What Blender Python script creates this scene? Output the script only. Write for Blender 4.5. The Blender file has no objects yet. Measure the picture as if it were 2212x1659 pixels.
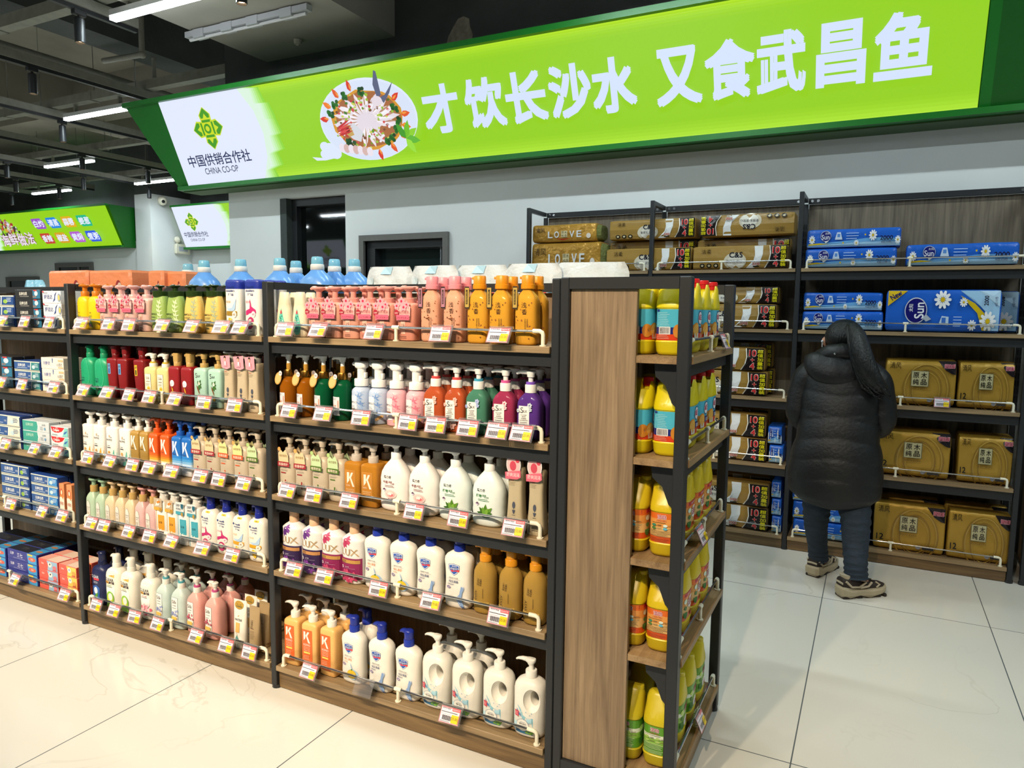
import bpy, math, random
from mathutils import Vector, Matrix
random.seed(7)
sc = bpy.context.scene
COL = sc.collection
PI = math.pi

# ------------------------------------------------------------------ camera
FW, FH, FPX = 2212, 1659, 1540.51
YAW, PITCH, ROLL = -0.46910, -0.10367, 0.01123
EYE = Vector((0, 0, 1.5))
_f = Vector((math.sin(YAW)*math.cos(PITCH), math.cos(YAW)*math.cos(PITCH), math.sin(PITCH)))
_r0 = Vector((math.cos(YAW), -math.sin(YAW), 0)); _u0 = _r0.cross(_f)
RT = math.cos(ROLL)*_r0 + math.sin(ROLL)*_u0
UP = -math.sin(ROLL)*_r0 + math.cos(ROLL)*_u0
FWD = _f
cd = bpy.data.cameras.new('camera'); cam = bpy.data.objects.new('camera', cd); COL.objects.link(cam)
cd.sensor_width = 36; cd.lens = FPX/FW*36; cd.clip_start = .05; cd.clip_end = 100
cam.matrix_world = Matrix(((RT.x, UP.x, -FWD.x, EYE.x), (RT.y, UP.y, -FWD.y, EYE.y), (RT.z, UP.z, -FWD.z, EYE.z), (0, 0, 0, 1)))
sc.camera = cam

def wx(px, y, z):
    "world x of the point at depth y, height z that was measured at column px of the photograph"
    k = (px - FW/2)/FPX
    a = RT - k*FWD
    return -(a.y*y + a.z*(z - 1.5))/a.x
def at(px, py, ax, val):
    d = FWD + (px-FW/2)/FPX*RT - (py-FH/2)/FPX*UP
    i = 'xyz'.index(ax); t = (val-EYE[i])/d[i]
    return EYE + t*d

# ------------------------------------------------------------------ colour, world, exposure
vs = sc.view_settings
vs.view_transform = 'Standard'; vs.look = 'None'; vs.gamma = 1; vs.use_curve_mapping = False
vs.exposure = 0.18
sc.cycles.use_denoising = True
sc.cycles.max_bounces = 7; sc.cycles.diffuse_bounces = 3; sc.cycles.glossy_bounces = 3
sc.cycles.transmission_bounces = 6; sc.cycles.transparent_max_bounces = 8
sc.cycles.caustics_reflective = False; sc.cycles.caustics_refractive = False
sc.cycles.sample_clamp_indirect = 4
wd = bpy.data.worlds.new('world'); sc.world = wd; wd.use_nodes = True
wd.node_tree.nodes['Background'].inputs[0].default_value = (.80, .90, 1, 1)
wd.node_tree.nodes['Background'].inputs[1].default_value = .10

def area(name, loc, sx, sy, power, col, rot=(0, 0, 0)):
    l = bpy.data.lights.new(name, 'AREA'); l.shape = 'RECTANGLE'; l.size = sx; l.size_y = sy
    l.energy = power; l.color = col
    o = bpy.data.objects.new(name, l); COL.objects.link(o); o.location = loc; o.rotation_euler = rot
    return o
def spot(name, loc, target, power, col, size=70, blend=.6, rad=.03):
    l = bpy.data.lights.new(name, 'SPOT'); l.energy = power; l.color = col
    l.spot_size = math.radians(size); l.spot_blend = blend; l.shadow_soft_size = rad
    o = bpy.data.objects.new(name, l); COL.objects.link(o); o.location = loc
    o.rotation_euler = (Vector(target)-Vector(loc)).to_track_quat('-Z', 'Y').to_euler()
    return o
COOL = (.82, .97, 1.0); WARM = (1.0, .80, .56)
LZ = 3.7                                   # height of the lamp grid
TUBES = [(-4.72, 3.69), (-8.05, 5.35), (-11.3, 7.0), (-14.4, 8.55), (-11.4, 8.62),   # seen in the photo
         (-1.4, 3.69), (1.9, 3.69), (-1.4, 2.04), (1.9, 2.04), (-4.72, .40), (-8.05, 2.04), (-8.05, .4), (-1.4, -1.26), (-4.72, -1.26), (-11.3, 3.69), (-11.3, -1.26), (-8.05, -2.9), (-11.3, -2.9), (-14.4, -2.9), (-14.4, -4.5)]
for i, (x, y) in enumerate(TUBES):
    area('tube_lamp', (x, y, LZ-.045), 1.16, .05, 26, COOL)
SPOTS = []                                  # filled by the lamp builder: (lamp mouth, target)

# ------------------------------------------------------------------ materials
def lin(h):
    if not isinstance(h, str): return tuple(h)[:3]
    c = [int(h[i:i+2], 16)/255 for i in (0, 2, 4)]
    return tuple(x/12.92 if x <= .04045 else ((x+.055)/1.055)**2.4 for x in c)
_M = {}
def mat(name, col='ffffff', rough=.5, metal=0, trans=0, ior=1.45, emit=0, alpha=1, noise=0, nscale=30, bump=0, bscale=40, coat=0, attr=False, sss=0, stretch=(1, 1, 1)):
    if name in _M: return _M[name]
    m = bpy.data.materials.new(name); m.use_nodes = True; nt = m.node_tree; b = nt.nodes['Principled BSDF']
    c = lin(col)+(1,)
    b.inputs['Base Color'].default_value = c; b.inputs['Roughness'].default_value = rough
    b.inputs['Metallic'].default_value = metal; b.inputs['IOR'].default_value = ior
    b.inputs['Transmission Weight'].default_value = trans; b.inputs['Alpha'].default_value = alpha
    b.inputs['Coat Weight'].default_value = coat
    L = nt.links.new
    src = None
    if attr:
        a = nt.nodes.new('ShaderNodeAttribute'); a.attribute_name = 'Col'; src = a.outputs['Color']
    if noise or bump:
        tc = nt.nodes.new('ShaderNodeTexCoord'); mp = nt.nodes.new('ShaderNodeMapping'); mp.inputs['Scale'].default_value = stretch
        L(tc.outputs['Object'], mp.inputs['Vector'])
    if noise:
        n = nt.nodes.new('ShaderNodeTexNoise'); n.inputs['Scale'].default_value = nscale; n.inputs['Detail'].default_value = 6
        L(mp.outputs[0], n.inputs['Vector'])
        mr = nt.nodes.new('ShaderNodeMapRange'); mr.inputs['From Min'].default_value = .3; mr.inputs['From Max'].default_value = .7
        mr.inputs['To Min'].default_value = 1-noise; mr.inputs['To Max'].default_value = 1+noise*.5
        L(n.outputs['Fac'], mr.inputs['Value'])
        mx = nt.nodes.new('ShaderNodeMix'); mx.data_type = 'RGBA'; mx.blend_type = 'MULTIPLY'; mx.inputs[0].default_value = 1
        if src: L(src, mx.inputs[6])
        else: mx.inputs[6].default_value = c
        L(mr.outputs[0], mx.inputs[7]); src = mx.outputs[2]
    if src: L(src, b.inputs['Base Color'])
    if bump:
        n2 = nt.nodes.new('ShaderNodeTexNoise'); n2.inputs['Scale'].default_value = bscale; n2.inputs['Detail'].default_value = 3
        L(mp.outputs[0], n2.inputs['Vector'])
        bp = nt.nodes.new('ShaderNodeBump'); bp.inputs['Strength'].default_value = bump; bp.inputs['Distance'].default_value = .02
        L(n2.outputs['Fac'], bp.inputs['Height']); L(bp.outputs[0], b.inputs['Normal'])
    if emit:
        b.inputs['Emission Strength'].default_value = emit
        if src: L(src, b.inputs['Emission Color'])
        else: b.inputs['Emission Color'].default_value = c
        if attr: b.inputs['Base Color'].default_value = (.02, .02, .02, 1); nt.links.remove(b.inputs['Base Color'].links[0])
    _M[name] = m
    return m
def plas(col, rough=.38): return mat('plastic_%s_%d' % (col, rough*100), col, rough, noise=.03, nscale=60)
def clearm(col, w=.8): return mat('clear_%s' % col, col, .06, trans=w, ior=1.25, noise=.05, nscale=20)
PRINT = mat('printed_ink', rough=.42, attr=True)
PRINTG = mat('printed_gloss', rough=.22, attr=True, bump=.12, bscale=25)
LIT = mat('backlit_film', rough=.5, attr=True, emit=.86)
STEEL = mat('brushed_steel', 'c8ccd0', .22, metal=1, noise=.05)
BLACK = mat('black_steel', '26282b', .42, noise=.12, nscale=400)
WHITEP = plas('e9e3cd', .4)
def wood(name, c1, c2, axis):
    m = bpy.data.materials.new(name); m.use_nodes = True; nt = m.node_tree; b = nt.nodes['Principled BSDF']; L = nt.links.new
    tc = nt.nodes.new('ShaderNodeTexCoord'); mp = nt.nodes.new('ShaderNodeMapping')
    s = [24, 24, 24]; s['xyz'.index(axis)] = 1.4; mp.inputs['Scale'].default_value = s
    L(tc.outputs['Object'], mp.inputs['Vector'])
    n = nt.nodes.new('ShaderNodeTexNoise'); n.inputs['Scale'].default_value = 1.1; n.inputs['Detail'].default_value = 8; n.inputs['Roughness'].default_value = .62; n.inputs['Distortion'].default_value = .6
    L(mp.outputs[0], n.inputs['Vector'])
    mp2 = nt.nodes.new('ShaderNodeMapping'); s2 = [190, 190, 190]; s2['xyz'.index(axis)] = 6; mp2.inputs['Scale'].default_value = s2
    L(tc.outputs['Object'], mp2.inputs['Vector'])
    n2 = nt.nodes.new('ShaderNodeTexNoise'); n2.inputs['Scale'].default_value = 1; n2.inputs['Detail'].default_value = 3
    L(mp2.outputs[0], n2.inputs['Vector'])
    mth = nt.nodes.new('ShaderNodeMath'); mth.operation = 'MULTIPLY_ADD'; mth.inputs[1].default_value = .35
    L(n2.outputs['Fac'], mth.inputs[0]); L(n.outputs['Fac'], mth.inputs[2])
    cr = nt.nodes.new('ShaderNodeValToRGB'); e = cr.color_ramp.elements
    e[0].position = .42; e[0].color = lin(c1)+(1,); e[1].position = .92; e[1].color = lin(c2)+(1,)
    L(mth.outputs[0], cr.inputs[0]); L(cr.outputs[0], b.inputs['Base Color'])
    bp = nt.nodes.new('ShaderNodeBump'); bp.inputs['Strength'].default_value = .15; bp.inputs['Distance'].default_value = .004
    L(n2.outputs['Fac'], bp.inputs['Height']); L(bp.outputs[0], b.inputs['Normal'])
    b.inputs['Roughness'].default_value = .5
    return m
WOODX = wood('oak_laminate_long', '68543a', 'a58b66', 'x')
WOODY = wood('oak_laminate_deep', '6b5236', 'a88a62', 'y')
WOODZ = wood('oak_laminate_upright', '5f4c38', '9f8769', 'z')
WOODG = wood('grey_oak_laminate', '4f463a', '8a7d69', 'z')
WOODK = wood('oak_laminate_kick', '54412a', '8c7049', 'x')

# ------------------------------------------------------------------ mesh builder
class MB:
    def __init__(s): s.v = []; s.f = []; s.c = []; s.m = []
    def add(s, vs, fs, col=None, mi=0, xf=None):
        b = len(s.v)
        for p in vs: s.v.append(tuple(xf @ Vector(p)) if xf else tuple(p))
        for f in fs: s.f.append([b+i for i in f]); s.c.append(col); s.m.append(mi)
    def box(s, a, b, col=None, mi=0, r=0, xf=None):
        (x0, y0, z0), (x1, y1, z1) = a, b
        if x0 > x1: x0, x1 = x1, x0
        if y0 > y1: y0, y1 = y1, y0
        if z0 > z1: z0, z1 = z1, z0
        if not r:
            s.add([(x0,y0,z0),(x1,y0,z0),(x1,y1,z0),(x0,y1,z0),(x0,y0,z1),(x1,y0,z1),(x1,y1,z1),(x0,y1,z1)],
                  [(0,3,2,1),(4,5,6,7),(0,1,5,4),(1,2,6,5),(2,3,7,6),(3,0,4,7)], col, mi, xf); return
        def ring(z, q): return [(x0+q,y0,z),(x1-q,y0,z),(x1,y0+q,z),(x1,y1-q,z),(x1-q,y1,z),(x0+q,y1,z),(x0,y1-q,z),(x0,y0+q,z)]
        def ins(z): return [(x0+r,y0+r,z),(x1-r,y0+r,z),(x1-r,y0+r,z),(x1-r,y1-r,z),(x1-r,y1-r,z),(x0+r,y1-r,z),(x0+r,y1-r,z),(x0+r,y0+r,z)]
        V = []
        for z, k in ((z0, 0), (z0+r, 1), (z1-r, 1), (z1, 0)):
            if k: V += ring(z, r)
            else:
                q = r*.8; V += [(x0+r,y0+q,z),(x1-r,y0+q,z),(x1-q,y0+r,z),(x1-q,y1-r,z),(x1-r,y1-q,z),(x0+r,y1-q,z),(x0+q,y1-r,z),(x0+q,y0+r,z)]
        F = [tuple(range(7, -1, -1)), tuple(range(24, 32))]
        for k in range(3):
            for i in range(8): F.append((k*8+i, k*8+(i+1) % 8, k*8+8+(i+1) % 8, k*8+8+i))
        s.add(V, F, col, mi, xf)
    def loft(s, rings, n=24, col=None, mi=0, cap=True, xf=None, rows=None):
        "rings: (z, rx, ry, e[, cx, cy]); rows: colour per band"
        V = []
        for q in rings:
            z, rx, ry, e = q[:4]; cx, cy = (q[4], q[5]) if len(q) > 4 else (0, 0)
            for i in range(n):
                t = 2*PI*(i+.5)/n; c, d = math.cos(t), math.sin(t)
                V.append((cx+rx*math.copysign(abs(c)**(2/e), c), cy+ry*math.copysign(abs(d)**(2/e), d), z))
        k = len(rings)
        b = len(s.v)
        for p in V: s.v.append(tuple(xf @ Vector(p)) if xf else p)
        for j in range(k-1):
            for i in range(n):
                s.f.append([b+j*n+i, b+j*n+(i+1) % n, b+(j+1)*n+(i+1) % n, b+(j+1)*n+i]); s.c.append(rows[j] if rows else col); s.m.append(mi)
        if cap:
            s.f.append([b+i for i in range(n-1, -1, -1)]); s.c.append(rows[0] if rows else col); s.m.append(mi)
            s.f.append([b+(k-1)*n+i for i in range(n)]); s.c.append(rows[-1] if rows else col); s.m.append(mi)
    def tube(s, pts, r, n=8, col=None, mi=0, flat=1):
        pts = [Vector(p) for p in pts]; rs = r if isinstance(r, (list, tuple)) else [r]*len(pts)
        b = len(s.v); up = None
        for i, p in enumerate(pts):
            t = (pts[min(i+1, len(pts)-1)]-pts[max(i-1, 0)]).normalized()
            if up is None: up = Vector((0, 0, 1)) if abs(t.z) < .9 else Vector((1, 0, 0))
            a = t.cross(up)
            if a.length < 1e-6: a = t.orthogonal()
            a.normalize(); up = a.cross(t).normalized()
            for k in range(n):
                w = 2*PI*k/n; s.v.append(tuple(p+rs[i]*(math.cos(w)*a+flat*math.sin(w)*up)))
        m = len(pts)
        for j in range(m-1):
            for k in range(n):
                s.f.append([b+j*n+k, b+j*n+(k+1) % n, b+(j+1)*n+(k+1) % n, b+(j+1)*n+k]); s.c.append(col); s.m.append(mi)
        s.f.append([b+k for k in range(n-1, -1, -1)]); s.c.append(col); s.m.append(mi)
        s.f.append([b+(m-1)*n+k for k in range(n)]); s.c.append(col); s.m.append(mi)
    def cyl(s, p, q, r, n=12, col=None, mi=0): s.tube([p, q], r, n, col, mi)
    def ell(s, c, rx, ry, rz, n=16, m=10, col=None, mi=0, xf=None):
        rings = []
        for j in range(m+1):
            a = -PI/2+PI*j/m; k = max(math.cos(a), .02); rings.append((c[2]+rz*math.sin(a), rx*k, ry*k, 2, c[0], c[1]))
        s.loft(rings, n, col, mi, xf=xf)
    def mesh(s, name, mats, smooth=40):
        me = bpy.data.meshes.new(name); me.from_pydata(s.v, [], s.f)
        for m in (mats if isinstance(mats, (list, tuple)) else [mats]): me.materials.append(m)
        me.polygons.foreach_set('material_index', s.m)
        if any(c is not None for c in s.c):
            at_ = me.color_attributes.new('Col', 'FLOAT_COLOR', 'CORNER'); buf = []
            memo = {}
            for f, c in zip(s.f, s.c):
                if c not in memo: memo[c] = list(lin(c or 'ffffff'))+[1.0]
                buf += memo[c]*len(f)
            at_.data.foreach_set('color', buf)
        if smooth:
            me.shade_smooth(); me.set_sharp_from_angle(angle=math.radians(smooth))
        me.update()
        return me
    def build(s, name, mats, parent=None, smooth=40, loc=None):
        return ob(name, s.mesh(name, mats, smooth), parent, loc)
def ob(name, me, parent=None, loc=None):
    o = bpy.data.objects.new(name, me); COL.objects.link(o)
    if parent: o.parent = parent
    if loc: o.location = loc
    return o
def empty(name, loc=(0, 0, 0), rz=0):
    o = bpy.data.objects.new(name, None); COL.objects.link(o); o.location = loc; o.rotation_euler = (0, 0, rz); o.empty_display_size = .05
    return o
def tag(o, label=None, cat=None, group=None, kind=None):
    if label: o['label'] = label
    if cat: o['category'] = cat
    if group: o['group'] = group
    if kind: o['kind'] = kind
    return o
def struct(name, b, m, smooth=0): return tag(b.build(name, m, smooth=smooth), kind='structure')
def boxob(name, a, b, m, parent=None, r=0, kind=None):
    q = MB(); q.box(a, b, r=r); o = q.build(name, m, parent, smooth=30 if r else 0)
    if kind: o['kind'] = kind
    return o
KIDS = {}
def copy_tree(o, parent=None):
    c = o.copy(); COL.objects.link(c); c.parent = parent
    if parent: c.matrix_parent_inverse = o.matrix_parent_inverse
    for ch in o.children: copy_tree(ch, c)
    return c

# ------------------------------------------------------------------ flat prints: text, rectangles, discs laid on a surface
_T = {}
def glyphs(t, bold=0):
    k = (t, bold)
    if k in _T: return _T[k]
    c = bpy.data.curves.new('t', 'FONT'); c.body = t; c.resolution_u = 3; c.offset = bold
    o = bpy.data.objects.new('t', c); COL.objects.link(o)
    dg = bpy.context.evaluated_depsgraph_get(); me = bpy.data.meshes.new_from_object(o.evaluated_get(dg))
    V = [(v.co.x, v.co.y) for v in me.vertices]; F = [tuple(p.vertices) for p in me.polygons]
    bpy.data.objects.remove(o); bpy.data.curves.remove(c); bpy.data.meshes.remove(me)
    if not V: V = [(0, 0), (1, 0), (1, 1)]; F = [(0, 1, 2)]
    x0 = min(v[0] for v in V); x1 = max(v[0] for v in V); y0 = min(v[1] for v in V); y1 = max(v[1] for v in V)
    _T[k] = ([(v[0]-x0, v[1]-y0) for v in V], F, x1-x0, y1-y0)
    return _T[k]
class Pr:
    "prints laid on a surface: surf(u, v, eps) -> point"
    def __init__(s, surf, eps=.0006, step=.0004): s.b = MB(); s.s = surf; s.e = eps; s.st = step
    def _put(s, V, F, col):
        s.b.add([s.s(u, v, s.e) for u, v in V], F, col); s.e += s.st
        return s
    def rect(s, x0, z0, x1, z1, col, n=5, m=3, sk=0):
        V = [(x0+(x1-x0)*i/n+sk*j/m, z0+(z1-z0)*j/m) for j in range(m+1) for i in range(n+1)]
        F = [(j*(n+1)+i, j*(n+1)+i+1, (j+1)*(n+1)+i+1, (j+1)*(n+1)+i) for j in range(m) for i in range(n)]
        return s._put(V, F, col)
    def disc(s, x, z, rx, rz, col, n=18, a0=0, rot=0, inner=0):
        c, d = math.cos(rot), math.sin(rot)
        P = [(rx*math.cos(2*PI*i/n+a0), rz*math.sin(2*PI*i/n+a0)) for i in range(n)]
        P = [(x+p[0]*c-p[1]*d, z+p[0]*d+p[1]*c) for p in P]
        if inner:
            Q = [(x+(p[0]-x)*inner, z+(p[1]-z)*inner) for p in P]
            return s._put(P+Q, [(i, (i+1) % n, n+(i+1) % n, n+i) for i in range(n)], col)
        return s._put([(x, z)]+P, [(0, 1+i, 1+(i+1) % n) for i in range(n)], col)
    def poly(s, pts, col): return s._put(pts, [tuple(range(len(pts)))], col)
    def fan(s, pts, col):
        x = sum(p[0] for p in pts)/len(pts); z = sum(p[1] for p in pts)/len(pts); n = len(pts)
        return s._put([(x, z)]+list(pts), [(0, 1+i, 1+(i+1) % n) for i in range(n)], col)
    def text(s, t, x, z, h, col, bold=.012, maxw=None, rot=0, w=None, flip=False):
        fat = bold if bold > .016 else 0
        V, F, tw, th = glyphs(t, 0 if fat else bold)
        o = fat*h if fat else 0
        k = (h-2*o)/th; kx = k
        if w: kx = (w-2*o)/tw
        elif maxw and tw*k > maxw: kx = maxw/tw
        c, d = math.cos(rot), math.sin(rot)
        for ox, oz in (((o, o), (-o, -o), (o, -o), (-o, o), (o, 0), (-o, 0)) if fat else ((0, 0),)):
            Q = []
            for a, b in V:
                a = (a-tw/2)*kx+ox; b = (b-th/2)*k+oz
                if flip: a, b = -a, -b
                Q.append((x+a*c-b*d, z+a*d+b*c))
            s._put(Q, F, col); s.e -= s.st*.9
        s.e += s.st
        return s
    def lines(s, x0, x1, z, n, dz, col, th=.0016, rag=.25):
        for i in range(n):
            e = x1-(x1-x0)*rag*random.random(); s.rect(x0, z-i*dz, e, z-i*dz+th, col, 3, 1); s.e -= s.st
        s.e += s.st
        return s
    def leaf(s, x, z, L, w, ang, col):
        c, d = math.cos(ang), math.sin(ang)
        P = [(0, 0), (.3*L, w/2), (.65*L, w*.4), (L, 0), (.65*L, -w*.4), (.3*L, -w/2)]
        return s.poly([(x+a*c-b*d, z+a*d+b*c) for a, b in P], col)
    def flower(s, x, z, r, col, ccol, n=6):
        for i in range(n): s.leaf(x, z, r, r*.75, 2*PI*i/n+.3, col); s.e -= s.st
        s.e += s.st
        return s.disc(x, z, r*.28, r*.28, ccol, 8)
    def build(s, name, parent, m=None): return s.b.build(name, m or PRINT, parent, smooth=0)
# ================================================================== the setting
WALLW = mat('white_wall_paint', 'e2e5e5', .6, noise=.03, nscale=3)
DARKC = mat('dark_painted_concrete', '4a4d4c', .8, noise=.25, nscale=2, bump=.2, bscale=20)
SLABC = mat('raw_concrete_ceiling', '8d867a', .85, noise=.2, nscale=1.5, bump=.15, bscale=12)
FRAMEG = mat('grey_aluminium', '6a6865', .45, noise=.05)
DGLASS = mat('dark_glazing', '0b100f', .03, ior=1.7, noise=.02)

def floor_mat():
    m = bpy.data.materials.new('polished_marble_tile'); m.use_nodes = True; nt = m.node_tree; b = nt.nodes['Principled BSDF']; L = nt.links.new
    tc = nt.nodes.new('ShaderNodeTexCoord'); mp = nt.nodes.new('ShaderNodeMapping'); mp.inputs['Location'].default_value = (.17+.747*40, -4.0+1.57*20, 0)
    L(tc.outputs['Object'], mp.inputs['Vector'])
    br = nt.nodes.new('ShaderNodeTexBrick'); br.offset = 0; br.inputs['Scale'].default_value = 1
    br.inputs['Brick Width'].default_value = .747; br.inputs['Row Height'].default_value = 1.57
    br.inputs['Mortar Size'].default_value = .0022; br.inputs['Mortar Smooth'].default_value = 0
    br.inputs['Color1'].default_value = lin('d6d1c6')+(1,); br.inputs['Color2'].default_value = lin('d2cec4')+(1,); br.inputs['Mortar'].default_value = lin('5a6061')+(1,)
    L(mp.outputs[0], br.inputs['Vector'])
    nz = nt.nodes.new('ShaderNodeTexNoise'); nz.inputs['Scale'].default_value = 1.3; nz.inputs['Detail'].default_value = 5; nz.inputs['Distortion'].default_value = 1.2
    L(tc.outputs['Object'], nz.inputs['Vector'])
    sb = nt.nodes.new('ShaderNodeMath'); sb.operation = 'SUBTRACT'; sb.inputs[1].default_value = .5; L(nz.outputs['Fac'], sb.inputs[0])
    ab = nt.nodes.new('ShaderNodeMath'); ab.operation = 'ABSOLUTE'; L(sb.outputs[0], ab.inputs[0])
    cr = nt.nodes.new('ShaderNodeValToRGB'); cr.color_ramp.elements[0].position = 0; cr.color_ramp.elements[0].color = (.84, .83, .81, 1)
    cr.color_ramp.elements[1].position = .007; cr.color_ramp.elements[1].color = (1, 1, 1, 1); L(ab.outputs[0], cr.inputs[0])
    n2 = nt.nodes.new('ShaderNodeTexNoise'); n2.inputs['Scale'].default_value = .9; L(tc.outputs['Object'], n2.inputs['Vector'])
    mr = nt.nodes.new('ShaderNodeMapRange'); mr.inputs['From Min'].default_value = .48; mr.inputs['From Max'].default_value = .62; L(n2.outputs['Fac'], mr.inputs['Value'])
    mx = nt.nodes.new('ShaderNodeMix'); mx.data_type = 'RGBA'; mx.blend_type = 'MULTIPLY'; L(mr.outputs[0], mx.inputs[0]); L(br.outputs['Color'], mx.inputs[6]); L(cr.outputs[0], mx.inputs[7])
    L(mx.outputs[2], b.inputs['Base Color']); b.inputs['Roughness'].default_value = .13; b.inputs['IOR'].default_value = 1.45
    return m
boxob('floor', (-20, -6, -.1), (6, 14, 0), floor_mat(), kind='structure')
boxob('ceiling', (-20, -6, 4.7), (6, 14, 4.85), SLABC, kind='structure')
YW = 5.1
def wall_with_holes(name, x0, x1, z0, z1, y0, y1, holes, m):
    b = MB(); xs = sorted({x0, x1} | {h[0] for h in holes} | {h[1] for h in holes})
    for a, c in zip(xs, xs[1:]):
        hs = [h for h in holes if h[0] <= a+1e-6 and h[1] >= c-1e-6]
        z = z0
        for h in sorted(hs, key=lambda h: h[2]):
            if h[2] > z: b.box((a, y0, z), (c, y1, h[2]))
            z = h[3]
        if z < z1: b.box((a, y0, z), (c, y1, z1))
    return struct(name, b, m)
wall_with_holes('wall_back', -5.72, 6, 0, 2.66, YW, YW+.2, [(-5.04, -4.27, 0, 2.51), (-4.05, -3.23, 0, 2.085)], WALLW)
boxob('wall_back_upper', (-5.72, YW, 2.66), (6, YW+.2, 4.7), DARKC, kind='structure')
boxob('wall_return', (-5.72, YW+.2, 0), (-5.55, 10.1, 4.7), WALLW, kind='structure')
boxob('wall_far', (-20, 9.25, 0), (-12.86, 9.4, 2.75), WALLW, kind='structure')
boxob('wall_far_upper', (-20, 9.25, 2.75), (-12.86, 9.4, 4.7), DARKC, kind='structure')
boxob('wall_far_pier', (-12.86, 9.2, 0), (-12.41, 10.1, 3.62), WALLW, kind='structure')
boxob('wall_far_pier_upper', (-12.86, 9.2, 3.62), (-12.41, 10.1, 4.7), DARKC, kind='structure')
boxob('wall_recess', (-12.86, 10.1, 0), (-5.55, 10.25, 2.75), WALLW, kind='structure')
boxob('wall_recess_upper', (-12.86, 10.1, 2.75), (-5.55, 10.25, 4.7), DARKC, kind='structure')
boxob('wall_right', (6, -6, 0), (6.15, 5.1, 4.7), WALLW, kind='structure')
boxob('wall_left', (-20.15, -6, 0), (-20, 9.25, 4.7), WALLW, kind='structure')
boxob('wall_front', (-20, -6.15, 0), (6, -6, 4.7), DARKC, kind='structure')
# window_1: dark glazed opening; door_1: grey framed door
w1 = tag(empty('window_1', (-4.65, YW, 0)), kind='structure')
def part(name, a, b, m, root, r=0):
    o = boxob(name, a, b, m, None, r); o.parent = root; o.matrix_parent_inverse = Matrix.Translation(-Vector(root.location)); return o
part('jamb', (-5.039, YW-.01, 0), (-4.96, YW+.2, 2.508), mat('dark_jamb', '3c4442', .6, noise=.15), w1)
part('frame', (-4.96, YW+.06, 2.44), (-4.272, YW+.19, 2.508), BLACK, w1)
part('frame', (-4.96, YW+.06, 0), (-4.90, YW+.19, 2.44), BLACK, w1)
part('glass', (-4.90, YW+.12, 0), (-4.272, YW+.13, 2.44), DGLASS, w1)
d1 = tag(empty('door_1', (-3.64, YW, 0)), kind='structure')
for a, b in (((-4.10, YW-.03, 0), (-4.05, YW+.02, 2.135)), ((-3.23, YW-.03, 0), (-3.18, YW+.02, 2.135)), ((-4.05, YW-.03, 2.085), (-3.23, YW+.02, 2.135))):
    part('architrave', a, b, FRAMEG, d1)
part('jamb', (-4.05, YW+.02, 0), (-3.96, YW+.19, 2.085), BLACK, d1)
part('jamb', (-3.30, YW+.06, 0), (-3.23, YW+.19, 2.085), BLACK, d1)
part('jamb', (-3.96, YW+.02, 2.02), (-3.23, YW+.19, 2.085), BLACK, d1)
part('glass', (-3.96, YW+.1, 0), (-3.30, YW+.11, 2.02), mat('green_dark_glazing', '1d2826', .05, ior=1.6, noise=.02), d1)
part('glazing_bead', (-3.325, YW+.085, 0), (-3.31, YW+.1, 2.02), STEEL, d1)
for n, x0, x1, zt in ((2, -15.52, -14.28, 2.37), (3, -17.36, -16.16, 2.10)):
    d = tag(empty('door_%d' % n, ((x0+x1)/2, 9.25, 0)), kind='structure')
    part('architrave', (x0, 9.2, 0), (x0+.09, 9.26, zt), FRAMEG, d); part('architrave', (x1-.09, 9.2, 0), (x1, 9.26, zt), FRAMEG, d)
    part('architrave', (x0+.09, 9.2, zt-.09), (x1-.09, 9.26, zt), FRAMEG, d)
    part('glass', (x0+.09, 9.235, 0), (x1-.09, 9.249, zt-.09), DGLASS, d)
    part('mullion', ((x0*2+x1*3)/5, 9.215, 0), ((x0*2+x1*3)/5+.05, 9.235, zt-.09), FRAMEG, d)
# rough plaster patch where paint has come off above the sign
b = MB(); P = [(-3.215, 3.60), (-3.19, 3.68), (-3.135, 3.76), (-3.10, 3.80), (-3.05, 3.81), (-3.00, 3.785), (-2.99, 3.72), (-2.965, 3.66), (-2.975, 3.585), (-3.08, 3.58)]
b.add([(x, YW-.004, z) for x, z in P]+[(x, YW+.002, z) for x, z in P], [tuple(range(10))]+[(i, (i+1) % 10, 10+(i+1) % 10, 10+i) for i in range(10)])
struct('trim_1', b, mat('bare_plaster', '9a9182', .9, noise=.35, nscale=18, bump=.6, bscale=30))
# ceiling structure
boxob('ceiling_beam', (-7.35, -6, 4.15), (-6.95, 14, 4.7), DARKC, kind='structure')
boxob('ceiling_beam.001', (-10.9, -6, 4.15), (-10.5, 14, 4.7), SLABC, kind='structure')
boxob('ceiling_beam.002', (-20, 6.6, 4.25), (-5.72, 7.1, 4.7), SLABC, kind='structure')
boxob('ceiling_beam.003', (-20, 3.2, 4.25), (-7.35, 3.6, 4.7), SLABC, kind='structure')
boxob('ceiling_soffit', (-5.17, 1.6, 3.76), (-3.72, YW, 4.7), mat('painted_soffit', 'aaa79f', .8, noise=.08, nscale=3), kind='structure')

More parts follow.
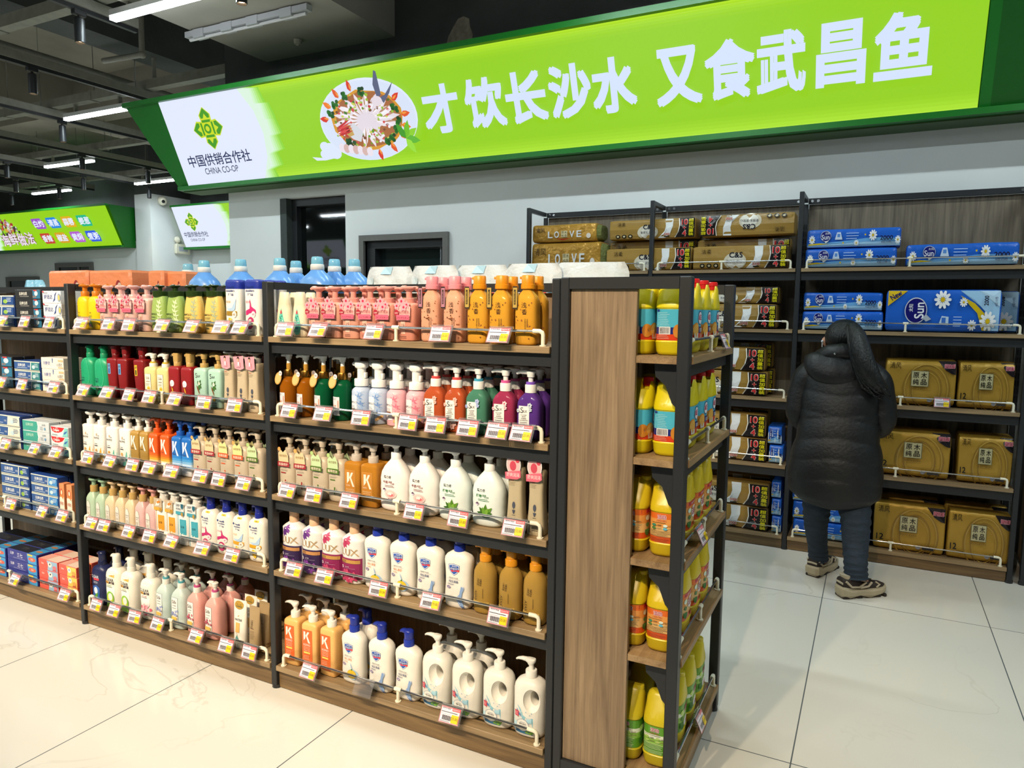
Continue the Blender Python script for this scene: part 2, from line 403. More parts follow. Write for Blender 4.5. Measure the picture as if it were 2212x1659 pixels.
# ================================================================== lamps, trays, pipes
TRAYM = mat('painted_cable_tray', '87867c', .55, noise=.15, nscale=14)
tube_n = 0
def tube_light(x, y, label, group='linear tube lights'):
    r = empty('tube_light', (x, y, LZ)); tag(r, label, 'ceiling light', group)
    boxob('housing', (-.6, -.03, -.012), (.6, .03, .03), mat('lamp_housing', 'd8dadb', .4, noise=.02), r)
    for q in (-.4, .4): boxob('hanger_clip', (q-.01, -.02, .03), (q+.01, .02, .112), TRAYM, r)
    boxob('diffuser', (-.598, -.028, -.043), (.598, .028, -.012), mat('lit_diffuser', 'f4fbff', .5, emit=14), r)
    return r
for i, (x, y) in enumerate(TUBES):
    tube_light(x, y, ('lit linear tube light over the shelves, at the soffit edge', 'lit linear tube light ending at the big sign corner', 'lit linear tube light in the third lamp row of the hall', 'lit linear tube light in the last lamp row before the seafood sign',
        'lit linear tube light in front of the white pier')[i] if i < 5 else 'lit linear tube light on the lamp grid outside the picture', 'linear tube lights' if i < 5 else 'unseen tube lights')
def tray_x(y, x0, x1, label, z=LZ+.165):
    r = empty('cable_tray', ((x0+x1)/2, y, z)); tag(r, label, 'cable tray', 'painted trays across the hall')
    L = (x1-x0)/2
    b = MB(); b.box((-L, -.05, -.045), (L, .05, -.035)); b.box((-L, -.05, -.035), (L, -.044, .05)); b.box((-L, .044, -.035), (L, .05, .05)); b.build('tray_channel', TRAYM, r, 0)
    k = int(2*L/1.7)
    for i in range(k):
        x = -L+.5+i*1.7
        b = MB(); b.box((x-.016, -.058, -.055), (x+.016, -.05, .06)); b.box((x-.016, .05, -.055), (x+.016, .058, .06)); b.box((x-.016, -.05, -.053), (x+.016, .05, -.045)); b.build('hanger_clamp', TRAYM, r, 0)
        b = MB(); b.cyl((x, 0, .02), (x, 0, 4.7-z), .005, 6); b.build('hanger_rod', STEEL, r)
def tray_y(x, y0, y1, label, z=LZ+.05):
    r = empty('track_rail', (x, (y0+y1)/2, z)); tag(r, label, 'lighting track', 'black lighting tracks')
    L = (y1-y0)/2
    boxob('tray_channel', (-.035, -L, -.02), (.035, L, .055), TRAYM, r)
    boxob('power_track', (-.018, -L, -.052), (.018, L, -.02), BLACK, r)
    for i in range(int(2*L/1.7)):
        y = -L+.6+i*1.7
        b = MB(); b.cyl((0, y, .055), (0, y, 4.7-z), .005, 6); b.build('hanger_rod', STEEL, r)
for y, x0, x1, s in ((3.69, -9, -5.25, 'nearest the soffit'), (5.35, -12, -5.9, 'carrying the tube beside the big sign'), (7.0, -16, -5.8, 'third from the soffit'), (8.62, -19, -6.2, 'in front of the far seafood sign')):
    tray_x(y, x0, x1, 'painted steel cable tray running across the hall, %s' % s)
for x, y0, y1, s in ((-5.48, 1.5, 4.0, 'beside the soffit'), (-7.17, 1.2, 8.6, 'second from the soffit'), (-8.87, 1.2, 8.9, 'third from the soffit'), (-10.55, 1.5, 8.9, 'fourth from the soffit'), (-12.2, 2, 8.9, 'before the white pier'), (-13.62, 3, 8.9, 'above the seafood sign middle'), (-15.5, 4, 8.9, 'above the seafood sign shellfish')):
    tray_y(x, y0, y1, 'lighting track under a grey channel, %s' % s)
def track_spot(top, bot_z, label, tilt=0, power=0, target=None, group='black cylinder spotlights'):
    r = empty('track_spotlight', top); tag(r, label, 'spotlight', group)
    L = top[2]-bot_z
    b = MB(); b.box((-.022, -.05, -.035), (.022, .05, .012), r=.006); b.build('adapter', BLACK, r, 30)
    b = MB(); b.cyl((0, 0, -.03), (0, 0, -.06), .012); b.loft([(-L, .033, .033, 2), (-L+.004, .037, .037, 2), (-.06, .037, .037, 2), (-.052, .03, .03, 2)], 20, cap=False); b.loft([(-L+.02, .031, .031, 2), (-L, .033, .033, 2)], 20, cap=False); b.build('lamp_body', BLACK, r)
    b = MB(); b.loft([(-L+.018, .0305, .0305, 2), (-L+.02, .0305, .0305, 2)], 20); b.build('lens', mat('lit_lens', 'ffd9a8', .4, emit=9), r, 0)
    if power: spot('spot_lamp', (top[0], top[1], bot_z-.01), target or (top[0]+.2, top[1]-.2, 0), power, WARM, 62, .7, .03)
SP = [((166, 25), 95, 'big spotlight on the track beside the soffit'), ((63, 148), 205, 'spotlight on the second track, above the black-boxed toothpaste'), ((142, 260), 306, 'spotlight just beside the tube at the big sign corner'), ((184, 333), 366, 'spotlight hanging before the tube of the third row'),
      ((195, 377), 409, 'spotlight above the far seafood sign edge'), ((27, 348), 383, 'higher spotlight over the shellfish picture'), ((27, 386), 416, 'lower spotlight over the shellfish picture'), ((38, 416), 442, 'lowest small spotlight over the shellfish picture'),
      ((339, 360), 394, 'spotlight between pier and big sign'), ((328, 403), 428, 'spotlight in front of the white pier'), ((443, 424), 447, 'spotlight above the small white sign'), ((137, 399), 429, 'spotlight in front of the last tube'), ((521, -40), 9, 'spotlight mouth under the soffit top')]
for (p, pb, lab) in SP:
    zt = LZ if p[0] != 521 else 3.69
    q = at(p[0], p[1], 'z', zt)
    tx = min((-5.48, -7.17, -8.87, -10.55, -12.2, -13.62, -15.5), key=lambda t: abs(t-q.x))
    if abs(tx-q.x) < .9: q = Vector((tx, q.y, q.z))
    zb = at(p[0], pb, 'y', q.y).z
    track_spot(q, min(zb, zt-.12), 'black cylinder '+lab, power=30)
# warm accent lamps over the gondola aisle (above the frame)
for i, x in enumerate((-4.6, -3.9, -3.2, -2.5, -1.8, -1.1, -.4)):
    track_spot((x, -.75, LZ), LZ-.2, 'black cylinder spotlight aimed at the gondola front', power=0, group='aisle spotlights outside the picture')
    spot('aisle_spot', (x, -.75, LZ-.22), (x-.15, 1.97, .75), 260, WARM, 50, .8, .035)
r = empty('track_rail', (-2.4, -.75, LZ+.052)); tag(r, 'lighting track running along above the shampoo aisle', 'lighting track')
boxob('power_track', (-2.6, -.018, -.052), (2.6, .018, -.02), BLACK, r); boxob('tray_channel', (-2.6, -.035, -.02), (2.6, .035, .055), TRAYM, r)
for x in (-2.2, 0, 2.2):
    b = MB(); b.cyl((x, 0, .05), (x, 0, 4.7-LZ-.052), .005, 6); b.build('hanger_rod', STEEL, r)
# sprinkler pipes
PIPE = mat('grey_painted_pipe', '94938a', .5, noise=.1)
def pipe(label, pts, rad):
    b = MB()
    for p, q in zip(pts, pts[1:]): b.cyl(p, q, rad, 12)
    for p in pts[1:-1]: b.ell(p, rad*1.35, rad*1.35, rad*1.35, 12, 8)
    return tag(b.build('sprinkler_pipe', PIPE, None, 50), label, 'pipe')
q1 = at(307, 118, 'z', 4.05); q0 = at(155, 150, 'z', 4.05)
pipe('grey sprinkler pipe elbow hanging from the ceiling by the big beam', [(q1.x, q1.y, 4.7), (q1.x, q1.y, 4.05), (q1.x-.55, q1.y-.05, 4.05)], .028)
q2 = at(314, 130, 'z', 4.1)
pipe('grey vertical sprinkler drop behind the big sign', [(q2.x, q2.y+.1, 4.7), (q2.x, q2.y+.1, 3.95)], .022)
pipe('thick grey pipe running under the second track', [(-7.75, 1.0, 3.99), (-7.7, 9.1, 3.99)], .06)
# small devices
q = at(334, 88, 'z', 4.695); b = MB(); b.loft([(-.05, .035, .035, 2), (-.045, .05, .05, 2), (-.02, .058, .058, 2), (0, .065, .065, 2)], 18); tag(b.build('smoke_detector', mat('ivory_plastic', 'b5b2a6', .5), None, 40, tuple(q)), 'round smoke detector on the bare concrete ceiling', 'smoke detector')
q = at(643, 86, 'z', 3.755); b = MB(); b.loft([(-.05, .012, .012, 2), (-.04, .012, .012, 2), (-.035, .03, .03, 2), (0, .035, .035, 2)], 14); tag(b.build('fire_sprinkler', mat('ivory_plastic', 'b5b2a6', .5), None, 40, tuple(q)), 'small sprinkler head under the painted soffit', 'sprinkler')
r = empty('batten_light', (-4.56, 4.28, 3.755)); tag(r, 'unlit fluorescent batten hanging under the painted soffit', 'ceiling light')
boxob('tray_body', (-.66, -.03, -.05), (.66, .03, -.006), mat('white_batten', 'b9bcc2', .4), r)
b = MB(); b.cyl((-.63, 0, -.066), (.63, 0, -.066), .013, 10); b.build('tube', mat('frosted_tube', 'd5d6da', .2), r)
for x in (-.5, -.18, .1, .45): boxob('bracket', (x-.06, -.034, -.07), (x+.06, .034, -.004), mat('white_batten', 'b9bcc2', .4), r)
# security camera and emergency lamp on the pier side
r = empty('security_camera', (-12.41, 9.42, 3.53)); tag(r, 'white dome security camera high on the pier side', 'security camera')
b = MB(); b.loft([(0, .06, .06, 2), (.03, .06, .06, 2)], 18); o = b.build('mount', WHITEP, r); o.rotation_euler = (0, PI/2, 0)
b = MB(); b.ell((.10, -.03, -.03), .085, .085, .085); b.build('dome', WHITEP, r)
b = MB(); b.ell((.165, -.06, -.05), .032, .032, .032, 12, 8); b.build('lens', mat('camera_lens', '15171a', .1), r)
r = empty('emergency_light', (-12.405, 9.84, 2.62)); tag(r, 'twin-head white emergency light on the pier side', 'emergency light')
boxob('housing', (0, -.16, -.09), (.07, .16, .10), WHITEP, r, .01)
boxob('test_panel', (.07, -.10, -.04), (.073, .10, .05), mat('grey_label', 'aeb4bd', .5), r)
for y in (-.11, .11):
    b = MB(); b.cyl((.035, y, .10), (.035, y, .14), .018); b.ell((.05, y, .18), .05, .065, .065); b.build('lamp_head', WHITEP, r)
# ================================================================== illuminated signs
GREEN = mat('green_sign_sheet', '14701f', .35, noise=.04)
GREEND = mat('green_sign_sheet_side', '0f5a16', .4, noise=.04)
LOGOG, LOGOY, INK = '3f9a12', 'cfe01c', '1a2556'
def coop_mark(p, x, z, w, h):
    "diamond of four arrowheads round a ring"
    a, b = w/2, h/2
    def arrow(dx, dz):
        s = 1.0
        px, pz = -dz, dx
        def P(u, v): return (x+a*(dx*u+px*v), z+b*(dz*u+pz*v))
        p.fan([P(.28, -.36), P(.66, -.40), P(1.03, 0), P(.66, .40), P(.28, .36)], LOGOY)
        p.fan([P(.50, -.30), P(.66, -.33), P(.98, 0), P(.66, .33), P(.50, .30)], LOGOG)
        p.fan([P(.46, -.17), P(.72, 0), P(.46, .17)], LOGOY)
        p.rect(*P(.30, -.30), *P(.42, .30), LOGOG, 1, 1)
    p.rect(x-.34*a, z-.34*b, x+.34*a, z+.34*b, LOGOY, 1, 1)
    for d in ((0, 1), (1, 0), (0, -1), (-1, 0)): arrow(*d)
    p.disc(x, z, .24*a, .24*b, LOGOG); p.disc(x, z, .13*a, .13*b, LOGOY)
def white_corner(p, x0, x1, z0, z1, n=7):
    "pale fan of overlapping leaves between white and lime"
    p.rect(x0, z0, x1, z1, 'e4ecff', 2, 2)
    w = z1-z0
    for i, c in enumerate(('8fd83a', 'a6e45c', 'b5ec86', 'c4f2ac', 'd2f6c8', 'ddf5e0')):
        k = .42-.07*i
        for j in range(n):
            t = j/(n-1); zz = z0+w*t; bulge = math.sin(PI*t)
            xx = x1-.12*w+bulge*.26*w
            p.fan([(xx-.25*w, max(z0, zz-.12*w)), (xx+k*w*.5, max(z0, min(z1, zz-.02*w))), (xx+k*w*.4, min(z1, max(z0, zz+.14*w))), (xx-.25*w, min(z1, zz+.18*w))], c)
            p.e -= p.st
        p.e += p.st
    p.fan([(x0, z0), (x1-.16*w, z0), (x1+.0*w, z0+.25*w), (x1+.05*w, z0+.5*w), (x1-.0*w, z0+.75*w), (x1-.16*w, z1), (x0, z1)], 'e4ecff')

def sign_frame(name, x0, x1, yb, zb, yt, zt, ywall, lab, lefttrim=0, righttrim=0):
    r = empty(name, ((x0+x1)/2, ywall, (zb+zt)/2)); tag(r, lab, 'sign')
    inv = Matrix.Translation(-Vector(r.location))
    b = MB()
    # cabinet: wedge with its top leaning out into the hall
    A = [(x0, yb+.012, zb), (x0, yt+.012, zt), (x0, ywall, zt), (x0, ywall, zb)]
    B = [(x1, q[1], q[2]) for q in A]
    b.add([tuple(inv @ Vector(q)) for q in A+B], [(3, 2, 1, 0), (4, 5, 6, 7), (0, 1, 5, 4), (1, 2, 6, 5), (2, 3, 7, 6), (3, 0, 4, 7)])
    b.build('cabinet', GREEND, r, 0)
    return r, inv
def lean(yb, zb, yt, zt):
    n = Vector((0, -(zt-zb), (yt-yb))).normalized()
    def f(u, v, e):
        t = (v-zb)/(zt-zb)
        q = Vector((u, yb+(yt-yb)*t, v))+n*e
        return q
    return f
def sign_face(r, inv, prints):
    b = prints.b; b.v = [tuple(inv @ Vector(v)) for v in b.v]
    return b.build('lit_face', LIT, r, 0)

# ---- big sign on the back wall
YB, ZB, YT, ZT = 4.87, 2.645, 4.565, 3.362
X0, X1 = -5.98, .44
r, inv = sign_frame('illuminated_sign', -6.13, 6.0, YB+.01, 2.615, YT+.01, 3.385, YW-.001, 'long lime backlit sign with a plated fish and white Chinese lettering')
f = lean(YB, ZB, YT, ZT)
p = Pr(f, .004, .0007)
p.rect(X0, ZB, X1, ZT, '95d30f', 12, 1)
for k in range(5):                                   # edge glow of the backlight painted in as lighter colour bands
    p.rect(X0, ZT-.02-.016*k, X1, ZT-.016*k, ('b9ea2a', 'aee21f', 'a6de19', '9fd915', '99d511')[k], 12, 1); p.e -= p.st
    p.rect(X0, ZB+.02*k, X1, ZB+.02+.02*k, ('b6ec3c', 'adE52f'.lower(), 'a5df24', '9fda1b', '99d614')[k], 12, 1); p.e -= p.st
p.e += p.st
white_corner(p, X0, -4.87, ZB, ZT)
coop_mark(p, -5.46, 3.10, .36, .33)
p.text('中国供销合作社', -5.45, 2.857, .10, INK, .012, w=.80)
p.text('CHINA CO-OP', -5.46, 2.765, .052, INK, .004, w=.43)
for t, x0, x1, z0, z1 in (('才', -3.165, -2.845, 2.845, 3.165), ('饮', -2.79, -2.465, 2.845, 3.165), ('长', -2.455, -2.135, 2.845, 3.165), ('沙', -2.115, -1.805, 2.845, 3.165), ('水', -1.80, -1.49, 2.845, 3.165),
                          ('又', -1.36, -1.065, 2.845, 3.165), ('食', -1.045, -.745, 2.845, 3.165), ('武', -.735, -.455, 2.845, 3.165), ('昌', -.40, -.135, 2.845, 3.165), ('鱼', -.095, .20, 2.845, 3.165)):
    p.text(t, (x0+x1)/2, (z0+z1)/2, z1-z0, 'd7e6ff', .034, w=x1-x0); p.e -= p.st
p.e += p.st
# the printed dish: plate, fanned fish slices, garnish, head and tail
PX, PZ, RX, RZ = -3.69, 3.0, .475, .285
def dish(p, PX, PZ, RX, RZ):
    rnd = random.Random(3)
    for q in ((-.50, -.15, .05), (-.45, -.17, .06), (-.40, -.205, .06), (-.52, -.205, .045)): p.disc(PX+q[0], PZ+q[1], q[2], q[2]*.75, 'dfeaff', 12)
    p.fan([(PX-.66, PZ-.215), (PX-.58, PZ-.235), (PX-.46, PZ-.20), (PX-.40, PZ-.24), (PX-.52, PZ-.25), (PX-.62, PZ-.245)], 'dfeaff')
    p.disc(PX, PZ, RX, RZ, 'e2ecff', 40); p.disc(PX, PZ-.005, RX*.97, RZ*.965, 'dbe6fb', 40)
    def at_(a, k): return PX+RX*k*math.cos(a), PZ+RZ*k*math.sin(a)
    p.fan([at_(2*PI*i/26, .70+.07*rnd.random()) for i in range(26)], 'd99a2c')
    p.fan([at_(2*PI*i/26, .64+.06*rnd.random()) for i in range(26)], 'a8683a')
    p.fan([at_(2*PI*i/26, .30+.06*rnd.random()) for i in range(26)], 'e6dce6')
    for i in range(17):
        a = .2+2*PI*i/17*.93-.5
        if 3.5 < a < 4.2: continue
        x, z = at_(a, .16)
        L = math.hypot(RX*.52*math.cos(a), RZ*.52*math.sin(a))
        ang = math.atan2(RZ*math.sin(a), RX*math.cos(a))
        p.leaf(x, z, L, .058, ang, ('efe3ea', 'e7dde6', 'f6eff4')[i % 3]); p.leaf(x, z, L*.9, .016, ang+.10, 'b98e72'); p.leaf(x, z+.004, L*.8, .012, ang-.08, 'fbf8fd')
    for i in range(150):
        a = rnd.random()*2*PI; k = .28+.42*rnd.random(); x, z = at_(a, k)
        p.disc(x, z, .009+.008*rnd.random(), .007+.005*rnd.random(), rnd.choice(('6f9e1d', '9dc13a', 'c9d65a', '3f7d22', 'c23b3e', 'd65352', 'f2eef6', 'e9e0ea', '7a4a2c')), 6); p.e -= p.st
    p.e += p.st
    for a in (.05, -.28, -.55, .55, 1.75, 2.15, 2.55, 2.95, -1.35, -.95):
        x, z = at_(a, .74); p.leaf(x, z, .085, .042, a, ('e2551f', 'ef7a1e', 'd8341f')[int(a*10) % 3]); p.leaf(x+.008, z+.006, .05, .016, a, 'f49a3a')
    for a in (.30, -.12, -.42, -.75, 1.45, 1.95, 2.38, 2.75, -.98):
        x, z = at_(a, .69)
        for i in range(9): p.disc(x+.022*rnd.uniform(-1, 1), z+.022*rnd.uniform(-1, 1), .017, .014, rnd.choice(('1f5a22', '2c7128', '16401c')), 7); p.e -= p.st
    p.e += p.st
    # tail, head, eye
    x, z = PX+.20, PZ+.16
    p.fan([(x-.02, z-.03), (x+.02, z+.0), (x+.02, z+.15), (x+.0, z+.16), (x-.035, z+.07)], '59607e'); p.fan([(x, z-.02), (x+.05, z-.01), (x+.15, z+.07), (x+.10, z+.0), (x+.03, z-.06)], '59607e')
    p.disc(x-.03, z-.04, .05, .035, 'e8dce4', 12)
    x, z = PX-.14, PZ-.065
    for i in range(14): p.disc(x-.035+.035*rnd.uniform(-1, 1), z-.075+.03*rnd.uniform(-1, 1), .02, .016, rnd.choice(('143a1a', '1f5022')), 7); p.e -= p.st
    p.e += p.st
    p.fan([(x-.12, z+.03), (x-.06, z+.07), (x+.05, z+.055), (x+.11, z-.01), (x+.07, z-.075), (x+.0, z-.05), (x-.06, z-.0)], 'd9dbe2')
    p.fan([(x-.10, z+.03), (x-.05, z+.06), (x+.0, z+.05), (x+.02, z-.02), (x-.03, z-.03)], 'c9a45a')
    p.disc(x-.035, z+.02, .024, .026, '7a3b24', 12); p.disc(x-.035, z+.02, .014, .016, '1c0f0c', 10)
    for i in range(5): p.leaf(x-.14, z+.035-.012*i, .17, .016, .35-.05*i, ('c4202c', 'e0464a')[i % 2])
    for i in range(7): p.disc(PX-.27+.045*i, PZ-.165-.008*i, .03, .034, ('efe4ee', 'd9b6b0')[i % 2], 10)
    # herb at the rim
    x, z = PX+.37, PZ-.15
    for a, c in ((.5, '8fd32a'), (1.2, '6fbf1f'), (-.2, '5fb830'), (2.1, '3f9a22'), (-1.0, '9adf3a')): p.leaf(x, z, .13, .055, a, c)
dish(p, PX, PZ, RX, RZ)
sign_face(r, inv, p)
# green trims round the face
def trim_poly(pts, name, m=GREEN, d=.02):
    n = Vector((0, -(ZT-ZB), (YT-YB))).normalized()
    A = [inv @ (f(u, v, .0)+n*.006) for u, v in pts]; Bk = [a-n*d for a in A]
    k = len(A); b = MB(); b.add([tuple(q) for q in A+Bk], [tuple(range(k)), tuple(range(2*k-1, k-1, -1))]+[(i, k+i, k+(i+1) % k, (i+1) % k) for i in range(k)])
    return b.build(name, m, r, 0)
trim_poly([(-6.13, 2.655), (X0, ZB), (X0, ZT), (-6.44, ZT)], 'end_trim')
trim_poly([(X1+.005, ZB), (X1+.06, ZB), (X1+.06, ZT), (X1+.005, ZT)], 'end_trim')
trim_poly([(X1+.06, ZB), (6.0, ZB), (6.0, ZT), (X1+.06, ZT)], 'blank_panel', GREEND, .012)
b = MB(); b.box(tuple(inv @ Vector((-6.10, YB-.045, 2.612))), tuple(inv @ Vector((6.0, YB+.02, 2.648)))); b.build('lower_strip', GREEN, r, 0)
b = MB(); b.box(tuple(inv @ Vector((-6.45, YT-.04, 3.352))), tuple(inv @ Vector((6.0, YT+.03, 3.392)))); b.build('upper_strip', GREEN, r, 0)
b = MB(); b.box(tuple(inv @ Vector((-6.10, YB+.02, 2.604))), tuple(inv @ Vector((6.0, YW-.002, 2.614)))); b.build('soffit_sheet', mat('green_soffit', '3f5a34', .6), r, 0)
# ---- far seafood sign
r, inv = sign_frame('illuminated_sign', -20+.02, -12.93, 8.99, 2.615, 8.69, 3.385, 9.24, 'lime backlit sign with shellfish picture and eight coloured lozenges')
# green side return, reaching back to the pier
f = lean(8.97, 2.645, 8.665, 3.362); p = Pr(f, .004, .0015)
p.rect(-19.9, 2.645, -12.95, 3.362, '97d50f', 6, 1)
white_corner(p, -19.9, -16.9, 2.645, 3.362)
pill = [('白灼', '9a52c8', 0, 0), ('清蒸', '1d86e0', 1, 0), ('蒜蓉', 'e2b11a', 2, 0), ('姜葱', '1fb98a', 3, 0), ('香辣', 'c83f30', 0, 1), ('椒盐', 'd8a21c', 1, 1), ('黄焖', 'b65fd0', 2, 1), ('煮粥', '2f5be0', 3, 1)]
for t, c, i, j in pill:
    x = -15.22+.50*i+.10*j; z = 3.13-.28*j
    p.fan([(x-.20, z+.10), (x+.10, z+.10), (x+.20, z-.0), (x+.20, z-.10), (x-.10, z-.10), (x-.20, z)], c)
    p.text(t, x, z, .135, 'e6eeff', .03, w=.33)
rnd = random.Random(5)
for i in range(130):
    u = rnd.random(); x = -16.75+.75*u+.15*rnd.uniform(-1, 1); z = 3.22-.25*u+.16*rnd.uniform(-1, 1)
    p.disc(x, z, .045*rnd.random()+.015, .03*rnd.random()+.012, rnd.choice(('2a2320', '3a3030', 'd8d4da', 'b9b4b6', 'a8302a', 'c75a3a', 'cfa53a', '4a4448', 'e8e6ee', '5a7a3a')), 8, rot=rnd.random()); p.e -= p.st
p.e += p.st
for i, t in enumerate('海鲜做法'):
    p.text(t, -16.55+.30*i, 2.86+.02*(i % 2), .24, '7a2a4a', .06, w=.30); p.text(t, -16.55+.30*i, 2.86+.02*(i % 2), .24, 'efe6f2', .02, w=.28)
sign_face(r, inv, p)
b = MB(); b.box(tuple(inv @ Vector((-19.98, 8.93, 2.612))), tuple(inv @ Vector((-12.93, 8.99, 2.648)))); b.build('lower_strip', GREEN, r, 0)
b = MB(); b.box(tuple(inv @ Vector((-19.98, 8.64, 3.355))), tuple(inv @ Vector((-12.93, 8.70, 3.392)))); b.build('upper_strip', GREEN, r, 0)
# ---- small white sign in the recess
r, inv = sign_frame('illuminated_sign', -12.28, -7.0, 9.87, 2.615, 9.58, 3.43, 10.09, 'small white backlit sign with a green diamond emblem in the recess')
f = lean(9.85, 2.66, 9.545, 3.40); p = Pr(f, .004, .0015)
p.rect(-12.25, 2.66, -7, 3.40, '97d50f', 4, 1); white_corner(p, -12.25, -11.0, 2.66, 3.40)
coop_mark(p, -11.95+.13, 3.12, .36, .33); p.text('中国供销合作社', -11.80, 2.90, .10, INK, .01, w=.66); p.text('CHINA CO-OP', -11.80, 2.80, .052, INK, .004, w=.40)
sign_face(r, inv, p)
b = MB(); b.box(tuple(inv @ Vector((-12.28, 9.80, 2.612))), tuple(inv @ Vector((-7, 9.87, 2.655)))); b.build('lower_strip', GREEN, r, 0)
b = MB(); b.box(tuple(inv @ Vector((-12.28, 9.52, 3.395))), tuple(inv @ Vector((-7, 9.59, 3.43)))); b.build('upper_strip', GREEN, r, 0)

# ---- a twin of the white sign on the wall behind the camera, mirrored in the dark glazing
r, inv = sign_frame('illuminated_sign', -13.2, -9.0, 9.87, 2.615, 9.58, 3.43, 10.09, 'white backlit sign with green emblem across the hall, mirrored in the dark door')
f = lean(9.85, 2.66, 9.545, 3.40); p = Pr(f, .004, .0015)
p.rect(-13.1, 2.66, -9.1, 3.40, '97d50f', 4, 1); white_corner(p, -13.1, -11.6, 2.66, 3.40)
coop_mark(p, -12.45, 3.12, .36, .33); p.text('中国供销合作社', -12.45, 2.90, .10, INK, .01, w=.75); p.text('CHINA CO-OP', -12.45, 2.80, .052, INK, .004, w=.43)
sign_face(r, inv, p)
r.location = (-15.4, -5.995, (2.615+3.43)/2); r.rotation_euler = (0, 0, PI)
# ================================================================== shelving
G = 1.973; GB = 2.66; GM = 2.318            # gondola front, rear and middle panel
P0, P1, P2, P3 = -4.487, -3.272, -2.055, -.870
LEV = {1: 1.39, 2: 1.091, 3: .787, 4: .486, 5: .099}
PW = .027
RLEV = {1: 1.44, 3: LEV[3], 5: LEV[5]}
def rail(parent, x0, x1, y, z, mid=True, along='x', rod=STEEL, h=.046):
    "guard rail of a shelf: steel rod in cream plastic elbows; sub-parts of the shelf"
    def P(a, b, c): return (a, b, c) if along == 'x' else (b, a, c)
    b = MB(); b.cyl(P(x0+.02, y, z+h), P(x1-.02, y, z+h), .0042, 8); b.build('guard_rail', rod, parent)
    for xa, s in ((x0, 1), (x1, -1)):
        b = MB(); b.tube([P(xa, y, z), P(xa, y, z+h-.012), P(xa+s*.003, y, z+h-.004), P(xa+s*.012, y, z+h), P(xa+s*.034, y, z+h)], [.0065]*3+[.007, .007], 10); b.cyl(P(xa, y, z), P(xa, y, z+.004), .011, 12); b.build('rail_elbow', WHITEP, parent)
    if mid:
        xm = (x0+x1)/2
        b = MB(); b.cyl(P(xm, y, z), P(xm, y, z+h), .0062, 10); b.cyl(P(xm-.014, y, z+h), P(xm+.014, y, z+h), .0075, 10); b.cyl(P(xm, y, z), P(xm, y, z+.004), .011, 12); b.build('rail_support', WHITEP, parent)
def lboxob(name, a, b, m, root, org, r=0, parent=None):
    o = boxob(name, tuple(Vector(a)-Vector(org)), tuple(Vector(b)-Vector(org)), m, parent or root, r); return o
SHELVES = {}
def gondola(key, xa, xb, label, post_l=True, post_r=False):
    org = ((xa+xb)/2, G, 0); r = empty('shelving_unit', org); tag(r, label, 'shelving unit', 'gondola bays')
    V = lambda *q: tuple(Vector(q)-Vector(org))
    for xp in ([xa] if post_l else [])+([xb] if post_r else []):
        for y0, y1 in ((G, G+.038), (GB-.038, GB)):
            b = MB(); b.box(V(xp, y0, .012), V(xp+PW, y1, 1.595), r=.003); b.cyl(V(xp+PW/2, (y0+y1)/2, 0), V(xp+PW/2, (y0+y1)/2, .014), .02); b.build('post', BLACK, r, 30)
        lboxob('top_arm', (xp+.001, G+.038, 1.568), (xp+PW-.001, GB-.038, 1.594), BLACK, r, org)
        b = MB(); b.box(V(xp+.001, GM-.04, .1), V(xp+PW-.001, GM-.008, 1.562))
        b.build('slotted_upright', BLACK, r, 0)
    x0, x1 = xa+PW+.003, xb-.003
    lboxob('back_rail', (xa+PW, GM-.03, 1.5635), (xb-.0005, GM+.012, 1.5935), BLACK, r, org)
    lboxob('back_panel', (x0, GM, .08), (x1, GM+.014, 1.56), WOODZ, r, org)
    lboxob('kick_board', (x0, G+.014, .004), (x1, G+.03, .077), WOODK, r, org)
    lboxob('kick_board', (x0, GB-.03, .004), (x1, GB-.014, .077), WOODK, r, org)
    for k, z in LEV.items():
        s = lboxob('shelf', (x0, G-.004, z-.021), (x1, GM-.002, z), WOODX, r, org, .0015)
        if k < 5: lboxob('shelf_beam', (x0, G+.014, z-.062), (x1, G+.03, z-.0215), BLACK, r, org, parent=s); lboxob('shelf_bracket', (x0, G+.03, z-.08), (x0+.004, GM-.01, z-.0215), BLACK, r, org, parent=s); lboxob('shelf_bracket', (x1-.004, G+.03, z-.08), (x1, GM-.01, z-.0215), BLACK, r, org, parent=s)
        b = V(x0+.028, G+.011, z); e = V(x1-.028, G+.011, z)
        rail(s, b[0], e[0], b[1], b[2])
        SHELVES[key, k] = (x0, x1)
    for k in (1, 3, 5):
        lboxob('rear_shelf', (x0, GM+.016, RLEV[k]-.021), (x1, GB+.004, RLEV[k]), WOODX, r, org)
    return r
gondola('tooth', P0, P1, 'black and oak gondola bay filled with toothpaste boxes')
gondola('sham', P1, P2, 'black and oak gondola bay filled with shampoo bottles')
gondola('wash', P2, P3, 'black and oak gondola bay filled with body wash bottles', post_r=True)
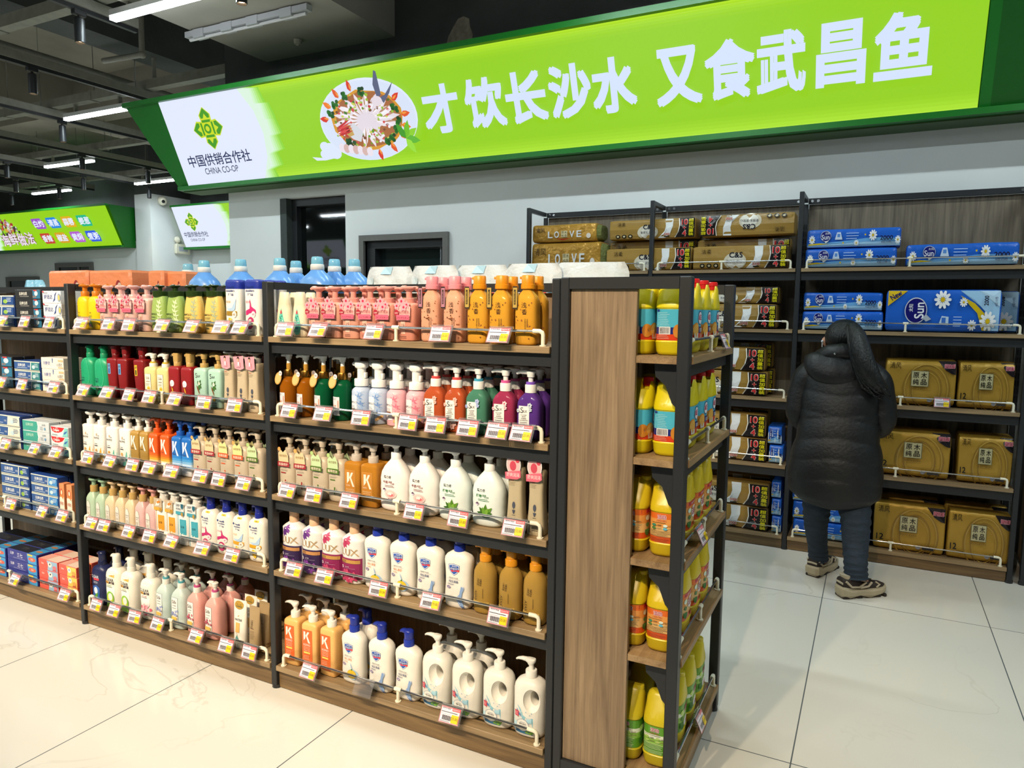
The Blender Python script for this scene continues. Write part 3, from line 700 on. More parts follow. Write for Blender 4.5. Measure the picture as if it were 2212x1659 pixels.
# gondola head turned to the side aisle
EX0, EX1 = -.838, -.452
ELEV = {1: 1.374, 2: 1.079, 3: .778, 4: .483, 5: .112}
org = ((EX0+EX1)/2, G, 0); r = empty('shelving_unit', org); tag(r, 'gondola end shelf of yellow jugs with a wood side panel', 'shelving unit')
V = lambda *q: tuple(Vector(q)-Vector(org))
for xp in (EX0, EX1-.034):
    for y0, y1 in ((G-.008, G+.03), (GB-.038, GB)):
        w = .028 if xp == EX0 else .034
        b = MB(); b.box(V(xp, y0, .012), V(xp+w, y1, 1.597), r=.003); b.cyl(V(xp+w/2, (y0+y1)/2, 0), V(xp+w/2, (y0+y1)/2, .014), .018); b.build('post', BLACK, r, 30)
for y0, y1 in ((G-.007, G+.03), (GB-.036, GB-.002)):
    lboxob('top_bar', (EX0+.028, y0, 1.563), (EX1-.034, y1, 1.5965), BLACK, r, org)
    lboxob('bottom_bar', (EX0+.028, y0, .055), (EX1-.034, y1, .088), BLACK, r, org)
for xp in (EX0+.004,): lboxob('top_bar', (xp, G+.03, 1.566), (xp+.022, GB-.04, 1.595), BLACK, r, org)
lboxob('side_panel', (EX0+.029, G+.004, .089), (-.606, G+.022, 1.5625), WOODZ, r, org, .001)
lboxob('side_panel', (EX0+.029, GB-.024, .089), (-.606, GB-.006, 1.5625), WOODZ, r, org)
lboxob('back_panel', (EX0+.03, G+.03, .09), (EX0+.044, GB-.04, 1.56), WOODY, r, org)
lboxob('kick_board', (EX1-.03, G+.031, .004), (EX1-.014, GB-.039, .09), WOODY, r, org)
for k, z in ELEV.items():
    s = lboxob('shelf', (EX0+.046, G+.031, z-.021), (EX1-.035, GB-.04, z), WOODY, r, org)
    b = MB(); b.box(V(-.604, G+.002, z-.0205), V(EX1-.036, G+.0305, z)); b.box(V(EX1-.0345, G+.031, z-.0205), V(EX1+.004, GB-.039, z)); b.build('shelf_edge', WOODY, s, 0)
    if k < 5:
        lboxob('shelf_beam', (EX1-.032, G+.032, z-.06), (EX1-.018, GB-.04, z-.0215), BLACK, r, org, parent=s)
        b = MB(); y = G+.033
        q = [(-.56, z-.022), (-.49, z-.022), (-.49, z-.15), (-.505, z-.135), (-.525, z-.085), (-.555, z-.06)]
        b.add([V(x, y, zz) for x, zz in q]+[V(x, y+.004, zz) for x, zz in q], [tuple(range(6)), tuple(range(11, 5, -1))]+[(i, 6+i, 6+(i+1) % 6, (i+1) % 6) for i in range(6)]); b.build('shelf_bracket', BLACK, s, 0)
    a = V(EX1-.012, G+.05, z); e = V(EX1-.012, GB-.055, z)
    rail(s, a[1], e[1], a[0], a[2], along='y')
# wall shelving with the paper packs
WG, WBK = 4.725, 5.05
WX = [-2.292, -1.379, -.454, .765]
WLEV = {1: 1.772, 2: 1.397, 3: .967, 4: .540, 5: .088}
def wall_unit(xa, xb, label, last=False):
    org = ((xa+xb)/2, WG, 0); r = empty('shelving_unit', org); tag(r, label, 'shelving unit', 'wall bays for paper packs')
    V = lambda *q: tuple(Vector(q)-Vector(org))
    for xp in [xa]+([xb-PW] if last else []):
        b = MB(); b.box(V(xp, WG, .012), V(xp+PW, WG+.035, 2.232), r=.003); b.cyl(V(xp+PW/2, WG+.018, 0), V(xp+PW/2, WG+.018, .014), .02); b.build('post', BLACK, r, 30)
        lboxob('top_arm', (xp+.001, WG+.035, 2.203), (xp+PW-.001, WBK-.03, 2.231), BLACK, r, org)
        b = MB(); b.box(V(xp, WBK-.026, .1), V(xp+PW, WBK-.004, 2.195))
        b.build('slotted_upright', BLACK, r, 0)
        b = MB()
        for j in range(24):
            for dx in (.001, .014): b.box(V(xp+dx+.003, WBK-.0275, 1.0+j*.045), V(xp+dx+.010, WBK-.0255, 1.032+j*.045))
        b.build('slot_grille', mat('slot_dark', '0c0c0d', .8), r, 0)
    x0, x1 = xa+PW+.003, xb-.003-(PW if last else 0)
    lboxob('back_rail', (xa+PW, WBK-.03, 2.196), (xb-.0005, WBK-.002, 2.23), BLACK, r, org)
    b = MB()
    for x in (x0+.02, x0+.055, x1-.03):
        b.cyl(V(x, WBK-.034, 2.213), V(x, WBK-.03, 2.213), .009, 12)
    b.build('bolt', STEEL, r)
    lboxob('back_panel', (x0, WBK, .08), (x1, WBK+.014, 2.195), WOODG, r, org)
    lboxob('kick_board', (x0, WG+.014, .004), (x1, WG+.03, .066), WOODK, r, org)
    for k, z in WLEV.items():
        s = lboxob('shelf', (x0, WG-.004, z-.021), (x1, WBK-.002, z), WOODX, r, org)
        if k < 5: lboxob('shelf_beam', (x0, WG+.012, z-.072), (x1, WG+.028, z-.0215), BLACK, r, org, parent=s)
        b = V(x0+.03, WG+.012, z); e = V(x1-.03, WG+.012, z); rail(s, b[0], e[0], b[1], b[2], h=.05)
wall_unit(WX[0], WX[1], 'wall shelving bay with crinkled gold paper packs on its top shelf')
wall_unit(WX[1], WX[2], 'wall shelving bay of brown and white tissue packs')
wall_unit(WX[2], WX[3], 'wall shelving bay of blue daisy packs in front of the shopper', True)
wall_unit(.800, 1.95, 'wall shelving bay with yellow snack bags beside the gold packs', True)
# ================================================================== bottle library
TYPES = {}
def surf_of(rings):
    rg = sorted(rings, key=lambda q: q[0])
    def f(u, v, e):
        lo = rg[0]; hi = rg[-1]
        for a, b in zip(rg, rg[1:]):
            if a[0] <= v <= b[0]: lo, hi = a, b; break
        t = 0 if hi[0] == lo[0] else max(0, min(1, (v-lo[0])/(hi[0]-lo[0])))
        rx = lo[1]+(hi[1]-lo[1])*t; ry = lo[2]+(hi[2]-lo[2])*t; ex = lo[3]+(hi[3]-lo[3])*t
        q = min(.9995, abs(u)/rx)
        y = ry*(1-q**ex)**(1/ex)
        return Vector((u, -y-e, v))
    return f
PROF = {   # (t, sx, sy) rings
 'box': [(0, .86, .82), (.012, .95, .93), (.03, 1, 1), (.90, 1, 1), (.945, .97, .96), (.975, .86, .84), (.993, .62, .66), (1, .36, .44)],
 'flat': [(0, .9, .88), (.012, .97, .96), (.03, 1, 1), (.95, 1, 1), (.978, .97, .95), (.994, .88, .86), (1, .72, .70)],
 'oval': [(0, .80, .78), (.012, .90, .88), (.04, .97, .96), (.10, 1, 1), (.80, 1, 1), (.88, .95, .94), (.94, .82, .84), (.98, .58, .66), (1, .34, .46)],
 'round': [(0, .86, .86), (.012, .95, .95), (.03, 1, 1), (.83, 1, 1), (.89, .93, .93), (.94, .76, .76), (.975, .55, .55), (1, .40, .40)],
 'egg': [(0, .74, .72), (.02, .84, .82), (.08, .92, .92), (.3, 1, 1), (.5, .99, .99), (.72, .91, .92), (.88, .80, .84), (1, .68, .78)],
 'burg': [(0, .64, .8), (.015, .70, .86), (.25, .76, .92), (.6, .90, .98), (.94, 1, 1), (.975, .95, .95), (.99, .82, .8), (1, .5, .52)],
 'tap': [(0, 1, .95), (.02, 1.06, 1), (.12, 1.05, 1), (.4, .90, .95), (.65, .84, .9), (.9, .92, .9), (.98, .96, .9), (1, .9, .84)],
 'safe': [(0, .80, .78), (.012, .88, .88), (.05, .94, .95), (.22, .97, 1), (.45, .91, .96), (.65, .93, .97), (.82, 1, 1), (.88, .96, .98), (.93, .82, .88), (.97, .60, .72), (1, .32, .48)],
 'wave': [(0, .74, .72), (.012, .82, .84), (.05, .93, .95), (.12, .985, 1), (.2, .95, 1), (.28, .985, 1), (.36, .955, 1), (.44, .99, 1), (.52, .965, 1), (.62, .985, 1), (.74, .90, .95), (.85, .70, .82), (.93, .48, .62), (.97, .36, .5), (1, .30, .44)],
 'neck': [(0, .80, .78), (.015, .9, .9), (.05, .98, .98), (.2, 1, 1), (.70, 1, 1), (.80, .96, .97), (.88, .80, .86), (.94, .58, .7), (1, .36, .52)],
 'cone': [(0, .82, .8), (.015, .92, .92), (.08, .99, .99), (.25, 1, 1), (.45, .95, .95), (.64, .83, .86), (.72, .76, .8), (.725, .765, .805), (.85, .66, .74), (.97, .56, .66), (1, .48, .58)],
 'tube': [(0, .62, .86), (.02, .66, .92), (.10, .66, .92), (.105, .84, .98), (.13, .88, 1), (.4, .93, .8), (.7, .98, .5), (.9, 1, .2), (.93, 1, .1), (1, 1, .09)],
 'lux': [(0, .86, .86), (.012, .94, .94), (.04, .99, .99), (.1, 1, 1), (.84, 1, 1), (.885, 1.02, 1.02), (.90, .97, .97), (.94, .78, .80), (.975, .55, .6), (1, .42, .48)],
}
def pump(b, kind, z, h, s=1, nd=-1):
    "pump head; stands on the collar top z, total height h, nozzle towards nd (x sign)"
    if kind == 'spout':
        b.cyl((0, 0, z), (0, 0, z+h*.55), .0075*s, 12)
        b.loft([(z+h*.42, .011*s, .011*s, 2), (z+h*.60, .0115*s, .0115*s, 2), (z+h*.74, .0135*s, .0125*s, 2), (z+h*.92, .0155*s, .0125*s, 2.2), (z+h, .013*s, .010*s, 2.2)], 16)
        b.tube([(nd*.006*s, 0, z+h*.84), (nd*.022*s, 0, z+h*.86), (nd*.036*s, 0, z+h*.82), (nd*.045*s, 0, z+h*.68)], [.0085*s, .0075*s, .0058*s, .0045*s], 10)
    elif kind == 'disc':
        b.cyl((0, 0, z), (0, 0, z+h*.7), .010*s, 14)
        b.loft([(z+h*.58, .012*s, .012*s, 2), (z+h*.74, .019*s, .019*s, 2), (z+h*.80, .023*s, .022*s, 2), (z+h*.93, .024*s, .0225*s, 2), (z+h, .020*s, .019*s, 2)], 20)
        b.tube([(nd*.012*s, 0, z+h*.88), (nd*.028*s, 0, z+h*.90), (nd*.038*s, 0, z+h*.80)], [.008*s, .007*s, .005*s], 8)
    elif kind == 'mush':
        b.cyl((0, 0, z), (0, 0, z+h*.6), .0085*s, 12)
        b.loft([(z+h*.42, .009*s, .009*s, 2), (z+h*.5, .018*s, .017*s, 2), (z+h*.62, .024*s, .022*s, 2), (z+h*.78, .0255*s, .023*s, 2), (z+h*.92, .021*s, .019*s, 2), (z+h, .010*s, .009*s, 2)], 20)
    elif kind == 'foam':
        b.loft([(z, .016*s, .016*s, 2), (z+h*.02, .0145*s, .0145*s, 2), (z+h*.62, .0145*s, .0145*s, 2)], 16)
        b.loft([(z+h*.58, .015*s, .015*s, 2.4), (z+h*.66, .021*s, .018*s, 3), (z+h*.92, .023*s, .0185*s, 3), (z+h, .020*s, .016*s, 3)], 20)
        b.tube([(nd*.012*s, 0, z+h*.82), (nd*.030*s, 0, z+h*.83), (nd*.034*s, 0, z+h*.78)], [.009*s, .008*s, .006*s], 8)
        b.box((.013*s, -.007*s, z+h*.04), (.020*s, .007*s, z+h*.36), r=.001)
    elif kind == 'block':
        b.loft([(z, .015*s, .014*s, 5), (z+h*.95, .0155*s, .0145*s, 5), (z+h, .014*s, .013*s, 5)], 16)
        b.box((nd*.012*s, -.007*s, z+h*.62), (nd*.030*s, .007*s, z+h*.92), r=.002)
    elif kind == 'hook':
        b.loft([(z, .0145*s, .0145*s, 2), (z+h*.55, .0155*s, .0155*s, 2), (z+h*.80, .0155*s, .015*s, 2.2), (z+h*.94, .012*s, .012*s, 2), (z+h, .005*s, .005*s, 2)], 16)
        b.tube([(nd*.008*s, 0, z+h*.70), (nd*.022*s, 0, z+h*.72), (nd*.031*s, 0, z+h*.62), (nd*.034*s, 0, z+h*.50)], [.0095*s, .0075*s, .005*s, .003*s], 10)
    elif kind == 'bird':
        b.cyl((0, 0, z), (0, 0, z+h*.6), .0085*s, 12)
        b.loft([(z+h*.46, .010*s, .010*s, 2, nd*.002, 0), (z+h*.62, .014*s, .0125*s, 2, nd*.001*s, 0), (z+h*.78, .0195*s, .014*s, 2.2, nd*.004*s, 0), (z+h*.92, .021*s, .0135*s, 2.2, nd*.005*s, 0), (z+h, .016*s, .009*s, 2.2, nd*.002*s, 0)], 18)
        b.tube([(nd*.014*s, 0, z+h*.83), (nd*.032*s, 0, z+h*.84), (nd*.048*s, 0, z+h*.76), (nd*.054*s, 0, z+h*.66)], [.0105*s, .0085*s, .0058*s, .0042*s], 10, flat=.75)
    elif kind == 'cap':
        b.loft([(z, .0215*s, .0215*s, 2), (z+h*.32, .0215*s, .0215*s, 2), (z+h*.34, .0195*s, .0195*s, 2), (z+h*.92, .0195*s, .0195*s, 2), (z+h, .0175*s, .0175*s, 2)], 20)
        b.box((nd*.015*s, -.006*s, z+h*.72), (nd*.026*s, .006*s, z+h*.92), r=.002)
def bottle(key, desc, w, d, hb, prof, e, body, collar, pmp, deco=None, noun='pump bottle', cat='bottle', bodym=None, neck=None, tagfn=None, ring=None, pm=None, nd=-1, bands=None):
    TYPES[key] = dict(desc=desc, w=w, d=d, hb=hb, prof=prof, e=e, body=body, collar=collar, pump=pmp, deco=deco, noun=noun, cat=cat, bodym=bodym, neck=neck, tagfn=tagfn, ring=ring, pm=pm, nd=nd, bands=bands, proto=None)
def carve(o, holes, dish=None, dr=None):
    "cut finger holes through a body"
    b = MB()
    for (c, rr, _) in holes:
        n = 20; V = []
        for y in (-rr[1], rr[1]):
            for i in range(n): V.append((c[0]+rr[0]*math.cos(2*PI*i/n), c[1]+y, c[2]+rr[2]*math.sin(2*PI*i/n)))
        b.add(V, [tuple(range(n)), tuple(range(2*n-1, n-1, -1))]+[(i, n+i, n+(i+1) % n, (i+1) % n) for i in range(n)])
    cuts = [b]
    if dish:
        e = MB(); e.ell(dish, dr[0], dr[1], dr[2], 20, 12); cuts.append(e)
    for k in cuts:
        t = k.build('cutter', o.data.materials[0], None, 0)
        m = o.modifiers.new('hole', 'BOOLEAN'); m.operation = 'DIFFERENCE'; m.object = t; m.solver = 'EXACT'
        dg = bpy.context.evaluated_depsgraph_get(); me = bpy.data.meshes.new_from_object(o.evaluated_get(dg))
        o.modifiers.clear(); o.data = me; me.shade_smooth(); me.set_sharp_from_angle(angle=math.radians(48)); bpy.data.objects.remove(t)
def make(key):
    T = TYPES[key]
    nm = T['noun'].split()[-1]
    r = empty({'bottle': 'pump_bottle' if T['pump'] else 'bottle'}.get(nm, nm.replace(' ', '_')))
    w, d, hb = T['w']/2, T['d']/2, T['hb']
    rings = [(t*hb, sx*w, sy*d, T['e']) for t, sx, sy in PROF[T['prof']]]
    b = MB()
    if T['bands']:
        rows = []
        cuts = sorted({q[0] for q in rings} | {t*hb for t, c in T['bands'][1:]})
        f2 = []
        rg = rings
        for z in cuts:
            for a, c in zip(rg, rg[1:]):
                if a[0] <= z <= c[0]:
                    k = (z-a[0])/(c[0]-a[0]) if c[0] > a[0] else 0; f2.append((z, a[1]+(c[1]-a[1])*k, a[2]+(c[2]-a[2])*k, T['e'])); break
        for a, c in zip(f2, f2[1:]):
            m = (a[0]+c[0])/2/hb; col = T['bands'][0][1]
            for t, cc in T['bands']:
                if m >= t: col = cc
            rows.append(col)
        b.loft(f2, 28, rows=rows); bm = mat('banded_plastic', rough=.35, attr=True)
    else:
        b.loft(rings, 28); bm = T['bodym'] or plas(T['body'])
    bo = b.build('body', bm, r, 48)
    if key == 'big': carve(bo, [((w*.40, 0, hb*.69), (.0165, d*1.3, .026), 0)], (w*.34, -d, hb*.67), (.030, .026, .040))
    z = hb-.001
    if T['neck']:
        rr, hh, cc = T['neck']; b = MB(); b.loft([(z, rr, rr, 2), (z+hh, rr, rr, 2)], 16); b.build('neck', cc if not isinstance(cc, str) else plas(cc), r); z += hh
    if T['collar']:
        rr, hh, cc = T['collar']; ee = 2
        b = MB(); b.loft([(z, rr, rr, ee), (z+hh*.9, rr, rr, ee), (z+hh, rr*.93, rr*.93, ee)], 20); b.build('collar', cc if not isinstance(cc, str) else plas(cc, .3), r); z += hh
    if T['ring']:
        rr, hh, cc = T['ring']; b = MB(); b.loft([(z, rr, rr, 2), (z+hh, rr, rr, 2)], 20); b.build('colour_ring', plas(cc, .3), r); z += hh
    if T['pump']:
        kind, hh, cc, s = T['pump']; b = MB(); pump(b, kind, z, hh, s, T['nd']); b.build('pump_head' if kind != 'cap' else 'cap', T['pm'] or (cc if not isinstance(cc, str) else plas(cc, .3)), r); z += hh
    if T['deco']:
        p = Pr(surf_of(rings), .0007, .0002); T['deco'](p, w, hb); p.build('label_print', bo)
    if T['tagfn']: T['tagfn'](r, w, d, hb)
    T['H'] = z
    r.location = (0, 0, -50)
    return r
USED = {}
ITEMS = []                       # (object, key, place, row, x)
def place(key, loc, rz, spot_, row):
    T = TYPES[key]
    if T['proto'] is None: T['proto'] = make(key); o = T['proto']
    else: o = copy_tree(T['proto'])
    o.location = loc; o.rotation_euler = (0, 0, rz)
    ITEMS.append((o, key, spot_, row, loc[0]))
    return o
# ---- little deco helpers (w: half width, h: body height)
def small(p, w, h, z0, n, col='3a3a3a', x0=-.6, x1=.6, dz=.035, th=.010): p.lines(w*x0, w*x1, h*z0, n, h*dz, col, h*th)
def d_yel(p, w, h):
    p.text('baby', -w*.25, h*.50, h*.05, '3b5a2a', .01); small(p, w, h, .42, 2, '4f7a33', -.6, .1)
    p.fan([(-w*.7, h*.05), (-w*.75, h*.22), (-w*.4, h*.30), (w*.05, h*.20), (w*.15, h*.05)], '6da23a'); p.disc(-w*.45, h*.24, w*.16, h*.05, 'efe6d0', 10); p.disc(-w*.42, h*.16, w*.18, h*.05, '3c6ea8', 10); p.disc(-w*.2, h*.13, w*.14, h*.04, 'c9507a', 10)
def d_mei(leaf):
    def f(p, w, h):
        for i in range(7):
            z = h*(.10+.115*i); x = w*(.42+.10*math.sin(i))
            for a in (.4, 1.3, 2.2): p.leaf(x, z, h*.13, h*.05, a, leaf); p.e -= p.st
        p.e += p.st
        p.text('MEIPOLO', -w*.28, h*.50, h*.055, '24331c', .006, maxw=w*1.15); small(p, w, h, .42, 2, '3a4a30', -.7, .1, .03)
        p.rect(-w*.72, h*.315, w*.18, h*.345, '24331c'); small(p, w, h, .27, 2, '3a4a30', -.6, .0, .03); p.rect(-w*.5, h*.13, -w*.1, h*.15, '3a4a30')
    return f
def d_hs(acc, kind):
    def f(p, w, h):
        p.disc(-w*.55, h*.865, w*.13, h*.028, '1d2f7a', 12)
        p.text('head&', w*.02, h*.86, h*.048, '1d2f7a', .014, maxw=w*1.0); p.text('shoulders', -w*.08, h*.80, h*.042, '1d2f7a', .014, maxw=w*1.25)
        p.text('海飞丝', -w*.02, h*.73, h*.048, '1d2f7a', .014, maxw=w*.85); p.text('实力派', -w*.35, h*.60, h*.045, acc, .01, maxw=w*.6)
        if kind == 'y':
            p.fan([(-w*.6, h*.48), (-w*.2, h*.44), (w*.3, h*.50), (w*.65, h*.66), (w*.5, h*.46), (w*.0, h*.40)], 'a9c4de')
            p.rect(-w*.65, h*.35, w*.7, h*.43, 'd9a021' if acc != 'b08a1e' else '9a7a24'); p.disc(w*.40, h*.37, w*.25, h*.06, 'efe6da', 14); p.text('60', w*.40, h*.37, h*.04, '7a5a1e', .01)
            p.disc(-w*.05, h*.21, w*.22, h*.11, 'e2b21c', 14, rot=.4); p.disc(0, h*.26, w*.12, h*.05, 'f0d060', 10)
        else:
            p.fan([(-w*.05, h*.66), (w*.1, h*.52), (w*.6, h*.46), (w*.65, h*.40), (-w*.65, h*.36), (-w*.65, h*.44), (-w*.1, h*.48)], 'c22a6e'); p.disc(w*.35, h*.38, w*.24, h*.055, 'f3dfe2', 14); p.text('60', w*.35, h*.38, h*.04, 'a02a5e', .01)
            p.disc(-w*.05, h*.22, w*.42, h*.115, 'b52a66', 16, rot=-.3); p.disc(-w*.08, h*.23, w*.25, h*.065, 'e9dcc4', 14, rot=-.3)
        p.rect(-w*.2, h*.07, w*.2, h*.08, '555555')
    return f
def d_yellowtag(g):
    def f(p, w, h):
        p.rect(-w*.1, h*.925, w*.42, h*.965, 'e8c22a'); p.text('去屑', w*.16, h*.945, h*.03, '222222', .01); g(p, w, h*.93)
    return f
def d_rej(p, w, h):
    p.text('Rejoice', -w*.3, h*.46, h*.045, '123a52', .01, maxw=w*.8); p.text('飘柔', -w*.28, h*.39, h*.06, '123a52', .016)
    p.disc(-w*.25, h*.22, w*.30, h*.075, '0f6a48', 16); p.disc(-w*.25, h*.22, w*.2, h*.05, '3aa06a', 14); p.leaf(-w*.35, h*.20, w*.3, h*.04, .9, 'cfd23a'); p.leaf(-w*.15, h*.20, w*.3, h*.04, 2.0, 'cfd23a')
    p.disc(w*.12, h*.62, w*.5, h*.36, '5ecb9a', 30, rot=.12, inner=.965)
def d_bur(c):
    def f(p, w, h):
        p.rect(-w*.55, h*.60, -w*.05, h*.86, c); p.text('去屑', -w*.3, h*.80, h*.06, '1c2a4a', .01, maxw=w*.4); p.rect(-w*.42, h*.62, -w*.18, h*.74, '2a5a9a' if c != 'd9b52a' else '3a3a1e')
    return f
def d_crm(p, w, h):
    p.rect(-w*.72, h*.12, w*.30, h*.80, '4a3a2a'); p.rect(-w*.69, h*.125, w*.27, h*.795, 'efe6d2'); p.text('Silk', -w*.2, h*.68, h*.075, '2a241c', .004); p.text('滋养丝滑', -w*.2, h*.58, h*.035, '4a4030', .006, maxw=w*.8)
    small(p, w, h, .51, 2, '6a5a40', -.55, .15, .035); p.flower(-w*.1, h*.38, h*.08, 'e2c04a', 'b98a1e'); p.flower(w*.1, h*.30, h*.06, 'ecd27a', 'b98a1e'); p.rect(-w*.6, h*.14, w*.2, h*.24, 'b9975a'); p.rect(-w*.6, h*.13, w*.2, h*.18, 'e4dccb')
def d_cri(p, w, h):
    p.text('SILK', -w*.3, h*.74, h*.065, '9a2a20', .004); p.disc(-w*.15, h*.55, w*.38, h*.085, 'e6dfe6', 14); p.disc(-w*.3, h*.51, w*.2, h*.05, 'd2c6d2', 12)
    p.leaf(-w*.25, h*.46, h*.22, h*.05, -1.2, 'c9972a'); p.leaf(-w*.05, h*.30, h*.10, h*.07, -2.0, 'e0b030')
def d_mnt(p, w, h):
    p.text('S', -w*.42, h*.80, h*.12, '2a2a1e', .0); p.text('ILK', w*.02, h*.785, h*.055, '2a2a1e', .004)
    for a, L in ((.3, .1), (1.0, .14), (1.9, .1), (-.6, .12), (-1.3, .12)): p.leaf(-w*.05, h*.56, h*L*1.15, h*.07, a, '3d6a2e')
    p.flower(w*.05, h*.60, h*.05, 'e9efe4', 'd9c07a'); p.leaf(-w*.35, h*.56, h*.30, h*.04, -1.15, '7a4a1e'); p.disc(w*.08, h*.24, w*.22, h*.07, 'd9981e', 14); p.disc(w*.08, h*.23, w*.14, h*.04, 'f0c23a', 10)
    p.rect(-w*.5, h*.115, w*.4, h*.135, '6d7a78'); small(p, w, h, .07, 1, '6d7a78', -.4, .4)
def d_tap(p, w, h):
    p.text('修护顺滑', -w*.38, h*.80, h*.022, 'b0353e', .01, maxw=w*.7); small(p, w, h, .765, 3, '8a7d64', -.75, .3, .022, .006)
    p.disc(0, h*.42, w*.2, h*.055, '4a4e5c', 12); p.rect(-w*.02, h*.30, w*.02, h*.37, '4a4e5c'); p.fan([(-w*.2, h*.345), (w*.2, h*.345), (w*.06, h*.29), (-w*.06, h*.29)], '4a4e5c'); p.rect(-w*.2, h*.265, w*.22, h*.27, '4a4e5c')
    p.text('Scented', -w*.55, h*.135, h*.045, '5a5446', .0, rot=-PI/2, maxw=h*.17); small(p, w, h, .21, 7, '5a5446', -.3, .6, .022, .007)
def d_pan(c1, c2):
    def f(p, w, h):
        p.fan([(w*.95, h*.46), (w*.45, h*.40), (w*.2, h*.25), (w*.35, h*.10), (w*.1, h*.03), (w*.8, h*.03), (w*.95, h*.1)], c1); p.leaf(w*.35, h*.08, h*.30, h*.12, 1.15, c2); p.leaf(-w*.3, h*.03, h*.2, h*.10, .6, c1)
        p.text('PANTENE', -w*.25, h*.66, h*.052, '2f2f33', .0, maxw=w*1.1); p.text('潘婷', w*.12, h*.725, h*.035, '2f2f33', .012)
        for i in range(3): p.leaf(-w*.3, h*(.715+.022*i), w*.35, h*.014, .5, 'c9a27a'); p.e -= p.st
        p.e += p.st
        small(p, w, h, .50, 1, '444444', -.55, -.05); p.rect(-w*.6, h*.445, -w*.02, h*.465, '33333a'); p.disc(-w*.3, h*.32, w*.16, h*.045, 'd99a2a', 14, inner=.55); p.leaf(-w*.42, h*.32, w*.28, h*.03, .6, 'd99a2a'); small(p, w, h, .23, 3, '555555', -.6, 0, .035)
    return f
def d_K(c, low=None, sub='e9e4da'):
    def f(p, w, h):
        if low:
            n = len(low)
            for i, cc in enumerate(low): p.rect(-w*.97, h*(.03+.045*i), w*.97, h*(.03+.045*(i+1)), cc, 8, 1); p.e -= p.st
            p.e += p.st
        z = h*.70; t = h*.17
        p.poly([(-w*.62, z-t*.75), (-w*.28, z-t*.25), (-w*.28, z+t), (-w*.62, z+t)], c); p.poly([(-w*.3, z+t*.1), (w*.05, z+t), (w*.38, z+t), (-w*.02, z+t*.1)], c); p.poly([(-w*.22, z+t*.25), (w*.08, z+t*.15), (w*.62, z-t*1.15), (w*.3, z-t*1.15)], c)
        p.text('KONO', -w*.3, z-t*.95, h*.035, '4a3a24', .004, maxw=w*.6)
        small(p, w, h, .20, 4, sub, -.6, .35, .032)
    return f
def d_1838(c):
    def f(p, w, h):
        p.text('1838', -w*.10, h*.645, h*.05, '8d877c', .0, maxw=w*.9); small(p, w, h, .585, 2, '8a8274', -.55, .45, .022, .007)
        p.rect(-w*.05, h*.18, w*.09, h*.35, c); p.rect(w*.25, h*.2, w*.31, h*.32, '7d7668'); p.rect(-w*.55, h*.505, w*.1, h*.53, c)
    return f
def t_1838(c, leafc, txt):
    def f(r, w, d, hb):
        pl = lambda u, v, e: Vector((u, -d*1.0-.004-e, v))
        p = Pr(pl, .0, .0005); z = hb*.86
        p.fan([(-w*.72, z-.012), (-w*.75, z+.02), (-w*.45, z+.034), (-w*.15, z+.024), (w*.18, z+.036), (w*.5, z+.014), (w*.55, z-.012)], leafc); p.disc(-w*.62, z+.036, w*.2, .008, 'e2a05a' if c != '4c6b1e' else 'a9c47a', 10)
        p.text('自然香氛', -w*.1, z+.012, .009, '9a8a5a', .0, maxw=w); p.rect(-w*.82, z-.030, w*.66, z-.012, c, 2, 1); p.text(txt, -w*.1, z-.021, .011, 'f0dcc8', .006, maxw=w*1.2)
        p.build('hang_tag', r)
    return f
def d_pas(p, w, h):
    p.fan([(-w*.72, h*.10), (w*.12, h*.10), (w*.12, h*.62), (-w*.05, h*.70), (-w*.3, h*.74), (-w*.55, h*.70), (-w*.72, h*.62)], '8f8878'); p.fan([(-w*.69, h*.105), (w*.09, h*.105), (w*.09, h*.615), (-w*.06, h*.69), (-w*.3, h*.73), (-w*.54, h*.69), (-w*.69, h*.615)], 'd8d2c8')
    p.text('FRAGRANCE', -w*.3, h*.52, h*.03, '6a6458', .0, maxw=w*.65); small(p, w, h, .46, 1, '6a6458', -.5, -.1); small(p, w, h, .36, 2, '9a8a6a', -.55, 0, .04); p.rect(-w*.66, h*.11, w*.06, h*.24, '7d6f58'); p.disc(-w*.3, h*.2, w*.2, h*.05, 'a39680', 10)
def d_wo(c, n):
    def f(p, w, h):
        p.rect(-w*.65, h*.02, -w*.56, h*.86, c, 1, 3); p.rect(-w*.3, h*.28, w*.80, h*.66, c); p.text('5.6', -w*.02, h*.265, h*.085, 'f6f2ea', .02); p.text('深海', w*.15, h*.47, h*.06, '6a4a1e' if n else '1e5a6a', .0); small(p, w, h, .17, 3, '9a948a', -.2, .5, .03, .007)
    return f
def t_wo(foil):
    def f(r, w, d, hb):
        pl = lambda u, v, e: Vector((u, -d-.004-e, v))
        p = Pr(pl, 0, .0005); z = hb*.86
        p.rect(-w*.85, z, w*.65, z+.040, 'b9a48a' if foil else 'd2d3d2', 2, 1); p.rect(-w*.85, z-.014, w*.65, z, 'cf9c3a' if foil else '3d95a8', 2, 1)
        if foil: p.fan([(-w*.6, z+.004), (-w*.1, z+.036), (w*.3, z+.02), (w*.1, z+.008)], 'e6ded2'); p.leaf(-w*.3, z+.02, w*.8, .012, .3, 'cf7a2a')
        else: p.text('DEEP', -w*.4, z+.026, .010, '3a3f45', .004, maxw=w*.7); p.text('WORLD', -w*.3, z+.011, .009, '3a3f45', .004, maxw=w*.9); p.fan([(w*.15, z+.034), (w*.6, z+.034), (w*.6, z+.02), (w*.38, z+.010), (w*.15, z+.02)], '1f5a6e')
        p.leaf(w*.35, z, .022, .014, -PI/2, 'a9853a'); p.build('hang_tag', r)
    return f
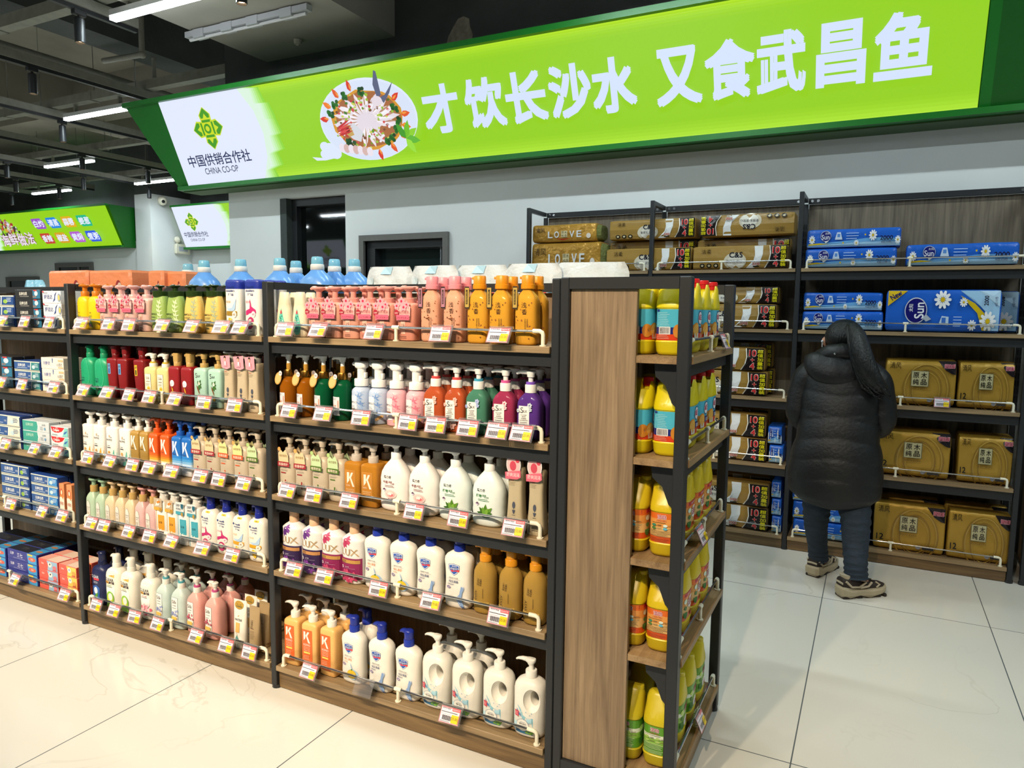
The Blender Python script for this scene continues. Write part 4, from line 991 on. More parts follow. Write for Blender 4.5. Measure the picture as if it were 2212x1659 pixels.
def d_clear(art):
    def f(p, w, h):
        dark = art == 'n'; ink = 'e4e6f0' if dark else '1e1e22'
        if not dark:
            p.rect(-w*.78, h*.03, w*.52, h*.88, 'f2efe6', 6, 2)
            if art == 'g': p.fan([(-w*.70, h*.87), (w*.5, h*.87), (w*.5, h*.80), (-w*.1, h*.82)], 'e6b455'); p.text('去屑', w*.2, h*.845, h*.03, 'b06a1e', .01)
        p.text('CLEAR', -w*.12, h*.735, h*.075, ink, .002, maxw=w*1.2)
        if dark: p.rect(-w*.3, h*.645, w*.45, h*.70, 'c8384a'); small(p, w, h, .60, 2, 'c8ccda', -.3, .45, .03); p.fan([(-w*.5, h*.13), (w*.45, h*.13), (w*.5, h*.46), (w*.1, h*.52), (-w*.4, h*.48)], '2f5fae'); p.disc(0, h*.38, w*.25, h*.09, 'dfe6f0', 12); p.leaf(-w*.15, h*.18, h*.2, h*.09, .9, '5da03a'); return
        p.rect(-w*.68, h*.635, -w*.2, h*.69, 'e0a83a'); p.fan([(-w*.2, h*.635), (w*.48, h*.635), (w*.48, h*.69), (-w*.1, h*.69)], '2e2430'); p.text('清扬', -w*.44, h*.662, h*.04, '5a2a1e', .01); p.text('去屑', w*.2, h*.662, h*.04, 'e6d6c0', .008)
        p.text('去屑洗发露', -w*.1, h*.595, h*.03, '5f9a2e' if art == 'g' else 'c23a5e', .01, maxw=w*.9); small(p, w, h, .555, 1, '3a3a3a', -.5, .4)
        if art == 'g':
            p.disc(-w*.05, h*.28, w*.5, h*.17, '8cc63a', 20); p.disc(-w*.05, h*.28, w*.36, h*.12, 'd8dc3c', 18); p.disc(w*.02, h*.32, w*.28, h*.09, 'f2efe6', 14)
            for i in range(12): p.leaf(-w*.65+w*.1*i, h*.04, h*.14, h*.03, 1.1+.06*i, ('6fae2e', '8fcf3a')[i % 2]); p.e -= p.st
        else:
            for i in range(16): a = i*.9; k = .12+.022*i; p.disc(-w*.02+w*k*1.4*math.cos(a), h*.27+h*k*.34*math.sin(a), w*.16, h*.04, ('e79aa8', 'f1bcc2', 'd9607a', 'f6d5d6')[i % 4], 9, rot=a); p.e -= p.st
            p.disc(w*.05, h*.17, w*.22, h*.05, 'c22a55', 12)
    return f
def d_silkcard(fl, fl2):
    def f(p, w, h):
        p.rect(-w*.66, h*.14, w*.30, h*.80, '5a5a5e'); p.rect(-w*.63, h*.145, w*.27, h*.795, 'e6e4de'); p.text('Silk', -w*.2, h*.69, h*.085, '2a2a2a', .0); p.text('花の香氛', -w*.18, h*.60, h*.03, '55555a', .004, maxw=w*.75); small(p, w, h, .53, 1, '55555a', -.5, .1)
        for i in range(9): p.flower(w*random.uniform(-.62, .25), h*random.uniform(.37, .50), h*.035, fl, fl2, 5)
        p.rect(-w*.55, h*.25, w*.2, h*.33, 'e8bf5a'); small(p, w, h, .20, 2, '77777a', -.5, .1, .025, .007); p.rect(-w*.3, h*.055, w*.05, h*.075, '6a5a5a')
    return f
def d_joh(p, w, h):
    p.fan([(0, h*.64), (-w*.22, h*.50), (-w*.42, h*.34), (-w*.52, h*.22), (-w*.42, h*.11), (-w*.2, h*.055), (0, h*.045), (w*.2, h*.055), (w*.42, h*.11), (w*.52, h*.22), (w*.42, h*.34), (w*.22, h*.50)], '67c4b0')
    p.text("Johnson's", -w*.02, h*.27, h*.06, '1f3f86', .008, maxw=w*.85); p.text('强生', -w*.0, h*.20, h*.045, '1f3f86', .014); p.leaf(0, h*.50, h*.10, h*.05, PI/2, 'd9444e')
    for x, z, c in ((-.12, .44, '2f7a6a'), (.12, .46, '2f7a6a'), (-.2, .37, 'd9b07a'), (.05, .36, '2f7a6a'), (.25, .35, 'e9dfe2'), (-.02, .41, '2f7a6a')): p.disc(w*x, h*z, w*.06, h*.018, c, 8)
    p.rect(-w*.3, h*.12, w*.3, h*.13, '2a8a78')
def d_blo(p, w, h):
    p.rect(-w*.45, h*.18, w*.1, h*.56, 'd38f7c', 2, 2); p.rect(-w*.43, h*.185, w*.08, h*.555, 'efb6a2', 2, 2); p.text('浅香', -w*.17, h*.37, h*.17, '5a2f34', .0, rot=.1, maxw=w*.42); small(p, w, h, .11, 2, '7a4a40', -.5, .3, .04, .012)
def t_blo(txt):
    def f(r, w, d, hb):
        pl = lambda u, v, e: Vector((u, -d-.005-e, v))
        p = Pr(pl, 0, .0004); z = hb*.80
        p.fan([(-w*.95, z+.004), (-w*.8, z+.022), (-w*.3, z+.032), (w*.4, z+.026), (w*.75, z+.010), (w*.7, z-.036), (-w*.8, z-.036)], 'f2b3ae')
        for x, q, rr in ((-.25, .030, .017), (.35, .018, .015), (-.75, .014, .014), (.05, .010, .016)): p.flower(w*x, z+q, rr, 'f0a0aa', 'c22a52', 5)
        p.disc(-w*.75, z-.010, .0095, .0115, 'a8283a', 14); p.text('氨基酸', -w*.75, z-.010, .005, 'f0d0c8', .0, maxw=.015)
        p.text(txt, w*.05, z-.006, .0105, '9a4a50', .0, maxw=w*1.2); p.rect(-w*.75, z-.033, w*.72, z-.016, 'e2657e', 2, 1); p.text('クリアスキン', 0, z-.026, .007, '5a1e30', .004, maxw=w*1.3); p.build('hang_tag', r)
    return f
def d_clr(p, w, h):
    p.text('浅', 0, h*.72, h*.10, '3a2416', .0); p.text('香', w*.06, h*.60, h*.10, '3a2416', .0); p.text('樱花沐浴露', w*.15, h*.38, h*.20, '4a3020', .0, maxw=w*.12)
    p.text('氨基酸', w*.34, h*.40, h*.16, '4a3020', .0, maxw=w*.10)
    rn = random.Random(int(w*1e5))
    for i in range(26): p.disc(w*rn.uniform(-.9, .9), h*rn.uniform(.08, .82), w*.07*rn.random()+w*.02, h*.014, ('6a3a1a', '8a4a2a', 'a05a3a')[i % 3], 6, rot=rn.random()*3); p.e -= p.st
def t_clr(c):
    def f(r, w, d, hb):
        p = Pr(lambda u, v, e: Vector((u, -d*.9-.006-e, v)), 0, .0005); z = hb*.86
        p.fan([(-w*1.02, z-.036), (-w*1.06, z-.03), (-w*1.06, z+.028), (-w*1.0, z+.034), (-w*.62, z+.034), (-w*.56, z+.028), (-w*.56, z-.03), (-w*.6, z-.036)], '2a2220'); p.fan([(-w*1.0, z-.032), (-w*1.0, z+.03), (-w*.6, z+.03), (-w*.6, z-.032)], c); p.rect(-w*.9, z-.022, -w*.72, z+.024, '3a3226', 1, 1); p.text('花瓣浴', -w*.81, z, .04, c, .0, maxw=w*.14); p.build('neck_tag', r)
    return f
def d_amp(p, w, h):
    p.rect(-w*.75, h*.13, w*.28, h*.58, 'd9d9de', 6, 2); p.rect(w*.02, h*.14, w*.03, h*.57, '8a8a8e', 1, 1); small(p, w, h, .54, 2, '55555a', -.68, -.1, .03, .008)
    p.text('氨基酸', w*.14, h*.38, h*.26, 'd07a3a', .004, maxw=w*.14); p.text('香氛', -w*.4, h*.35, h*.07, 'd07a3a', .004); small(p, w, h, .30, 5, '66666a', -.68, -.1, .028, .008)
def t_amp(r, w, d, hb):
    p = Pr(lambda u, v, e: Vector((u, -d-.006-e, v)), 0, .0008); z = hb*.98
    p.disc(-w*.42, z-.006, .0165, .025, 'c99a4e', 20, rot=-.4); p.disc(-w*.42, z-.006, .0135, .021, 'dfb878', 18, rot=-.4); p.disc(-w*.02, z+.014, .0085, .0095, 'e9dcdc', 16); p.text('Ha', -w*.02, z+.014, .006, '5a4a4a', .0); p.build('hang_tag', r)
def d_foam(c1, c2, bg):
    def f(p, w, h):
        for i in range(6):
            z = h*(.30+.10*i); x = w*(.35+.14*math.sin(1.3*i))
            for a in (.5, 1.4, 2.4, -.4): p.leaf(x, z, h*.12, h*.04, a, (c1, c2)[i % 2]); p.e -= p.st
        p.e += p.st
        p.rect(-w*.86, h*.17, w*.12, h*.74, bg, 7, 2); p.text('MEIPOLO', -w*.36, h*.56, h*.055, '33343c', .004, maxw=w*.95); small(p, w, h, .46, 3, '55555c', -.72, -.05, .035, .008); p.rect(-w*.7, h*.355, -w*.05, h*.385, '8a5a3a'); p.rect(-w*.5, h*.27, -w*.2, h*.28, '55555c')
        for i in range(5): p.disc(w*(.35+.1*i), h*(.14+.02*i), w*.14, h*.04, 'd0a66a', 8); p.e -= p.st
    return f
def d_silkf(fl, cc):
    def f(p, w, h):
        p.rect(-w*.72, h*.22, w*.22, h*.72, 'ece9e4', 5, 2); p.text('S', -w*.42, h*.63, h*.12, '26262a', .0); p.text('ILK', -w*.12, h*.61, h*.055, '26262a', .002, maxw=w*.35)
        p.text('FLOWER', -w*.25, h*.53, h*.026, '44444a', .0, maxw=w*.62); p.text('SENSE', -w*.25, h*.495, h*.024, '44444a', .0, maxw=w*.5); p.text('花漾香氛', -w*.25, h*.455, h*.03, '44444a', .004, maxw=w*.6); p.rect(-w*.62, h*.415, w*.12, h*.422, '44444a', 2, 1); small(p, w, h, .37, 3, '66666a', -.6, .1, .035, .01)
        for x, z, k in ((-.68, .20, 1), (-.35, .15, 1.2), (0, .14, 1.3), (.25, .21, 1), (-.2, .23, .9), (.28, .74, 1.05), (.34, .65, .8), (-.74, .62, .8)): p.flower(w*x, h*z, h*.06*k, fl, cc, 6)
    return f
def d_Kam(p, w, h):
    p.rect(-w*.72, h*.16, w*.45, h*.80, 'd39a52', 2, 2); p.rect(-w*.69, h*.165, w*.42, h*.795, 'b97a2a', 2, 2)
    z = h*.60; t = h*.15; c = 'ead9c8'
    p.poly([(-w*.52, z-t*.75), (-w*.24, z-t*.25), (-w*.24, z+t), (-w*.52, z+t)], c); p.poly([(-w*.26, z+t*.1), (-w*.0, z+t), (w*.24, z+t), (-w*.04, z+t*.1)], c); p.poly([(-w*.2, z+t*.25), (w*.02, z+t*.15), (w*.4, z-t*1.15), (w*.16, z-t*1.15)], c)
    p.text('KONO', -w*.36, z-t*1.0, h*.035, c, .0, maxw=w*.45); p.text('FRAGRANCE', -w*.13, h*.36, h*.028, 'e6cfa6', .0, maxw=w*.95); p.text('QUICKSAND', -w*.13, h*.315, h*.028, 'e6cfa6', .0, maxw=w*.9); p.text('SHOWER GEL', -w*.13, h*.27, h*.028, 'e6cfa6', .0, maxw=w*.95)
def d_whi(kind):
    def f(p, w, h):
        ink = '7a2a34' if kind == 'p' else '2f7a3a'
        p.text('隆力奇', -w*.22, h*.665, h*.055, '17171a', .008, maxw=w*.62); p.text('牛奶' if kind == 'p' else '植物', -w*.36, h*.565, h*.06, ink, .014); p.text('滋润', -w*.02, h*.575, h*.038, ink, .01); p.text('沐浴露', w*.12, h*.545, h*.03, ink, .004, maxw=w*.4); small(p, w, h, .50, 2, ink, -.4, .3, .025, .007)
        p.fan([(-w*.45, h*.39), (-w*.58, h*.42), (-w*.45, h*.45), (-w*.32, h*.42)], '5a3a5a'); p.fan([(-w*.58, h*.415), (-w*.45, h*.38), (-w*.32, h*.415)], 'cfc6d6')
        if kind == 'p':
            p.disc(-w*.0, h*.34, w*.42, h*.085, 'f1c9c4', 22); p.disc(w*.02, h*.335, w*.3, h*.06, 'eaa8a4', 20); p.disc(0, h*.35, w*.22, h*.04, 'f6d8d2', 18); p.disc(w*.05, h*.33, w*.16, h*.03, 'd96a72', 14); p.disc(0, h*.345, w*.11, h*.025, 'f7e9e2', 12)
            p.disc(w*.15, h*.225, w*.24, h*.03, '4f1e2e', 18); p.leaf(-w*.1, h*.205, h*.06, h*.05, PI/2, '8a4a5a')
        else:
            p.disc(w*.12, h*.205, w*.28, h*.032, '1e5a3a', 18); p.text('植物', w*.12, h*.205, h*.028, 'cfe6cf', .0)
            for a, L, c in ((1.5, .2, '4f7f1e'), (2.3, .18, '3f6a1a'), (.8, .2, '5f8f2a'), (2.9, .17, '2f5a1a'), (.3, .15, '3f6f1e'), (1.1, .14, '7aa83a'), (1.9, .15, '6a9a34')): p.leaf(w*.05, h*.23, h*L, h*.075, a, c)
    return f
def d_lux(bg, fl, fl2, cu):
    def f(p, w, h):
        for a in (0, .6, 1.3, 2.0): p.leaf(-w*.55, h*.84, h*.14, h*.08, a-1.4, fl); p.leaf(-w*.2, h*.87, h*.11, h*.07, a-.9, fl2)
        p.rect(-w*.97, h*.10, w*.97, h*.53, bg, 14, 3)
        t, x, z = h*.10, -w*.05, h*.60; c = 'a8875a'
        p.poly([(x-w*.72, z), (x-w*.62, z), (x-w*.62, z+t*1.2), (x-w*.72, z+t*1.2)], c); p.poly([(x-w*.72, z), (x-w*.66, z-t*.12), (x-w*.3, z-t*.1), (x-w*.3, z+t*.02)], c)
        p.poly([(x-w*.28, z+t*.3), (x-w*.18, z+t*.3), (x-w*.18, z+t*1.2), (x-w*.28, z+t*1.2)], c); p.poly([(x-w*.28, z+t*.3), (x-w*.1, z-t*.15), (x+w*.1, z-t*.15), (x+w*.2, z+t*.3), (x+w*.1, z+t*.3), (x+w*.05, z), (x-w*.1, z), (x-w*.18, z+t*.3)], c); p.poly([(x+w*.1, z+t*.3), (x+w*.2, z+t*.3), (x+w*.2, z+t*1.2), (x+w*.1, z+t*1.2)], c)
        p.poly([(x+w*.22, z+t*1.2), (x+w*.34, z+t*1.2), (x+w*.92, z-t*.2), (x+w*.8, z-t*.1)], c); p.poly([(x+w*.22, z-t*.1), (x+w*.32, z-t*.1), (x+w*.84, z+t*1.2), (x+w*.72, z+t*1.2)], 'b89a6a')
        p.rect(-w*.74, h*.43, w*.9, h*.50, cu, 10, 1); p.text('魅惑幽香', -w*.42, h*.475, h*.024, '4a2a1e', .008, maxw=w*.5); small(p, w, h, .44, 1, '5a3a2a', -.7, -.2)
        p.disc(-w*.6, h*.345, w*.11, h*.03, 'e9dfe9', 12, inner=.6); p.text('香水香氛', -w*.12, h*.355, h*.022, 'd6c8d8', .004, maxw=w*.6); p.rect(-w*.4, h*.325, w*.6, h*.328, 'c6b4ca', 6, 1)
        for x_, z_, k in ((-.35, .17, 1.2), (.1, .14, 1), (.5, .17, .9), (-.1, .22, .9)):
            for i in range(5): p.leaf(w*x_, h*z_, h*.12*k, h*.085*k, i*1.257+.3, (fl, fl2)[i % 2]); p.e -= p.st
            p.e += p.st
            p.disc(w*x_, h*z_, w*.07, h*.02, 'e6cfe0', 8)
        p.leaf(0, h*.12, h*.1, h*.06, -1.4, fl); p.leaf(w*.2, h*.12, h*.09, h*.06, -1.0, fl2)
    return f
def shield(p, w, h, z):
    def sh(k, c): p.fan([(-w*.42*k-w*.1, z+h*.075*k), (-w*.1, z+h*.10*k), (w*.42*k-w*.1, z+h*.075*k), (w*.40*k-w*.1, z-h*.01*k), (w*.22*k-w*.1, z-h*.075*k), (-w*.1, z-h*.115*k), (-w*.22*k-w*.1, z-h*.075*k), (-w*.40*k-w*.1, z-h*.01*k)], c)
    sh(1, '2a4a8a'); sh(.92, 'eef0f4'); sh(.82, '2a59b0'); p.fan([(-w*.35, z-h*.02), (w*.28, z-.0), (w*.30, z-h*.035), (-w*.25, z-h*.05)], 'd9403a')
    p.text('Safeguard', -w*.08, z+h*.012, h*.052, '24448a', .02, maxw=w*1.12, rot=.06); p.text('Safeguard', -w*.08, z+h*.012, h*.048, 'e4e6ee', .0, maxw=w*1.05, rot=.06); p.text('舒肤佳', -w*.05, z+h*.055, h*.03, 'dfe6f4', .0, maxw=w*.45)
def d_safe(kind):
    def f(p, w, h):
        shield(p, w, h, h*.70); p.text('健康净护沐浴露', -w*.12, h*.545, h*.024, '55565c', .0, maxw=w*1.0); p.rect(-w*.62, h*.522, w*.38, h*.525, '9a9aa0', 4, 1)
        p.text('持久清爽' if kind == 'l' else '纯白清香', -w*.12, h*.482, h*.046, 'd9824a' if kind == 'l' else '2a3f6e', .008, maxw=w*1.05); p.text('柠檬香' if kind == 'l' else '经典净护', -w*.32, h*.43, h*.03, 'd99a62' if kind == 'l' else '2a3f6e', .0, maxw=w*.6); p.disc(-w*.48, h*.375, w*.15, h*.026, '8a7aa8', 12, inner=.5)
        if kind == 'l':
            p.leaf(w*.25, h*.30, h*.14, h*.022, 1.9, '9ab4d4'); p.disc(w*.30, h*.205, w*.46, h*.105, 'a9c6e0', 24); p.disc(w*.22, h*.205, w*.38, h*.088, 'e0b41e', 24); p.disc(w*.22, h*.205, w*.33, h*.076, 'ecca3e', 22)
            for i in range(9): a = i*.698; p.leaf(w*.22, h*.205, w*.30, h*.020, a, 'e2b828'); p.e -= p.st
            p.e += p.st; p.disc(w*.22, h*.205, w*.05, h*.012, 'f4ecc0', 8); p.leaf(w*.18, h*.29, h*.04, h*.03, .6, '3d7a2e')
        else:
            for i, c in enumerate(('a9bedc', '7d9ccc', 'c6d4e8', '5a80bc', '8aa8d4')):
                o = .045*i; p.fan([(w*(.62-o), h*.42), (w*(.55-o), h*.34), (w*(.20+o*.6), h*.24), (w*(.12+o), h*.16), (w*(.35+o), h*.06), (w*(.45+o), h*.055), (w*(.24+o), h*.16), (w*(.32+o), h*.25), (w*(.62-o*.5), h*.36)], c)
            p.fan([(w*.3, h*.09), (w*.5, h*.03), (w*.75, h*.02), (w*.55, h*.05)], '4a6fae')
        p.leaf(-w*.8, h*.15, h*.22, h*.008, .6, 'c9c2b8')
    return f
def d_amc(p, w, h):
    p.text('浅香', -w*.15, h*.62, h*.14, '4a3416', .0, maxw=w*.5, rot=-.1); p.text('ASAKA', -w*.5, h*.32, h*.06, '5a4420', .0, rot=-PI/2, maxw=h*.3); p.text('氨基酸沐浴露', w*.2, h*.42, h*.20, '4a3416', .0, maxw=w*.1); p.rect(-w*.85, h*.17, w*.7, h*.25, 'c9a552', 6, 1)
def d_K5(p, w, h):
    p.rect(-w*.84, h*.12, w*.50, h*.86, 'd9642a', 5, 3); z = h*.71; t = h*.11; c = 'ece6da'
    p.poly([(-w*.60, z-t*.75), (-w*.36, z-t*.25), (-w*.36, z+t), (-w*.60, z+t)], c); p.poly([(-w*.38, z+t*.1), (-w*.08, z+t), (w*.16, z+t), (-w*.14, z+t*.1)], c); p.poly([(-w*.3, z+t*.25), (-w*.06, z+t*.15), (w*.26, z-t*1.1), (w*.02, z-t*1.1)], c)
    p.text('KONO', -w*.17, h*.545, h*.045, c, .004, maxw=w*.85); p.text('FRAGRANCE', -w*.17, h*.495, h*.02, 'f0c8a8', .0, maxw=w*.9); p.text('MOISTURIZE', -w*.17, h*.463, h*.02, 'f0c8a8', .0, maxw=w*.9); p.text('Shower Gel', -w*.17, h*.43, h*.022, 'f6ded0', .004, maxw=w*.85); p.rect(-w*.56, h*.365, w*.24, h*.40, 'f0cf62', 3, 1); small(p, w, h, .31, 3, 'f0c0a0', -.6, .3, .03, .008)
def d_big(p, w, h):
    p.fan([(-w*.90, h*.52), (-w*.55, h*.555), (-w*.35, h*.50), (-w*.2, h*.40), (w*.05, h*.36), (w*.45, h*.37), (w*.45, h*.07), (-w*.90, h*.10)], '8fc3d2')
    p.fan([(-w*.90, h*.30), (-w*.6, h*.25), (-w*.7, h*.10), (-w*.9, h*.10)], 'b9dbe4'); p.rect(-w*.88, h*.075, w*.43, h*.125, '2f6a92', 5, 1); p.leaf(-w*.05, h*.10, h*.14, h*.06, .35, '6a9a3a'); p.leaf(w*.2, h*.085, h*.12, h*.05, .5, '7aae42')
    p.fan([(w*.02, h*.27), (w*.38, h*.28), (w*.38, h*.355), (w*.05, h*.35)], 'a8d3e2'); p.fan([(-w*.62, h*.50), (-w*.56, h*.44), (-w*.35, h*.42), (-w*.3, h*.36), (-w*.42, h*.39), (-w*.6, h*.42)], '4a86ba')
    for i in range(14): p.disc(w*random.uniform(-.85, .38), h*random.uniform(.13, .48), w*.03, h*.008, ('d9eef4', '5f9ec4')[i % 2], 7); p.e -= p.st
    p.e += p.st
    p.disc(-w*.20, h*.225, w*.42, h*.105, '6f86a6', 26); p.disc(-w*.20, h*.225, w*.40, h*.10, 'f0ece2', 26); p.text('清新靓肤', -w*.20, h*.245, h*.032, '5a5a56', .002, maxw=w*.6); p.text('沐浴露', -w*.20, h*.20, h*.032, '5a5a56', .002, maxw=w*.42); p.rect(-w*.35, h*.275, -w*.05, h*.28, '4a6a9a', 2, 1)
    p.rect(-w*.74, h*.36, -w*.47, h*.46, 'c9304a', 2, 1); p.text('蜂花', -w*.605, h*.41, h*.07, 'eeb0b4', .0, maxw=w*.2)
def d_tub(p, w, h):
    p.fan([(-w*.9, h*.30), (-w*.2, h*.36), (w*.9, h*.30), (w*.85, h*.10), (-w*.75, h*.10)], 'b09a78'); p.fan([(-w*.9, h*.24), (-w*.1, h*.28), (w*.3, h*.18), (-w*.7, h*.10)], '4f8a86'); p.fan([(w*.0, h*.14), (w*.5, h*.27), (w*.8, h*.2), (w*.7, h*.08), (-w*.1, h*.08)], 'efeadf')
    p.text('PANTENE', 0, h*.60, h*.05, '33333a', .0, maxw=w*1.1); p.rect(-w*.35, h*.34, w*.25, h*.54, 'd9a85a'); p.leaf(-w*.1, h*.66, h*.06, h*.02, .8, 'b99a6a'); p.disc(-w*.05, h*.90, w*.68, h*.085, 'b08a35', 20); p.text('护发素', -w*.05, h*.92, h*.04, '4a3414', .006, maxw=w*.8); p.text('3分钟奇迹', -w*.05, h*.87, h*.035, '3a5a4a', .006, maxw=w*1.0)
def d_tan(p, w, h):
    p.text('浅香', -w*.25, h*.62, h*.18, '5a4830', .0, maxw=w*.5); p.rect(-w*.5, h*.52, w*.2, h*.53, '5a2a20', 2, 1); small(p, w, h, .46, 6, '7a6648', -.5, .4, .03, .008)
# ---- the catalogue
GOLDM = mat('gold_plated', 'b8863a', .25, metal=1, noise=.05); GOLDP = plas('b8975a', .3)
bottle('yel', 'sunny yellow kids', .078, .052, .150, 'oval', 2.4, 'e8c012', (.017, .022, 'c8741a'), ('disc', .030, 'd07a1c', 1), d_yel)
bottle('pkt', 'pale pink blossom', .078, .056, .142, 'box', 3.2, 'dcb4ac', (.019, .016, 'd3a49e'), ('disc', .038, 'd9a8a2', .95), d_blo, tagfn=t_blo('水润净肤'))
bottle('meg', 'leafy green', .094, .055, .150, 'egg', 2.5, '93ad5a', (.031, .022, '22350f'), ('disc', .024, '22350f', .8), d_mei('c2d2a6'))
bottle('mey', 'leafy yellow', .094, .055, .150, 'egg', 2.5, 'e2bd66', (.031, .022, '22350f'), ('disc', .024, '22350f', .8), d_mei('a3ac86'))
bottle('hsf', 'white gold-print', .085, .045, .214, 'flat', 3, 'e9e6e0', None, None, d_hs('b08a1e', 'y'), noun='blue-capped bottle', bands=[(0, 'e9e6e0'), (.83, '1f2f8e')])
bottle('hsg', 'white magenta-print', .085, .045, .214, 'flat', 3, 'e9e6e0', None, None, d_hs('c23a6e', 'p'), noun='blue-capped bottle', bands=[(0, 'e9e6e0'), (.83, '1f2f8e')])
bottle('rej', 'emerald', .098, .062, .172, 'oval', 2.8, '1f9a6c', (.017, .022, '1d8a60'), ('hook', .038, '167a54', 1.05), d_rej)
bottle('bur', 'burgundy', .070, .058, .178, 'burg', 5, '7d1418', (.0165, .018, '6a1014'), ('block', .036, '73161a', 1.02), d_bur('6a9ac6'))
bottle('buy', 'burgundy yellow-tag', .070, .058, .178, 'burg', 5, '7d1418', (.0165, .018, '6a1014'), ('block', .036, '73161a', 1.02), d_bur('d9b52a'))
bottle('crm', 'cream-yellow', .072, .050, .150, 'box', 5, 'd9c98a', (.0165, .016, 'e6e2d8'), ('spout', .034, 'e9e5dc', 1), d_crm, ring=(.013, .006, 'd0b030'))
bottle('cri', 'crimson gold-pump', .068, .054, .160, 'box', 6, '8c1a20', (.0165, .018, GOLDP), ('block', .036, GOLDP, 1), d_cri)
bottle('mnt', 'mint gold-pump', .076, .056, .160, 'box', 6, 'a6cabb', (.0165, .018, GOLDP), ('spout', .040, GOLDP, 1.05), d_mnt)
def t_card(col):
    def f(r, w, d, hb):
        p = Pr(lambda u, v, e: Vector((u, -d-.006-e, v)), 0, .0006); z = hb+.002
        p.fan([(-w*1.0, z+.022), (w*.75, z+.026), (w*.85, z-.022), (w*.2, z-.030), (-w*.75, z-.024)], col); p.disc(-w*.12, z+.016, w*.2, .007, '2a1e1e', 12); p.disc(-w*.1, z+.010, w*.14, .0065, 'd9a88e', 10); p.fan([(-w*.45, z-.018), (w*.3, z-.018), (w*.2, z+.002), (-w*.3, z+.002)], 'd39aa8'); p.rect(-w*.1, z-.012, w*.1, z+.002, 'f0e9ea', 1, 1); p.build('hang_card', r)
    return f
bottle('tap', 'tapered beige', .060, .048, .190, 'tap', 4.5, 'bfae92', (.022, .022, mat('clear_grey', 'c9c6be', .1, trans=.5, ior=1.2)), ('disc', .020, mat('clear_grey', 'c9c6be', .1, trans=.5, ior=1.2), 1.1), d_tap, tagfn=t_card('dc95a2'))
def t_tap2(r, w, d, hb):
    p = Pr(lambda u, v, e: Vector((u, -d-.004-e, v)), 0, .0006); z = hb-.004
    p.disc(0, z+.014, w*.9, .036, 'd9d2d0', 20); p.disc(0, z+.014, w*.78, .030, 'e6b4b4', 18); p.disc(-w*.05, z+.010, w*.4, .016, 'c8475a', 14); p.disc(w*.5, z+.03, w*.25, .009, 'c83f52', 12)
    p.fan([(-w*1.0, z-.012), (w*.9, z-.002), (w*.95, z-.024), (w*.5, z-.032), (-w*.95, z-.034)], 'e0667a'); p.text('舒爽润泽', 0, z-.018, .013, 'f2d6d8', .004, maxw=w*1.6); p.build('hang_card', r)
bottle('ta2', 'tapered beige', .058, .048, .212, 'tap', 4.5, 'b8a98a', (.020, .018, plas('b0a184')), None, d_tap, noun='bottle with pink tag', tagfn=t_tap2)
bottle('pag', 'white gold-swirl', .078, .048, .170, 'flat', 4, 'e6e2dc', (.0175, .024, 'e9e6e1'), ('mush', .040, 'ebe8e3', .95), d_pan('cf9a2c', 'dfb450'))
bottle('pat', 'white teal-swirl', .078, .048, .170, 'flat', 4, 'e6e2dc', (.0175, .024, 'e9e6e1'), ('mush', .040, 'ebe8e3', .95), d_pan('5fae9e', '8fcabb'))
bottle('Kgo', 'slim gold lettered', .060, .056, .168, 'box', 7, 'a8843e', (.0165, .018, 'e0dcd4'), ('spout', .044, 'e4e0d8', 1), d_K('e6e0d4', sub='c9b080'))
bottle('Kor', 'orange lettered', .060, .056, .168, 'box', 7, 'd9571c', (.0165, .020, 'd04f18'), ('spout', .044, 'd4551c', 1), d_K('f0e2d8', sub='d9a080'), bands=[(0, 'e6dccf'), (.24, 'e6cf9e'), (.31, 'e2a83c'), (.37, 'dd8428'), (.42, 'da6620'), (.47, 'd9571c')])
bottle('Kbl', 'blue lettered', .060, .056, .168, 'box', 7, '1f66b8', (.0165, .020, '1d56ae'), ('spout', .044, '1f5cb6', 1), d_K('e4eaf2', sub='8fa6cc'), bands=[(0, 'dfe1e6'), (.26, 'b9d0e8'), (.32, '7fb4e0'), (.38, '4a9ad8'), (.44, '2a7fce'), (.52, '1f66b8')])
for k, c, lf, t, ds in (('18r', '9a2430', 'd9bf96', '氛香修护', 'red-banded beige'), ('18o', 'd2552a', 'd6cf8e', '净澈去屑', 'orange-banded beige'), ('18g', '4c6b1e', 'bcd0a0', '植萃控油', 'green-banded beige')):
    bottle(k, ds, .078, .056, .160, 'oval', 3.2, 'bfb09a', (.0175, .018, 'b4a692'), ('spout', .042, 'bdae9a', 1.05), d_1838(c), tagfn=t_1838(c, lf, t))
for k, c, pc, ds in (('psg', 'a9bfa6', '8fae92', 'sage green gold-necked'), ('psb', 'd2bd9c', 'c9b08c', 'beige gold-necked'), ('psp', 'd3a9a6', 'cf948e', 'rosy pink gold-necked')):
    bottle(k, ds, .068, .052, .152, 'neck', 4.5, c, (.0165, .030, GOLDP), ('disc', .032, pc, .95), d_pas)
bottle('wor', 'white orange-panel', .068, .050, .172, 'flat', 5, 'e6e3dd', (.018, .020, 'cfcac2'), ('foam', .030, 'd3cfc8', 1.1), d_wo('d9962c', 1), tagfn=t_wo(True))
bottle('wte', 'white teal-panel', .068, .050, .172, 'flat', 5, 'e6e3dd', (.018, .020, 'cfcac2'), ('foam', .030, 'd3cfc8', 1.1), d_wo('3f9cae', 0), tagfn=t_wo(False))
bottle('hpp', 'white magenta-print', .090, .056, .176, 'oval', 2.8, 'e4dfd4', (.017, .022, '1d2a8a'), ('hook', .036, '1b2684', 1.05), d_yellowtag(d_hs('c23a6e', 'p')), noun='blue-pump bottle')
